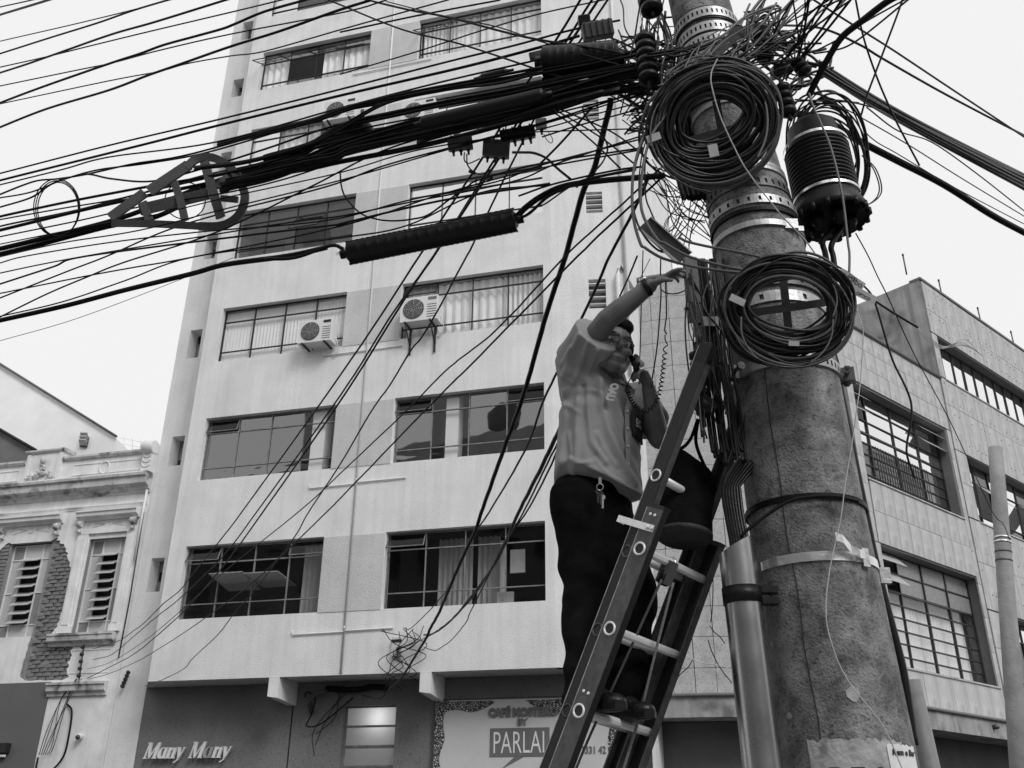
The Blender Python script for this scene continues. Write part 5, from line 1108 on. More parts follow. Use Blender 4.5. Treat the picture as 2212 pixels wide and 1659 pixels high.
# thin hanging wires round the pole
for pts, wpx, Ya, Yb, lab, m in (
 (C(3, 240, 380, 215, 430, 200, 480, 205, 560, 260, 750, 350, 950, 440, 1110, 640, 1370, 800, 1540, 880, 1646), 3, 3.1, 3.35, 'pale thin wire crossing the upper coil and slanting down over the pole', WIREL),
 (C(3, 830, 600, 850, 670, 900, 780, 960, 920, 1010, 1100, 1050, 1300, 1080, 1560, 1090, 1646) + C(6, 1085, 200), 5, 3.4, 3.4, 'grey cable hanging in front of the ribbed canister', GRYW),
 (C(3, 1130, 1500, 1210, 1646) + C(6, 1270, 130, 1340, 270, 1500, 620, 1720, 1030, 1830, 1260, 2010, 1646) + C(9, 2080, 80, 2120, 180), 2.4, 4.0, 8, 'long thin black wire slanting down before the stone facade', BLK),
 (C(6, 1000, 60, 1100, 120, 1180, 190, 1250, 290, 1340, 590, 1380, 700, 1440, 820, 1480, 920, 1490, 1000, 1480, 1100, 1460, 1200, 1462, 1290, 1510, 1430), 4.6, 3.45, 3.5, 'cut black cable hanging free in front of the grilled window', BLK),
 (C(6, 1130, 330, 1165, 430, 1178, 520, 1160, 800, 1140, 960, 1110, 1180, 1090, 1300, 1060, 1480, 1040, 1646) + C(9, 1010, 150, 970, 330, 945, 500, 938, 620, 950, 750, 1000, 920, 1050, 1030, 1120, 1140, 1260, 1310, 1330, 1420, 1380, 1530, 1440, 1680), 2.6, 3.32, 3.32, 'pale thin wire wandering all the way down the pole front', WIREL),
 (C(6, 1240, 280, 1380, 370, 1530, 460), 5.5, 3.45, 3.5, 'thick stripped cable end pointing right from the caution tag', BLK2),
 (C(10, 712, -40, 705, 200, 700, 330, 692, 650, 684, 900, 680, 980), 2.6, 3.9, 3.9, 'straight vertical wire left of the coiled handset cord', BLK), (C(10, 835, 0, 832, 150, 836, 260, 828, 400, 812, 600, 790, 760, 770, 880, 775, 920), 3.2, 3.8, 3.8, 'wire hanging down from the worker\'s wrist behind the handset', BLK),
 (C(10, 672, 0, 610, 150, 550, 280), 4, 3.8, 4.2, 'short dark cable above the raised forearm', BLK), (C(10, 760, 20, 700, 140, 640, 260), 1.6, 3.9, 4.2, 'hair-thin wire above the raised forearm', BLK),
 (C(12, 830, 670, 900, 725, 1000, 745, 1100, 730, 1190, 690), 3, 3.5, 3.45, 'small wire arc under the reaching hand', BLK2),
 (C(2, 2080, 700, 1960, 860, 1895, 1060, 1878, 1250, 1890, 1420) + C(12, 560, 50, 620, 105, 730, 180, 850, 245, 1000, 295, 1150, 335, 1350, 380, 1600, 415, 1850, 445) + C(6, 420, 105, 700, 125, 985, 130), 7, 3.3, 3.15, 'lowest long cable loop sweeping from the upper coil to the lower coil', RUBG),
 (C(2, 2110, 720, 2000, 880, 1945, 1100, 1940, 1350) + C(12, 780, -20, 900, 50, 1060, 145, 1200, 215, 1350, 268, 1600, 335, 1900, 400) + C(6, 480, 95, 740, 110, 1000, 86), 7, 3.25, 3.12, 'middle long cable loop sweeping from the upper coil to the lower coil', RUBG),
 (C(12, 1100, -30, 1200, 20, 1400, 70, 1600, 110, 1900, 165, 2212, 235), 6, 3.25, 3.2, 'upper long cable loop sweeping across the pole above the lower coil', RUBG)):
    cable(pts, wpx, Ya, Yb, lab, m=m, seg=9)
for i in range(3):                                        # loops falling from the upper coil on its left
    d = i * 26
    cable(C(2, 2040 + d * .3, 700 + d, 1930 + d * .8, 960, 1880 + d * 1.6, 1180 + d, 1900 + d * 1.8, 1400 - d, 1990 + d * 1.5, 1560 - d * 1.5, 2100 + d, 1620 - d * 3, 2200, 1500 - d * 3), rnd.uniform(3, 5), 3.4, 3.5, 'dark cable loop hanging down the left side of the upper coil', 'hanging loops left of the upper coil', m=RUBG if i % 2 else BLK2)
for i in range(5):                                        # stripped conductor ends
    cable(C(6, 1525, 458, 1600, 520 + i * 8, 1690, 580 + i * 4, 1780 + i * 12, 575 - i * 10 + (30 if i == 3 else 0), 1860 + i * 14, 580 + i * 10, 1900 + i * 12, 610 + i * 8), 1.5, 3.5, 3.6, 'bare thin conductor fraying from the stripped cable end', 'frayed conductors', m=WIREL, seg=6)

# ------------------------------------------------------------------ coils of spare cable
def coil(name, label, cx, cy, rx, ry, Y, n, thick, tilt=0., wpx=6., tags=(), mats=(BLK2, RUBG), squash=0., lean=0.):
    P0 = at(cx, cy, Y); s = pxm(P0); t = thing(name, label, 'cable coil', P0)
    bulk = MB(); loose = []
    for k in range(n):
        q = k / (n - 1); f = 1 - thick * (rnd.random() ** 1.1); oy = rnd.uniform(-.04, .04); ph = rnd.random() * 6.28; pts = []; am = rnd.choice((.012, .025, .04, .07)); cx_, cy_ = rnd.gauss(0, .035), rnd.gauss(0, .045) + (.10 if rnd.random() < .18 else 0); tl = tilt + rnd.gauss(0, .09)
        for j in range(28):
            a = j * 2 * math.pi / 28
            w_ = 1 + am * math.sin(2 * a + ph) + am * .7 * math.sin(3 * a + ph * 2)
            x = rx * f * w_ * math.cos(a); y = ry * (f if math.sin(a) > 0 else 1 - (1 - f) * (1 - squash)) * w_ * math.sin(a)
            x += cx_ * rx; y += cy_ * ry; x, y = x * math.cos(tl) - y * math.sin(tl), x * math.sin(tl) + y * math.cos(tl)
            pts.append(P0 + RT * (x * s) + UP * (y * s) + EF * (oy + lean * y * s))
        r = wpx / 2 * s * rnd.uniform(.8, 1.15)
        b = MB(); b.tube(cr(pts + [pts[0]], 3)[:-1], r, 6, closed=True)
        b.build('cable_turn', mats[1] if rnd.random() < .22 else mats[0], t)
    for (x, y, ang, L, w_) in tags:
        C_ = at(x, y, Y - .06); ex = RT * math.cos(math.radians(ang)) + UP * math.sin(math.radians(ang)); ey = UP * math.cos(math.radians(ang)) - RT * math.sin(math.radians(ang))
        b = MB(); b.obox(C_, ex * (L / 2 * s), ey * (w_ / 2 * s), EF * .002); b.build('tag', TAGM, t)
    return t
coil('cable_coil', 'large black coil of spare cable hung on the front of the pole top', 1543, 272, 142, 128, 3.28, 60, .48, math.radians(25), 6.5, [(1513, 176, -72, 36, 17), (1636, 191, 22, 42, 15), (1541, 325, -78, 26, 20), (1412, 297, 20, 30, 15)], squash=-.5)
coil('cable_coil', 'lower black coil of spare cable with pale tags in front of the pole', 1700, 672, 138, 112, 3.16, 50, .36, math.radians(-6), 6.2, [(1681, 575, 25, 40, 14), (1593, 648, -25, 34, 15), (1715, 742, -2, 22, 10)], squash=-.7)
coil('cable_coil', 'narrow coil of thin cable behind the ribbed canister', 1790, 340, 84, 128, 3.78, 14, .25, math.radians(12), 4.)
for i in range(5):
    x = 1448 + i * 11; cable([(x + 8, 120), (x, 200), (x + 6, 290), (x + 14, 370), (x + 30, 430)], rnd.uniform(9, 14), 3.72, 3.62, 'thick black riser cable behind the upper coil on the left of the pole', 'riser cables behind the upper coil')
t = thing('splice_box', 'black splice box among the cables right of the pole head', 'splice box', at(1690, 150, 3.75)); o = MB().obox(at(1690, 150, 3.75), RT * .055 + UP * .02, UP * .035, EF * .04).build('case', RUB, t); bv = o.modifiers.new('b', 'BEVEL'); bv.width = .008; bv.segments = 2; MB().obox(at(1690, 150, 3.75) - EF * .041, RT * .045 + UP * .016, UP * .004, EF * .004).build('lid_rib', RUBG, t)
for i, (cx, cy, rx, ry, a0, a1) in enumerate(((1712, 690, 132, 104, -2.9, .6), (1690, 650, 118, 92, -.4, 2.9), (1725, 668, 118, 118, -2.2, 1.2), (1700, 700, 100, 96, -3.3, .1), (1555, 285, 150, 132, 1.2, 4.6), (1530, 262, 128, 142, -.6, 2.4))):
    cable([(cx + rx * math.cos(a0 + (a1 - a0) * k / 9), cy - ry * math.sin(a0 + (a1 - a0) * k / 9)) for k in range(10)], rnd.uniform(3, 5), 3.08 if i < 4 else 3.2, 3.1 if i < 4 else 3.22, 'stray loose turn of cable bulging out of the ' + ('lower coil' if i < 4 else 'upper coil'), 'stray turns of the ' + ('lower coil' if i < 4 else 'upper coil'), m=RUBG if i % 2 else BLK2)
# flat iron cross holding the coils
for lab, cx, cy, Y, arms in (('dark flat iron cross behind the upper coil', 1560, 285, 3.34, ((15, 118), (-80, 70))), ('dark flat iron cross behind the lower coil', 1700, 665, 3.24, ((8, 100), (-84, 84)))):
    P0 = at(cx, cy, Y); t = thing('coil_hanger', lab, 'coil hanger', P0)
    for ang, L in arms:
        s = pxm(P0); ex = RT * math.cos(math.radians(ang)) + UP * math.sin(math.radians(ang)); ey = UP * math.cos(math.radians(ang)) - RT * math.sin(math.radians(ang))
        MB().obox(P0, ex * (L * s), ey * (8.5 * s), EF * .003).build('flat_bar', STEEL_D, t); P0 = P0 + EF * .01
# caution tags on the cut cable
P0 = at(1832, 602, 3.38); s = pxm(P0)
for lab, x, y, ang, L, w_, txts in (('pale caution tag tied to the cut cable, upper of two', 1838, 606, -33, 62, 24, (('CUIDADO', 9, 2), ('CABO', 6, 9))), ('pale lettered tag tied to the cut cable, lower of two', 1866, 637, -27, 58, 18, (('OPTICO', 7, -2),)), ('blank grey tag beside the caution tags', 1815, 623, 12, 60, 16, ())):
    C_ = at(x, y, 3.36 if ang > 0 else 3.4); ex = RT * math.cos(math.radians(ang)) + UP * math.sin(math.radians(ang)); ey = UP * math.cos(math.radians(ang)) - RT * math.sin(math.radians(ang))
    t = thing('cable_tag', lab, 'tag', C_); MB().obox(C_, ex * (L / 2 * s), ey * (w_ / 2 * s), EF * .0015).build('plate', TAGM, t)
    for tx, sz, dy in txts:
        if not tx: continue
        b = text_mb(tx, sz * s * 1.3, .0, bold=.0004); wd = max(p.x for p in b.v); place(b, C_ - ex * (wd / 2) + ey * ((dy - 4) * s) - EF * .0025, ex, ey); b.build('lettering', INK, t)

# ------------------------------------------------------------------ splice closures, amplifiers and other line gear
def cyl_between(A, B, r, name, m, par, n=28, prof=None):
    A, B = V(A), V(B); d = B - A; L = d.length
    return MB().lathe(A, d, prof(L, r) if prof else [(0, r * .9), (.01, r), (L - .01, r), (L, r * .9)], n).build(name, m, par)
# ribbed canister on the right of the pole
A, B = at(1752, 275, 3.62), at(1796, 478, 3.62); t = thing('splice_canister', 'ribbed black dome splice canister strapped beside the pole', 'splice canister', B); d = (B - A).normalized(); s = pxm(A); L = (B - A).length
prof = [(0, 44 * s), (.02, 52 * s), (.12, 55 * s), (.13, 62 * s)]
for k in range(12): q = .15 + k * (L - .28) / 12; prof += [(q, 62 * s), (q + .004, 67 * s), (q + .012, 67 * s), (q + .016, 62 * s)]
prof += [(L - .10, 64 * s), (L - .085, 66 * s), (L - .035, 76 * s), (L - .004, 77 * s), (L, 74 * s), (L - .012, 70 * s), (L - .012, 2 * s)]
MB().lathe(A, d, prof, 36).build('body', RUB, t)
for q in (.125, L - .125): MB().lathe(A + d * q, d, [(0, 68 * s), (.014, 68 * s)], 36, cap=False).build('strap', STEEL, t)
ax = d.orthogonal().normalized(); bx_ = d.cross(ax)
for k in range(16): a = k * math.pi / 8; MB().lathe(B + ax * (math.cos(a) * 74 * s) + bx_ * (math.sin(a) * 74 * s) - d * .022, d, [(0, 6 * s), (.030, 6 * s), (.034, 3 * s)], 8).build('flange_bolt', RUB, t)
for k in range(5): a = k * 1.26 + .4; MB().lathe(B + ax * (math.cos(a) * 36 * s) + bx_ * (math.sin(a) * 36 * s), d, [(-.01, 14 * s), (.03, 13 * s), (.034, 9 * s), (.06, 8 * s)], 12).build('port', RUB, t)
for k in (-.03, .01): MB().obox(A + d * .08 + RT * k, RT * .004, UP * .05, EF * .07).build('fin', RUB, t)
for i, (x, y) in enumerate(((1782, 545), (1800, 555))): tag(MB().tube(cr([B + d * .03 + RT * (.01 + .03 * i), at(x - 4, y - 25, 3.6), at(x, y, 3.6), at(x + 6, y + 30 + 20 * i, 3.55)], 6), .013, 8).build('cable', BLK), 'thick cable leaving the bottom of the ribbed canister', 'cable', 'cables under the canister')
for i in range(2): cable(C(3, 1170, 1000, 1240 + 15 * i, 1080, 1280 + 15 * i, 1190, 1270 + 14 * i, 1260, 1220, 1310, 1190, 1300), 3, 3.7, 3.6, 'thin loop bowing out right of the ribbed canister', 'loops right of the canister')
# long ribbed closure
def closure(label, a, b, wpx, Y0, Y1, ribs, fin=True, m=RUB):
    A, B = at(*a, Y0), at(*b, Y1); t = thing('splice_closure', label, 'splice closure', A.lerp(B, .5)); s = pxm(A.lerp(B, .5)); r = wpx / 2 * s; d = (B - A).normalized(); L = (B - A).length
    prof = [(0, r * .55), (.012, r * .8), (.014, r)]
    for k in range(ribs): q = .02 + (L - .04) * k / ribs; w_ = (L - .04) / ribs; prof += [(q, r * .992), (q + w_ * .9, r * .992), (q + w_ * .92, r), (q + w_ * .98, r)]
    prof += [(L - .014, r), (L - .012, r * .8), (L, r * .55)]
    MB().lathe(A, d, prof, 28).build('shell', m, t)
    if fin:
        up = (UP - d * UP.dot(d)).normalized()
        for sg_ in (1, -1):
            f = MB(); sd = d.cross(up)
            for k in range(ribs * 2): q = L * (k + .5) / ribs / 2; f.obox(A + d * q + up * (r * sg_), d * .006, up * (2.0 * s), sd * .012)
            f.obox(A + d * (L / 2) + up * (r * sg_), d * (L / 2 - .02), up * (1.6 * s), sd * .01); f.build('clamp_rail', RUB, t)
    for q in (A, B): MB().lathe(q - d * .03, d, [(0, r * .42), (.06, r * .42)], 16).build('end_gland', RUB, t)
    return t
closure('long black ribbed splice closure hanging lowest in front of the office block', (748, 548), (1118, 474), 48, 4.15, 4.0, 16)
closure('wide black ribbed splice closure box next to the pole at the top', (1170, 136), (1338, 124), 70, 3.75, 3.65, 9)
closure('smooth black tube closure lying along the cable bundle', (908, 268), (1180, 205), 32, 3.75, 3.6, 1, False)
A, B = at(725, 292, 4.3), at(808, 284, 4.3); t = thing('splice_dome', 'rounded black dome closure sitting on the bundle left of centre', 'splice closure', A); s = pxm(A)
MB().ell(A.lerp(B, .5), RT * (42 * s) + UP * (5 * s), UP * (30 * s), EF * (32 * s), 20, 12).build('dome', RUB, t); MB().obox(A.lerp(B, .5) - UP * (17 * s), RT * (44 * s) + UP * (6 * s), UP * (11 * s), EF * (30 * s)).build('base', RUB, t); MB().tube([A + UP * (14 * s) - EF * (30 * s), B + UP * (20 * s) - EF * (30 * s)], 2 * s, 5).build('rim', RUBG, t)
def gearbox(label, x, y, w_, h, ang, Y, m, ribs=0, ports=3, name='amplifier', txt=None):
    P0 = at(x, y, Y); s = pxm(P0); a = math.radians(ang); ex = RT * math.cos(a) + UP * math.sin(a); ey = UP * math.cos(a) - RT * math.sin(a); t = thing(name, label, name.replace('_', ' '), P0)
    b = MB(); b.obox(P0, ex * (w_ / 2 * s), ey * (h / 2 * s), EF * (min(w_, h) * .45 * s)); o = b.build('case', m, t); bv = o.modifiers.new('b', 'BEVEL'); bv.width = 2.2 * s; bv.segments = 2
    if ribs:
        f = MB()
        for k in range(ribs): f.obox(P0 + ex * ((k + .5) / ribs - .5) * (w_ * s) - EF * (min(w_, h) * .46 * s), ex * (1.6 * s), ey * (h * .46 * s), EF * (3 * s)); f.obox(P0 + ex * ((k + .5) / ribs - .5) * (w_ * s) + ey * (h * .5 * s), ex * (1.6 * s), ey * (4 * s), EF * (6 * s))
        f.build('cooling_fins', m, t)
    for k in range(ports):
        q = P0 + ex * (((k + .5) / ports - .5) * w_ * .9 * s) - ey * (h / 2 * s); MB().lathe(q, -ey, [(0, 4 * s), (4 * s, 4 * s), (5 * s, 2.6 * s), (12 * s, 2.4 * s)], 8).build('connector', BRACK, t)
    if txt: b = text_mb(txt, 10 * s, 0, bold=.0003); place(b, P0 - ex * (26 * s) + ey * (8 * s) - EF * (min(w_, h) * .45 * s + .002), ex, ey); b.build('lettering', INK, t)
    return t
gearbox('ribbed grey line amplifier on the cables near the top of the frame', 1291, 66, 66, 34, 10, 3.8, RUBG, 5, 0)
gearbox('small dark tap box just above the ribbed amplifier', 1262, 45, 26, 22, 8, 3.9, RUB, 0, 2, 'tap_box')
gearbox('left tap box with knobs under the tube closure', 994, 310, 54, 28, 6, 4.1, RUBG, 3, 3, 'tap_box')
gearbox('square grey tap box printed SSP 12N', 1072, 322, 58, 36, -4, 4.1, RUBG, 0, 3, 'tap_box', 'SSP 12N')
gearbox('long black tap unit with a row of connectors', 1118, 290, 76, 26, 10, 4.05, RUB, 4, 4, 'tap_unit')
gearbox('pale little junction can right of the tap boxes', 1169, 268, 24, 22, 4, 4.05, TAGM, 0, 1, 'junction_can'); gearbox('pale plastic clamp on the tube closure', 985, 280, 18, 18, 20, 3.95, TAGM, 0, 0, 'clamp')
gearbox('small dark splice block on the upper cables', 1165, 118, 44, 16, 14, 3.85, RUBG, 0, 0, 'splice_block')
for x, y, a in ((1058, 388, 25), (1020, 372, -20), (1265, 392, 65), (1248, 398, 65)): gearbox('small black wedge clamp on a drop cable', x, y, 16, 7, a, 4.1, BRACK, 0, 0, 'wedge_clamp')['group'] = 'wedge clamps on drop cables'
closure('knobbly taped joint on an upper cable', (1035, 168), (1098, 153), 14, 3.95, 3.9, 4, False, BLK2)
# slack storage frame (snow shoe)
t = thing('slack_storage_frame', 'grey metal teardrop frame storing spare cable at the left', 'slack frame', at(400, 420, 4.5)); YS = 4.5
def bar(pts, wpx, name='flat_bar', m=RUBG, dY=0., th=.012):
    P = [at(x, y, YS + dY) for x, y in pts]; s = pxm(P[0]); b = MB()
    L = cr(P, 6) if len(P) > 2 else P; side = []
    for i, p in enumerate(L):
        a = L[max(0, i - 1)]; q = L[min(len(L) - 1, i + 1)]; d_ = (q - a).normalized(); side.append(EF.cross(d_).normalized() * (wpx / 2 * s))
    for o_ in (-th, th): b.v += [p + sd + EF * o_ for p, sd in zip(L, side)] + [p - sd + EF * o_ for p, sd in zip(L, side)]
    n_ = len(L)
    for i in range(n_ - 1):
        b.face((i, i + 1, n_ + i + 1, n_ + i)); b.face((2 * n_ + i, 3 * n_ + i, 3 * n_ + i + 1, 2 * n_ + i + 1)); b.face((i, 2 * n_ + i, 2 * n_ + i + 1, i + 1)); b.face((n_ + i, n_ + i + 1, 3 * n_ + i + 1, 3 * n_ + i))
    b.face((0, n_, 3 * n_, 2 * n_)); b.face((n_ - 1, 3 * n_ - 1, 4 * n_ - 1, 2 * n_ - 1)); return b.build(name, m, t)
RUBG2 = M('steel_painted', .065, .6, .15, 12., .1, 60)
bar(C(1, 1200, 1075, 1260, 1025, 1340, 1010, 1420, 1035, 1500, 1095, 1550, 1180, 1575, 1270, 1545, 1370, 1480, 1430, 1400, 1455, 1280, 1455), 17, 'rim', RUBG2)
bar(C(1, 1215, 1060, 960, 1230), 22, 'arm', RUBG2); bar(C(1, 930, 1240, 710, 1400), 20, 'arm', RUBG2, .02); bar(C(1, 720, 1435, 1000, 1440, 1300, 1455), 15, 'arm', RUBG2)
bar(C(1, 900, 1350, 1340, 1245), 24, 'spine', RUBG2, .03); bar(C(1, 1315, 1040, 1360, 1200, 1420, 1400), 19, 'cross_bar', RUBG2, .01); bar(C(1, 1120, 1170, 1160, 1290, 1190, 1420), 15, 'cross_bar', RUBG2, .012); bar(C(1, 920, 1300, 960, 1420), 16, 'cross_bar', RUBG2, .012)
bar(C(1, 1395, 1200, 1490, 1115), 15, 'spoke', RUBG2, .02); bar(C(1, 1420, 1275, 1530, 1285), 13, 'spoke', RUBG2, .02)
P0 = at(*c(1, 1190, 1290), 4.8); s = pxm(P0)
tag(MB().tube([P0 + RT * (44 * s * math.cos(a)) + UP * (40 * s * math.sin(a)) for a in [i * math.pi / 16 for i in range(32)]], 1.3 * s, 6, closed=True).build('cable_ring', BLK), 'thin wire ring inside the teardrop frame', 'cable')
for i in range(3):
    P0 = at(*c(1, 365 + i * 4, 1335 + i * 5), 4.9); s = pxm(P0); rr = 50 - i * 3
    tag(MB().tube([P0 + RT * (rr * s * math.cos(a)) + UP * ((62 - i * 2) * s * math.sin(a)) for a in [k * math.pi / 16 for k in range(32)]], 1.3 * s, 6, closed=True).build('cable_ring', BLK), 'thin loose wire ring hanging on the bundle at far left', 'cable', 'loose wire rings at far left')

# ------------------------------------------------------------------ gear on the pole
def insul(label, pts, Y, r0, grp=None, n=6):
    A, B = at(*pts[0], Y), at(*pts[1], Y); t = thing('spool_insulator', label, 'insulator', B, group=grp); s = pxm(A); d = B - A; L = d.length
    MB().lathe(A - d * .15, d, [(0, 4 * s), (L * 1.3, 4 * s)], 8).build('bolt', BRACK, t)
    for k in range(n): MB().lathe(A + d * (k / n), d, [(0, r0 * .5 * s), (L / n * .2, r0 * s), (L / n * .7, r0 * s), (L / n * .9, r0 * .5 * s)], 16).build('disc', RUB, t)
    return t
G = 'insulators on the pole head'
insul('stack of dark insulator discs at the very top left of the pole', ((1398, -20), (1410, 28)), 3.5, 24, G, 3); insul('dark insulator stack left of the pole beside the black box', ((1392, 80), (1402, 178)), 3.5, 22, G, 6)
insul('dark insulator stack right of the pole head', ((1642, 60), (1655, 130)), 3.55, 18, G, 5); insul('dark insulator stack against the right rim of the upper coil', ((1688, 185), (1706, 250)), 3.5, 17, G, 4); insul('short dark insulator among the cables right of the pole', ((1718, 130), (1742, 160)), 3.5, 16, G, 3)
insul('dark insulator stack between the lower coil and the ladder top', ((1502, 760), (1520, 900)), 3.42, 15, G, 7)
t = thing('iron_bracket', 'flat iron strap with a bolt eye slanting over the pole head', 'bracket', at(1570, 90, 3.35)); P0 = at(1570, 92, 3.35); s = pxm(P0); ex = (RT * .72 + UP * .69).normalized(); ey = (UP * .72 - RT * .69).normalized()
MB().obox(P0, ex * (36 * s), ey * (12 * s), EF * .004).lathe(P0 + ex * (34 * s), EF, [(-.004, 12 * s), (.004, 12 * s)], 16).build('strap', STEEL_D, t); MB().tube([P0 + ex * (32 * s) + ex * (16 * s * math.cos(a)) + ey * (16 * s * math.sin(a)) for a in [k * math.pi / 10 - 1.6 for k in range(16)]], 2.5 * s, 6).build('hook', STEEL_D, t)
# steel channel bracket left of the pole
A, B = at(1390, 483, 3.5), at(1478, 560, 3.45); t = thing('steel_channel', 'pale steel channel bracket slanting down to the worker\'s hand', 'bracket', A.lerp(B, .5)); s = pxm(A); d = (B - A).normalized(); up = d.cross(EF).normalized(); up = up if up.dot(UP) > 0 else -up
L = (B - A).length / 2; MB().obox(A.lerp(B, .5), d * L, up * (17 * s), EF * .003).build('web', STEEL_D, t)
for q in (1, -1): MB().obox(A.lerp(B, .5) + up * (17 * s * q) - EF * .02, d * L, up * .0025, EF * .022).build('flange', GALV, t)
# terminal box the worker reaches for
P0, P1_ = at(1489, 556, 3.4), at(1498, 655, 3.4); t = thing('terminal_box', 'tall narrow grey terminal box held by the worker\'s raised hand', 'terminal box', P1_); s = pxm(P0); d = (P1_ - P0); 
o = MB().obox(P0.lerp(P1_, .5), RT * (14 * s), d * .5, EF * (12 * s)).build('case', RUBG, t); bv = o.modifiers.new('b', 'BEVEL'); bv.width = .004; bv.segments = 2
MB().obox(P1_ + d * .22, RT * (13 * s), d * .2, EF * (12 * s)).build('cover', RUB, t); MB().obox(P1_ + d * .12 - RT * (16 * s), RT * (4 * s), d * .03, EF * (6 * s)).build('latch', RUB, t); MB().obox(P1_ + d * .55 + RT * (4 * s), RT * (8 * s), d * .16, EF * (8 * s)).build('gland', RUB, t)
P0 = at(1528, 694, 3.4); s = pxm(P0); tag(MB().obox(P0, RT * (23 * s), UP * (10 * s), EF * .01).build('pale_bracket', TAGM), 'pale rectangular bracket plate left of the lower coil', 'bracket')
for y in (640, 668): P0 = at(1560, y, 3.5); tag(MB().obox(P0, (RT + UP * .25) * (22 * s), UP * (7 * s), EF * .02).build('cross_arm', RUB), 'short black bracket arm between cables and pole' + (', upper one' if y == 640 else ', lower one'), 'bracket')
P0 = at(1523, 888, 3.42); tag(MB().lathe(P0 - RT * .02, (.5, -.6, .4), [(0, 20 * s), (.03, 24 * s), (.06, 20 * s)], 20).build('cable_drum', RUB), 'round black spool sticking out beside the ladder top', 'spool')
for i in range(12):                                       # bundle of cables running down left of the pole
    x = 1506 + i * 6.5 + rnd.uniform(-4, 4); q = rnd.uniform(-8, 8)
    cable([(x - 22 + q, 560), (x - 8 + q, 660), (x + rnd.uniform(-6, 6), 760), (x + 14, 860), (x + 26, 950), (x + 34 + rnd.uniform(-4, 4), 995 + rnd.uniform(-20, 14))], rnd.uniform(5, 11), 3.5 + rnd.uniform(-.08, .06), 3.44, 'dark cable in the upright bundle between ladder and pole', 'upright cables left of the pole', m=BLK)
for i in range(7):                                        # cables diving into the steel conduit
    x = 1566 + i * 6
    cable([(x + 34, 985 + i * 3), (x + 10 - i * 2, 1022 + i * 4), (x - 4, 1060), (x + 2, 1110), (x + 12, 1165), (x + 18, 1210)], 8, 3.42 + .02 * i, 3.46, 'black cable bending over into the mouth of the steel conduit', 'cables entering the steel conduit', m=BLK2)
cable([(1600, 1160), (1620, 1140), (1690, 1090), (1735, 1075), (1800, 1072), (1855, 1083)], 8, 3.4, 3.33, 'black cable tie slanting from the conduit mouth round the pole', m=BLK)
for i in range(13):                                       # jumpers lying across the front of the pole head
    x0, y0 = rnd.uniform(1390, 1450), rnd.uniform(90, 215); x1, y1 = rnd.uniform(1640, 1740), rnd.uniform(20, 170)
    cable([(x0, y0), (1470 + rnd.uniform(-10, 10), y0 - 6 + rnd.uniform(-14, 22)), (1540 + rnd.uniform(-10, 20), (y0 + y1) / 2 + rnd.uniform(-6, 40)), (1610, (y0 + y1 * 2) / 3 + rnd.uniform(-10, 25)), (x1, y1)], rnd.uniform(2.5, 6.5), 3.42, 3.42, 'dark jumper cable lying across the front of the pole head above the upper coil', 'jumper cables over the pole head')
# the tangle nobody could count
def tangle(name, label, za, zb, cnt, Y, wr, bow=30, m=BLK2):
    b = MB()
    for i in range(cnt):
        (x0, y0, x1, y1) = za; (p0, q0, p1, q1) = zb; f_, g_ = rnd.random(), rnd.random(); f2 = min(1, max(0, f_ + rnd.uniform(-.35, .35)))
        A = (x0 + (x1 - x0) * f_, y0 + (y1 - y0) * rnd.random()); B = (p0 + (p1 - p0) * f2, q0 + (q1 - q0) * g_)
        L = math.hypot(A[0] - B[0], A[1] - B[1]); s1, s2 = rnd.uniform(-bow, bow), rnd.uniform(-bow, bow)
        nx, ny = -(B[1] - A[1]) / (L + 1), (B[0] - A[0]) / (L + 1)
        pts = [A, (A[0] * .7 + B[0] * .3 + nx * s1, A[1] * .7 + B[1] * .3 + ny * s1 + rnd.uniform(0, bow * .4)), (A[0] * .35 + B[0] * .65 + nx * s2, A[1] * .35 + B[1] * .65 + ny * s2 + rnd.uniform(0, bow * .4)), B]
        Y0 = Y + rnd.uniform(-.14, .16); P = [at(px, py, Y0 + rnd.uniform(-.03, .03)) for px, py in pts]; b.tube(cr(P, 7), rnd.uniform(*wr) / 2 * pxm(P[0]), 5)
    return b
def stuff(b, name, label, m=BLK2):
    o = b.build(name, m); o['kind'] = 'stuff'; tag(o, label, 'wires'); return o
def join(*bs):
    r = MB()
    for q in bs: r.add(q.v, q.f, 0, True)
    return r
T = tangle
stuff(join(T('', '', (1300, 60, 1360, 220), (1470, 30, 1500, 210), 34, 3.9, (2, 5), 30), T('', '', (1340, 200, 1420, 300), (1490, 60, 1540, 200), 22, 3.9, (2, 5), 30), T('', '', (1340, 180, 1380, 290), (1440, 180, 1470, 330), 18, 3.85, (2, 6), 24), T('', '', (1330, -20, 1440, -10), (1330, 90, 1440, 180), 8, 3.7, (2, 4), 8), T('', '', (1380, 20, 1440, 60), (1390, 140, 1440, 230), 10, 3.6, (3, 7), 20)), 'tangled_wires', 'tangle of jumper wires between the black box and the pole head')
stuff(join(T('', '', (1560, 100, 1620, 170), (1660, -30, 1860, -20), 12, 3.5, (3, 8), 18), T('', '', (1600, 20, 1640, 130), (1700, 60, 1800, 240), 14, 3.85, (3, 8), 30), T('', '', (1640, 120, 1720, 240), (1720, 60, 1800, 200), 12, 3.8, (3, 9), 30), T('', '', (1600, 20, 1660, 60), (1690, 60, 1720, 140), 9, 3.7, (3, 7), 40)), 'tangled_wires', 'tangle of jumper wires on the right of the pole head')
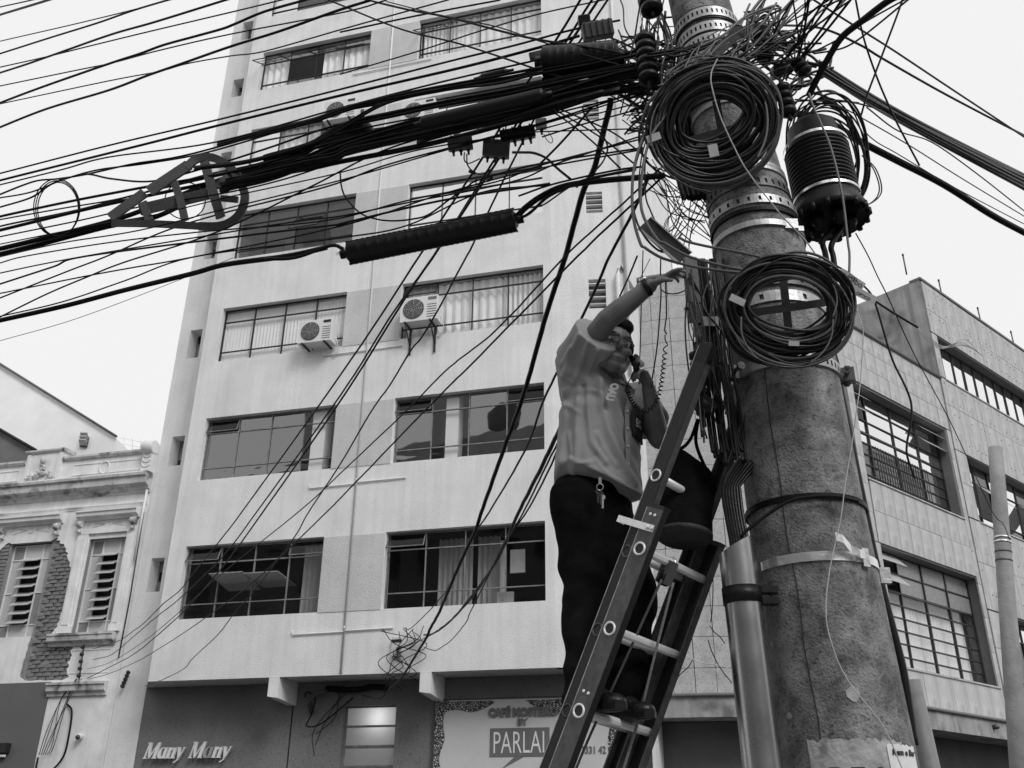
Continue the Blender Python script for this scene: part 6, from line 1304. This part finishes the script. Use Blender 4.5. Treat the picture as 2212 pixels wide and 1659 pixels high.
stuff(join(T('', '', (1390, 330, 1440, 420), (1500, 440, 1560, 560), 15, 3.75, (1.5, 3.2), 20), T('', '', (1470, 380, 1530, 420), (1400, 480, 1490, 560), 9, 3.75, (1.5, 3), 16)), 'tangled_wires', 'tangle of wires hanging left of the pole below the upper coil')
stuff(T('', '', (1485, 560, 1540, 640), (1510, 780, 1580, 960), 34, 3.45, (1.5, 6), 22), 'tangled_wires', 'tangle of thin wires beside the ladder head')
stuff(join(T('', '', (1420, 130, 1460, 190), (1560, 20, 1680, 110), 8, 3.3, (2, 4), 22), T('', '', (1480, 100, 1540, 160), (1620, -10, 1720, 40), 5, 3.25, (3, 6), 20)), 'tangled_wires', 'thin jumper wires looping over the front of the pole top', GRYW)

# ------------------------------------------------------------------ extension ladder leaning on the pole
LC = V((.2486, 3.5486, 1.9929)); LR = V((.3681, -.2297, .9010)).normalized(); LG = V((.7005, .7057, -.1063)).normalized(); LN = LR.cross(LG).normalized()
ld = thing('extension_ladder', 'dark fibreglass extension ladder with bright aluminium rungs leaning on the pole', 'ladder', LC - LR * (LC.z / LR.z))
WID = .40
def lp(s, g, n): return LC + LR * s + LG * g + LN * n
S_FLY = min((abs(proj(lp(s * .01, .02, .075))[1] - 748), s * .01) for s in range(60, 260))[1]
def rail(s0, s1, g, n0, half, inward, m1, m2, name):
    b = MB(); mid = lp((s0 + s1) / 2, g, n0); L = (s1 - s0) / 2
    if name == 'rail' or g < .1: MB().obox(lp((s0 + s1) / 2, g - inward * .0035, n0 + half - .002), LG * .001, LN * .0016, LR * (L - .003)).build('edge_highlight', FIBRE_E, ld)  # thin pale strip: the edge highlight put into colour
    b.obox(mid, LG * .003, LN * half, LR * L); o = b.build(name, m1, ld)
    for q in (-1, 1):
        f = MB(); f.obox(lp((s0 + s1) / 2, g + inward * .016, n0 + q * (half - .0025)), LG * .016, LN * .003, LR * (L - .001)); f.build('rail_flange', m2, ld)
    return o
SB = -2.18
TOPB = .77
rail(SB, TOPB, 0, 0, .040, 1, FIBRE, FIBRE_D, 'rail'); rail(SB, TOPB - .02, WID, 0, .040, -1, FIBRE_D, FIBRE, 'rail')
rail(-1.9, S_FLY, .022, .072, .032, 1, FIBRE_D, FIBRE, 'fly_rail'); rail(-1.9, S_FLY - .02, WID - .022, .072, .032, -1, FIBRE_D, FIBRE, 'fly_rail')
for k in range(-7, 3):
    s = .305 * k
    b = MB(); n_ = 18; A, B = lp(s, -.002, 0), lp(s, WID, 0); prof = []
    for i in range(n_):
        a = i * 2 * math.pi / n_; rr = .0175 * (1 + .05 * (i % 2)); prof.append(LR * (max(-.013, math.cos(a) * rr) if True else 0) + LN * (math.sin(a) * rr))
    b.v = [A + p for p in prof] + [B + p for p in prof]
    for i in range(n_): b.face((i, (i + 1) % n_, n_ + (i + 1) % n_, n_ + i))
    b.build('rung', ALU, ld)
    for g_ in (-.005, WID + .005):
        k_ = MB(); k_.tube([lp(s, g_, 0) + LR * (.024 * math.cos(a) * (1 if math.cos(a) > 0 else .85)) + LN * (.024 * math.sin(a)) for a in [i * math.pi / 12 for i in range(24)]], .0045, 6, closed=True); k_.build('rung_collar', ALU, ld)
    k_ = MB(); k_.lathe(lp(s, -.0045, 0), LG, [(0, .019), (.001, .019)], 18); k_.build('rung_end_shade', INK, ld)  # dark disc painted as the shade inside the open rung tube
for k in range(-5, 12):
    s = .305 * k - .02
    if s > 1.0: break
    A, B = lp(s, .02, .072), lp(s, WID - .022, .072)
    MB().tube([A, B], .0165, 14).build('fly_rung', ALU, ld)
    MB().tube([lp(s, .016, .072) + LR * (.022 * math.cos(a)) + LN * (.022 * math.sin(a)) for a in [i * math.pi / 12 for i in range(24)]], .004, 6, closed=True).build('rung_collar', ALU if s > .7 else STEEL_D, ld)
    MB().lathe(lp(s, .0165, .072), LG, [(0, .018), (.001, .018)], 18).build('rung_end_shade', INK, ld)  # dark disc again, painted shade of the hollow fly rung
b = MB(); b.obox(lp(TOPB - .075, -.006, .062), LG * .003, LN * .092, LR * .013); b.obox(lp(TOPB - .075, .012, .152), LG * .02, LN * .003, LR * .013); b.build('guide_bracket', ALU, ld)
for n_ in (-.005, -.026): MB().lathe(lp(TOPB - .075, -.010, n_), -LG, [(0, .008), (.006, .008), (.008, .004)], 10).build('rivet', ALU, ld)
for s, n_ in ((TOPB - .025, -.012), (TOPB - .025, .010), (.07, -.012), (.07, .012)): MB().lathe(lp(s, -.003, n_), -LG, [(0, .006), (.003, .006), (.004, .003)], 10).build('rivet', ALU, ld)
b = MB(); b.obox(lp(TOPB + .008, .016, 0), LG * .019, LN * .041, LR * .008); b.build('rail_cap', FIBRE_D, ld); b = MB(); b.obox(lp(TOPB - .012, WID - .016, 0), LG * .019, LN * .041, LR * .008); b.build('rail_cap', STEEL_D, ld)
b = MB(); b.obox(lp(S_FLY - .03, .035, .072), LG * .017, LN * .034, LR * .04); b.build('rail_cap', RUB, ld)
b = MB(); b.obox(lp(S_FLY + .011, .035, .072), LG * .012, LN * .020, LR * .004); b.build('rail_cap', RUBG, ld)
MB().lathe(lp(.555, .17, -.01), LN, [(-.018, .025), (-.012, .032), (.012, .032), (.018, .025)], 20).build('pulley', RUB, ld); MB().obox(lp(.575, .17, -.01), LG * .022, LN * .022, LR * .045).build('pulley_block', RUBG, ld)
MB().tube([lp(.61, .185, 0) + LR * (.022 * math.cos(a)) + LN * (.022 * math.sin(a)) for a in [i * math.pi / 10 for i in range(20)]], .006, 6, closed=True).build('pulley_strap', STEEL, ld)
MB().tube(cr([lp(.55, .20, -.03), lp(.3, .22, -.045), lp(0, .26, -.05), lp(-.4, .285, -.05), lp(-.9, .30, -.05), lp(-1.6, .28, -.04)], 10), .0052, 8).build('rope', ROPE, ld)
MB().tube(cr([lp(.55, .145, -.02), lp(.2, .13, .0), lp(-.2, .11, .02), lp(-.8, .12, .02)], 10), .0048, 8).build('rope', RUBG, ld)
b = text_mb('EGS', .062, .0, bold=.002, sx=1.15, spacing=1.1); place(b, lp(-.36, -.0045, -.026), LR, LN, -LG); b.build('lettering', INK, ld)

# black canvas tool bucket hung between the ladder and the pole
A, B = at(1482, 1010, 3.62), at(1478, 1160, 3.58); t = thing('tool_bag', 'black canvas tool bucket hanging by straps behind the ladder', 'tool bag', B); s = pxm(A); d = (B - A).normalized()
side = (RT * 1.0 + UP * -.55).normalized(); b = MB(); n = 32; k = 12
ax = side - d * side.dot(d); ax.normalize(); by = d.cross(ax); L = (B - A).length
for i in range(k + 1):
    q = i / k
    for j in range(n):
        a = j * 2 * math.pi / n; r = (62 - 4 * q) * s * (1 + .05 * math.sin(3 * a + 2 * q * 3) * (1 - q) + .03 * math.sin(7 * a + 4 * q)); b.v.append(A + d * (q * L - (1 - q) * .055 * math.cos(a) * -1) + ax * (math.cos(a) * r) + by * (math.sin(a) * r * .82))
for i in range(k):
    for j in range(n): b.face((i * n + j, i * n + (j + 1) % n, i * n + n + (j + 1) % n, i * n + n + j), 0, True)
b.build('bag_body', CANVAS, t)
MB().lathe(B, d, [(-.01, 59 * s), (.004, 58 * s), (.012, 52 * s)], n, sx=1, ref=ax).build('bag_base', M('bag_base_rubber', .03, .7, .3, 16., .3, 60), t)
for i in range(3): MB().tube(cr([A + ax * (.11 - .01 * i) + by * -.05, A + d * (L * .4) + ax * (.125 - .008 * i) - by * (.06 - .02 * i), A + d * (L * .85) + ax * (.12 - .012 * i) - by * .07], 6), .007, 6).build('fold_strap', CANVAS, t)
hk = at(1508, 905, 3.55)
for q in (-.9, .8): MB().tube(cr([A + ax * (.105 * q) + d * -.02, (A + hk) / 2 + RT * (.02 * q), hk], 6), .007, 6).build('hanging_strap', ROPE if q < -2 else CANVAS, t)
MB().lathe(A + ax * -.10, V((0, -1, 0)), [(0, .012), (.004, .012)], 12).build('ring', STEEL, t)

# ------------------------------------------------------------------ the worker
FD = V((.674, -.739, 0)); SD = V((.739, .674, 0)); Z = V((0, 0, 1))       # facing, his left, up
man = thing('person', 'worker in grey short-sleeved shirt and black trousers phoning on the ladder, arm raised', 'person', lp(.02, .17, 0))
def remesh(b, name, m, vox, smooth=3, parent=None, disp=None, dec=None):
    me = b.mesh(name, m); o = bpy.data.objects.new(name, me); COL.objects.link(o)
    md = o.modifiers.new('r', 'REMESH'); md.mode = 'VOXEL'; md.voxel_size = vox; md.use_smooth_shade = True
    if smooth: sm = o.modifiers.new('s', 'SMOOTH'); sm.iterations = smooth; sm.factor = .5
    bpy.context.view_layer.update()
    e = bpy.data.meshes.new_from_object(o.evaluated_get(bpy.context.evaluated_depsgraph_get())); bpy.data.objects.remove(o)
    bm = bmesh.new(); bm.from_mesh(e); bm.faces.ensure_lookup_table(); seen = [False] * len(bm.faces); best = []
    for f in bm.faces:                                    # keep the outer skin only
        if seen[f.index]: continue
        st, isl = [f], []; seen[f.index] = True
        while st:
            g = st.pop(); isl.append(g)
            for ed in g.edges:
                for h in ed.link_faces:
                    if not seen[h.index]: seen[h.index] = True; st.append(h)
        if len(isl) > len(best): best = isl
    if len(best) < len(bm.faces):
        keep = set(best); bmesh.ops.delete(bm, geom=[f for f in bm.faces if f not in keep], context='FACES')
    if disp:
        bm.normal_update(); D_ = [disp(v.co, v.normal) for v in bm.verts]
        for v, d_ in zip(bm.verts, D_): v.co += d_
        for k_ in range(2): bmesh.ops.smooth_vert(bm, verts=bm.verts, factor=.5, use_axis_x=True, use_axis_y=True, use_axis_z=True)
    bm.to_mesh(e); bm.free()
    off_ = V(parent['_off']) if parent else V()
    for v in e.vertices: v.co = v.co - off_
    for p in e.polygons: p.use_smooth = True
    e.materials.clear(); e.materials.append(m); e.name = name
    q = bpy.data.objects.new(name, e); COL.objects.link(q); q.parent = parent; q['_off'] = tuple(off_); return q
# joints
aR = lp(.0, .10, 0) - FD * .055 + Z * .115; aL = lp(.0, .255, 0) - FD * .045 + Z * .115
hip = at(1274, 1090, 3.87); hR = hip - SD * .09; hL = hip + SD * .09
kR = at(1262, 1300, 3.79); kL = at(1366, 1305, 3.81)
chest = at(1292, 905, 3.83); neck = at(1322, 822, 3.80); head = at(1322, 757, 3.70)
shR = at(1248, 778, 3.70); shL = at(1376, 862, 3.97)
elR = at(1312, 690, 3.52); wrR = at(1404, 618, 3.43); hdR = at(1447, 594, 3.40)
elL = at(1424, 948, 3.80); wrL = at(1401, 838, 3.69)
hup = (V((.24, .02, .96))).normalized(); hf = V((.16, -.92, -.36)); hf = (hf - hup * hf.dot(hup)).normalized(); hr = hf.cross(hup).normalized()   # head: up, face, its right
HS = 1.13
def H(x, y, z): return head + hr * (-x * HS) + hf * (y * HS) + hup * (z * HS)        # x to his left, y forward, z up
def hd(dirs): return hr * -dirs[0] + hf * dirs[1] + hup * dirs[2]
B_ = MB()
B_.ell(H(0, -.012, .035), hr * .076, hf * .096, hup * .092, 20, 14)             # skull
B_.ell(H(0, .030, -.038), hr * .062, hf * .066, hup * .075, 18, 12)             # face
B_.ell(H(0, .050, -.088), hr * .040, hf * .040, hup * .030, 14, 10)             # chin
for q in (-1, 1):
    B_.caps([H(q * .056, .0, -.03), H(q * .040, .045, -.088)], [.030, .024], 10)  # jaw
    B_.ell(H(q * .040, .070, -.025), hr * .024, hf * .018, hup * .020, 10, 8)    # cheekbone
    B_.caps([H(q * .012, .088, .024), H(q * .048, .076, .021)], [.009, .008], 8)  # brow
    B_.ell(H(q * .077, -.012, -.01), hr * .010, hf * .018, hup * .032, 10, 8)    # ear
B_.caps([H(0, .086, .012), H(0, .108, -.024)], [.008, .013], 10); B_.ell(H(0, .100, -.030), hr * .018, hf * .012, hup * .009, 10, 8)
B_.caps([H(-.022, .082, -.060), H(0, .090, -.057), H(.022, .082, -.060)], [.006, .008, .006], 8); B_.caps([H(-.018, .082, -.074), H(0, .090, -.077), H(.018, .082, -.074)], [.006, .008, .006], 8)
B_.caps([H(0, -.03, -.05), neck.lerp(head, .1), neck - Z * .04], [.058, .060, .075], 16)
# trunk and limbs inside the clothes
B_.caps([hip + Z * .02, chest, chest.lerp(neck, .6)], [.10, .105, .085], 16); B_.caps([shR, chest.lerp(neck, .7), shL], [.052, .07, .052], 12)
for h_, k_, a_ in ((hR, kR, aR), (hL, kL, aL)): B_.caps([h_, k_, a_], [.085, .058, .042], 12)
B_.caps([shR, elR], [.056, .047], 14); B_.caps([elR, elR.lerp(wrR, .3), wrR], [.046, .047, .031], 14)
B_.caps([shL, elL], [.056, .046], 14); B_.caps([elL, elL.lerp(wrL, .3), wrL], [.045, .044, .030], 14)
def hand(w_, dirf, nrm, thumb, L, curls, spread=.22, tc=None, tl=1.):
    f = dirf.normalized(); n_ = (nrm - f * nrm.dot(f)).normalized(); s_ = f.cross(n_)          # n_ = palm normal, s_ across
    if s_.dot(thumb) < 0: s_ = -s_
    K = []
    for i, (o, ln) in enumerate(((.030, .072), (.010, .080), (-.010, .075), (-.029, .060))):
        base = w_ + f * (L * (.92 if i in (1, 2) else .88)) + s_ * o; a = 0; p = base; P = [w_ + f * (L * .35) + s_ * (o * .6), base]; fd = (f + s_ * (o * spread * 8)).normalized()
        for seg, q in enumerate((.45, .30, .25)):
            a += curls[i][seg] if isinstance(curls[i], (list, tuple)) else curls[i]
            p = p + (fd * math.cos(a) + n_ * math.sin(a)) * (ln * q); P.append(p)
        B_.caps(P, [.0115, .0105, .0092, .0084, .0072], 10)
    B_.ell(w_ + f * (L * .55), f * (L * .52), s_ * .040, n_ * .015, 14, 10)
    tp = w_ + f * (L * .25) + s_ * .030; td = tc.normalized() if tc is not None else (f * .6 + s_ * .7 + n_ * .4).normalized()
    B_.caps([w_ + f * (L * .15) + s_ * .015, tp, tp + td * (.038 * tl), tp + (td + n_ * .15).normalized() * (.066 * tl)], [.014, .0135, .0115, .0085], 10)
# raised right hand pinching wires at the box
fR = (hdR - wrR).normalized()
hand(wrR, (fR + V((0, -.05, .0))).normalized(), V((.35, .3, -.88)), V((.2, -.8, .3)), .088, [(-.05, .25, .2), (.05, .35, .3), (.2, .5, .5), (.35, .7, .6)], tc=(fR * .95 + V((.1, -.1, -.30))), tl=1.1)
# left hand closed round the handset
ear = H(.080, .0, -.005); mouthp = H(.045, .105, -.080); hc = ear.lerp(mouthp, .55) + hr * -.015 - hf * -.0
hand(wrL, (hc + V((.012, -.035, -.01)) - wrL).normalized(), (hc - wrL).cross(V((0, 0, 1))).normalized() * -1 * .2 + V((-.8, -.25, .0)), V((-.2, -.6, .7)), .080, [(.9, 1.1, .8), (1.0, 1.1, .8), (1.1, 1.1, .8), (1.2, 1.1, .8)], .1, tc=V((-.45, -.45, .75)))
remesh(B_, 'body', SKIN, .0048, 4, man)
for q in (-1, 1):
    MB().ell(H(q * .030, .074, -.002), hr * .0125, hf * .0125, hup * .0105, 12, 8).build('eye', EYE, man)
    MB().ell(H(q * .030, .0815, -.002), hr * .0055, hf * .006, hup * .0055, 10, 6).build('iris', INK, man)
    MB().caps([H(q * .014, .0885, .0275), H(q * .032, .086, .029), H(q * .050, .077, .021)], [.0035, .005, .003], 6).build('eyebrow', HAIR, man)
MB().caps([H(-.018, .0935, -.0665), H(0, .099, -.0675), H(.018, .0935, -.0665)], [.0022, .0045, .0022], 6).build('teeth', EYE, man)
hb = MB(); hb.ell(H(0, -.022, .052), hr * .083, hf * .095, hup * .088, 22, 14)
hb.ell(H(0, .030, .098), hr * .066, hf * .058, hup * .032, 18, 10)
for q in (-1, 1): hb.ell(H(q * .072, .006, .018), hr * .012, hf * .028, hup * .045, 10, 8)
hb.ell(H(0, -.07, -.01), hr * .062, hf * .035, hup * .06, 14, 10)
remesh(hb, 'hair', HAIR, .006, 2, man, lambda p, n_: n_ * (noise.noise(p * 70) * .006 + noise.noise(p * 160) * .003))
# beard shadow
# shirt: loose, sleeves to mid upper arm
sb = MB()
def sect(P, hw, hd_, ang=0, sh=0): return [P + SD * (hw * math.cos(a)) + FD * (hd_ * math.sin(a) + sh) for a in [i * 2 * math.pi / 28 for i in range(28)]]
def loft(b, S):
    n_ = len(S[0]); o = len(b.v)
    for r_ in S: b.v += r_
    for i in range(len(S) - 1):
        for j in range(n_): b.face((o + i * n_ + j, o + i * n_ + (j + 1) % n_, o + (i + 1) * n_ + (j + 1) % n_, o + (i + 1) * n_ + j), 0, True)
    b.face([o + j for j in reversed(range(n_))]); b.face([o + (len(S) - 1) * n_ + j for j in range(n_)])
low = at(1294, 1062, 3.86)
def hem(P, hw, hd_, k_): return [p + Z * (k_ * (.8 * max(0, -math.cos(a)) ** 1.5 - .95 * max(0, -math.sin(a)) ** 2 - .35 * max(0, math.sin(a)))) for p, a in zip(sect(P, hw, hd_), [i * 2 * math.pi / 28 for i in range(28)])]
loft(sb, [hem(low, .214, .172, .10), hem(low.lerp(chest, .2), .209, .167, .07), hem(low.lerp(chest, .42), .205, .162, .025), sect(low.lerp(chest, .62), .202, .158), sect(chest, .205, .148), sect(chest.lerp(neck, .35), .19, .128), sect(chest.lerp(neck, .68), .135, .095), sect(chest.lerp(neck, .92), .072, .068)])
uR = shR.lerp(elR, .66); uL = shL.lerp(elL, .60)
sb.caps([chest.lerp(shR, .55) - Z * .02, shR, shR.lerp(elR, .35)], [.12, .098, .09], 20)
_d = (elR - shR).normalized(); sb.tube([shR - (elR - shR) * .1, shR.lerp(elR, .3), uR, uR + _d * .004, uR - _d * .07], [.094, .100, .106, .084, .070], 22); sb.caps([chest.lerp(shL, .55), shL, shL.lerp(elL, .3)], [.11, .085, .08], 18); sb.tube([shL, shL.lerp(elL, .3), uL], [.085, .085, .088], 20)
for tq in (low.z,): pass
FOLDS = [([(108, 430), (100, 540), (95, 660)], 6, .012), ([(150, 425), (142, 520), (140, 640), (130, 700)], 7, .015), ([(178, 400), (180, 500), (190, 590), (235, 650)], 7, .016), ([(215, 400), (222, 480), (245, 560), (285, 640), (330, 715)], 8, .018),
         ([(240, 500), (275, 570), (320, 650), (345, 700)], 6, .014), ([(250, 430), (285, 520), (325, 610), (350, 670)], 6, .012), ([(150, 260), (120, 320), (105, 390)], 7, .014), ([(180, 280), (160, 340), (140, 400)], 7, .015), ([(205, 310), (185, 360), (160, 405)], 6, .013),
         ([(125, 300), (95, 350)], 6, .010), ([(90, 470), (120, 480), (150, 500)], 5, .008), ([(200, 640), (240, 690), (290, 720)], 5, .010), ([(120, 640), (150, 655), (190, 650)], 5, .010), ([(205, 560), (230, 610), (270, 660)], 5, .010), ([(115, 560), (125, 620), (120, 680)], 5, .009), ([(190, 430), (215, 440), (235, 470)], 5, .008), ([(85, 375), (110, 400), (140, 412), (170, 410)], 3.5, .007)]
FOLDS = [([(1144.9 + x * .7037, 540 + y * .7034) for x, y in P], sg, h) for P, sg, h in FOLDS]
FOLDS = [(P, sg, h, (min(q[0] for q in P) - sg * 5, min(q[1] for q in P) - sg * 5, max(q[0] for q in P) + sg * 5, max(q[1] for q in P) + sg * 5)) for P, sg, h in FOLDS]
def segd(p, a, b):
    dx, dy = b[0] - a[0], b[1] - a[1]; t_ = max(0, min(1, ((p[0] - a[0]) * dx + (p[1] - a[1]) * dy) / (dx * dx + dy * dy))); return math.hypot(p[0] - a[0] - dx * t_, p[1] - a[1] - dy * t_)
def folds(p, n_):
    q = p - low
    d = noise.noise(q * 6) * .008 + noise.noise(q * 16 + V((3, 1, 7))) * .004
    if n_.dot(CAM - p) > 0:
        s_ = proj(p)
        for P, sg, h, bb in FOLDS:
            if not (bb[0] < s_[0] < bb[2] and bb[1] < s_[1] < bb[3]): continue
            m_ = min(segd(s_, u_, v_) for u_, v_ in zip(P, P[1:]))
            if m_ < sg * 5: d += 1.35 * h * (math.exp(-(m_ / sg) ** 2) - .55 * math.exp(-(m_ / (2.2 * sg)) ** 2))
    else: d += noise.noise(V((q.x * 10, q.y * 10, q.z * 2))) * .012
    return n_ * d
hemshape = folds
remesh(sb, 'shirt', SHIRT, .007, 4, man, hemshape)
# collar, placket, pocket, print
kb = MB(); C0 = chest.lerp(neck, .9)
for q in (-1, 1):
    A = [C0 + SD * (.075 * math.cos(a)) + FD * (.07 * math.sin(a)) + Z * (.03 * (1 - max(0, math.sin(a)) * 1.0)) for a in [math.pi / 2 - q * i * math.pi / 12 for i in range(13)]]
    o = len(kb.v); kb.v += A + [p + (p - C0).normalized() * .022 - Z * .035 for p in A]
    for i in range(12): kb.face((o + i, o + i + 1, o + 14 + i, o + 13 + i), 0, True)
o = kb.build('collar', SHIRT, man); so_ = o.modifiers.new('t', 'SOLIDIFY'); so_.thickness = .004
bv_ = None
def chestpt(u_, z_):                                      # point on the shirt front: u to his left, z above hem
    P = low.lerp(chest, z_ / .42) if z_ < .42 else chest.lerp(neck, min(1, (z_ - .42) / .26)); hw, hdp = .20, .158
    return P + SD * u_ + FD * (hdp * math.sqrt(max(.02, 1 - (u_ / hw) ** 2)) + .008)
pk = MB()
for i in range(6):
    for j in range(5): pk.v.append(chestpt(.03 + i * .022, .27 + j * .045))
for i in range(5):
    for j in range(4): pk.face((i * 5 + j, i * 5 + 5 + j, i * 5 + 6 + j, i * 5 + 1 + j), 0, True)
SHIRT_P = M('shirt_pocket', .035, .95, .08, 10., .25, 260)
o = pk.build('pocket', SHIRT_P, man); so_ = o.modifiers.new('t', 'SOLIDIFY'); so_.thickness = .008; so_.offset = 1
b = text_mb('EG', .05, 0, bold=.002); b.v = [chestpt(.045 + p.x * .9, .33 + p.y * 1.3) + FD * .014 for p in b.v]; b.build('print', SHIRT_T, man)
pl = MB()
for i in range(12): pl.v += [chestpt(-.014, .05 + i * .045), chestpt(.014, .05 + i * .045)]
for i in range(11): pl.face((2 * i, 2 * i + 1, 2 * i + 3, 2 * i + 2), 0, True)
o = pl.build('button_placket', SHIRT, man)
for i in range(5): MB().lathe(chestpt(0, .10 + i * .1) + FD * .001, FD, [(0, .006), (.003, .006), (.004, .003)], 10).build('button', TAGM, man)
b = text_mb('OAU', .05, 0, bold=.003); b.v = [chestpt(-.115 + p.y * .9, .535 - p.x * 1.0) + FD * .016 - SD * .006 for p in b.v]; b.build('print', SHIRT_T, man)
# trousers
tb = MB()
tb.caps([hip + Z * .035, hip, hip - Z * .06], [.132, .138, .13], 20)
tb.caps([hip - SD * .075, hip.lerp(kR, .45) - SD * .02, kR, kR.lerp(aR, .55) + FD * .005, aR - Z * .05 - FD * .01], [.124, .108, .090, .084, .076], 18)
tb.caps([hip + SD * .085, hip.lerp(kL, .45) + SD * .02, kL, kL.lerp(aL, .55), aL - Z * .02], [.126, .122, .108, .096, .084], 18)
def tf(p, n_):
    z_ = p.z - aR.z
    k_ = .5 + 1.1 * math.exp(-((z_ - .42) / .14) ** 2) + .9 * math.exp(-(z_ / .15) ** 2)
    return n_ * (noise.noise(V((p.x * 6, p.y * 6, p.z * 11 + p.x * 6))) * .016 * k_ + noise.noise(p * 20) * .003)
remesh(tb, 'trousers', JEANS, .009, 4, man, tf)
bl = MB(); bl.v = []; loft(bl, [sect(hip + Z * .085, .150, .136), sect(hip + Z * .12, .148, .134)]); bl.build('belt', RUB, man)
# boots
for a_ in (aR, aL):
    b = MB(); toe = FD
    b.caps([a_ - Z * .0, a_ - Z * .05 - FD * .005], [.052, .050], 14)
    b.ell(a_ - Z * .062 - FD * .030, FD * .052, SD * .040, Z * .045, 14, 10); b.ell(a_ - Z * .068 + FD * .055, FD * .085, SD * .044, Z * .036, 16, 10); b.ell(a_ - Z * .070 + FD * .125, FD * .060, SD * .048, Z * .034, 16, 10)
    b.caps([a_ - Z * .02 + FD * .01, a_ - Z * .055 + FD * .09], [.046, .034], 12)
    o = remesh(b, 'boot', BOOT, .006, 4, man)
    s_ = MB(); P = [a_ - Z * .098 + FD * x + SD * y for x, y in ((-.085, 0), (-.07, .034), (-.02, .040), (.06, .043), (.125, .048), (.17, .034), (.190, 0), (.17, -.034), (.125, -.048), (.06, -.043), (-.02, -.040), (-.07, -.034))]
    s_.prism(P, Z * .024); s_.build('sole', RUB, man)
# wrist watch and strap
wd = (hdR - wrR).normalized(); q_ = wrR - wd * .015
MB().lathe(q_ - wd * .012, wd, [(0, .036), (.004, .039), (.02, .039), (.024, .036)], 22).build('watch_strap', RUB, man)
MB().lathe(q_ + (UP * .9 - RT * .4).normalized() * .036, (UP * .9 - RT * .4), [(0, .018), (.008, .018), (.010, .014)], 18).build('watch', STEEL, man)
# the test handset, its coiled cord and the keys
t = thing('telephone_handset', 'black lineman test handset pressed to the worker\'s ear', 'telephone', mouthp)
ea, mo = ear + hr * -.014, mouthp + hr * -.035
mid = ea.lerp(mo, .5) + hr * -.028
MB().caps([ea, mid, mo], [.019, .016, .019], 14).build('grip', RUB, t)
MB().lathe(ea + hr * -.020, hr, [(0, .018), (.008, .026), (.022, .027), (.026, .020)], 20).build('earpiece', RUB, t); MB().lathe(mo + hr * -.018 - hup * .002, hr + hf * -.6, [(0, .018), (.008, .025), (.022, .026), (.026, .020)], 20).build('mouthpiece', RUB, t)
cp = [mo - hup * .02] + [at(*c(10, x, y), Y) for x, y, Y in ((600, 905, 3.62), (612, 945, 3.6), (640, 1010, 3.6), (690, 1060, 3.58), (745, 1068, 3.56), (800, 1020, 3.55), (832, 920, 3.54), (850, 800, 3.53), (862, 680, 3.52), (870, 600, 3.51), (876, 540, 3.5))]
P = cr(cp, 40); coilp = []; k = 0
L = 0
for i in range(len(P) - 1):
    d_ = (P[i + 1] - P[i]); L += d_.length; d_.normalize(); a = d_.orthogonal().normalized() if i == 0 else (a - d_ * a.dot(d_)).normalized(); b_ = d_.cross(a)
    ph = L / .0105 * 2 * math.pi * (.62 + .38 * (1 - i / len(P))); rr = .0078 if i > 70 else .001 + .00685 * max(0, (i - 30) / 40)
    for q in range(1):
        coilp.append((P[i], d_, a.copy(), b_, rr, ph))
pts = []
for (p, d_, a, b_, rr, ph), nx_ in zip(coilp, coilp[1:]):
    for q in range(3):
        f_ = q / 3; pp = p.lerp(nx_[0], f_); h_ = ph + (nx_[5] - ph) * f_; pts.append(pp + a * (rr * math.cos(h_)) + b_ * (rr * math.sin(h_)))
o = MB().tube(pts, .0026, 5).build('handset_cord', BLK); tag(o, 'coiled black handset cord hanging from the telephone up to the hand', 'cord')
cable(C(10, 876, 540, 862, 515, 866, 470, 874, 400, 870, 250, 868, 180, 880, 155), 3, 3.5, 3.42, 'straight upper end of the handset cord reaching the raised hand', m=BLK)
t = thing('key_ring', 'bunch of keys dangling from the worker\'s belt', 'keys', at(1296, 1085, 3.62)); P0 = at(1296, 1052, 3.64); s = pxm(P0)
MB().tube([P0 + RT * (7 * s * math.cos(a)) + UP * (7 * s * math.sin(a)) for a in [i * math.pi / 8 for i in range(16)]], .0018, 5, closed=True).build('ring', STEEL, t); MB().obox(P0 + UP * (14 * s), RT * (3 * s), UP * (7 * s), EF * .003).build('clip', STEEL, t)
for i, (x, y) in enumerate(((-4, -20), (2, -24), (6, -32))):
    q = P0 + RT * (x * s) + UP * (y * s); b = MB(); b.lathe(q + UP * (10 * s), EF, [(0, 6 * s), (.002, 6 * s)], 10); b.obox(q - UP * (4 * s), RT * (2.2 * s), UP * (10 * s), EF * .0012); b.build('key', STEEL if i == 2 else STEEL_D, t)

# ------------------------------------------------------------------ tidy
for o in bpy.data.objects:
    for k in ('_off', '_'):
        if k in o: del o[k]
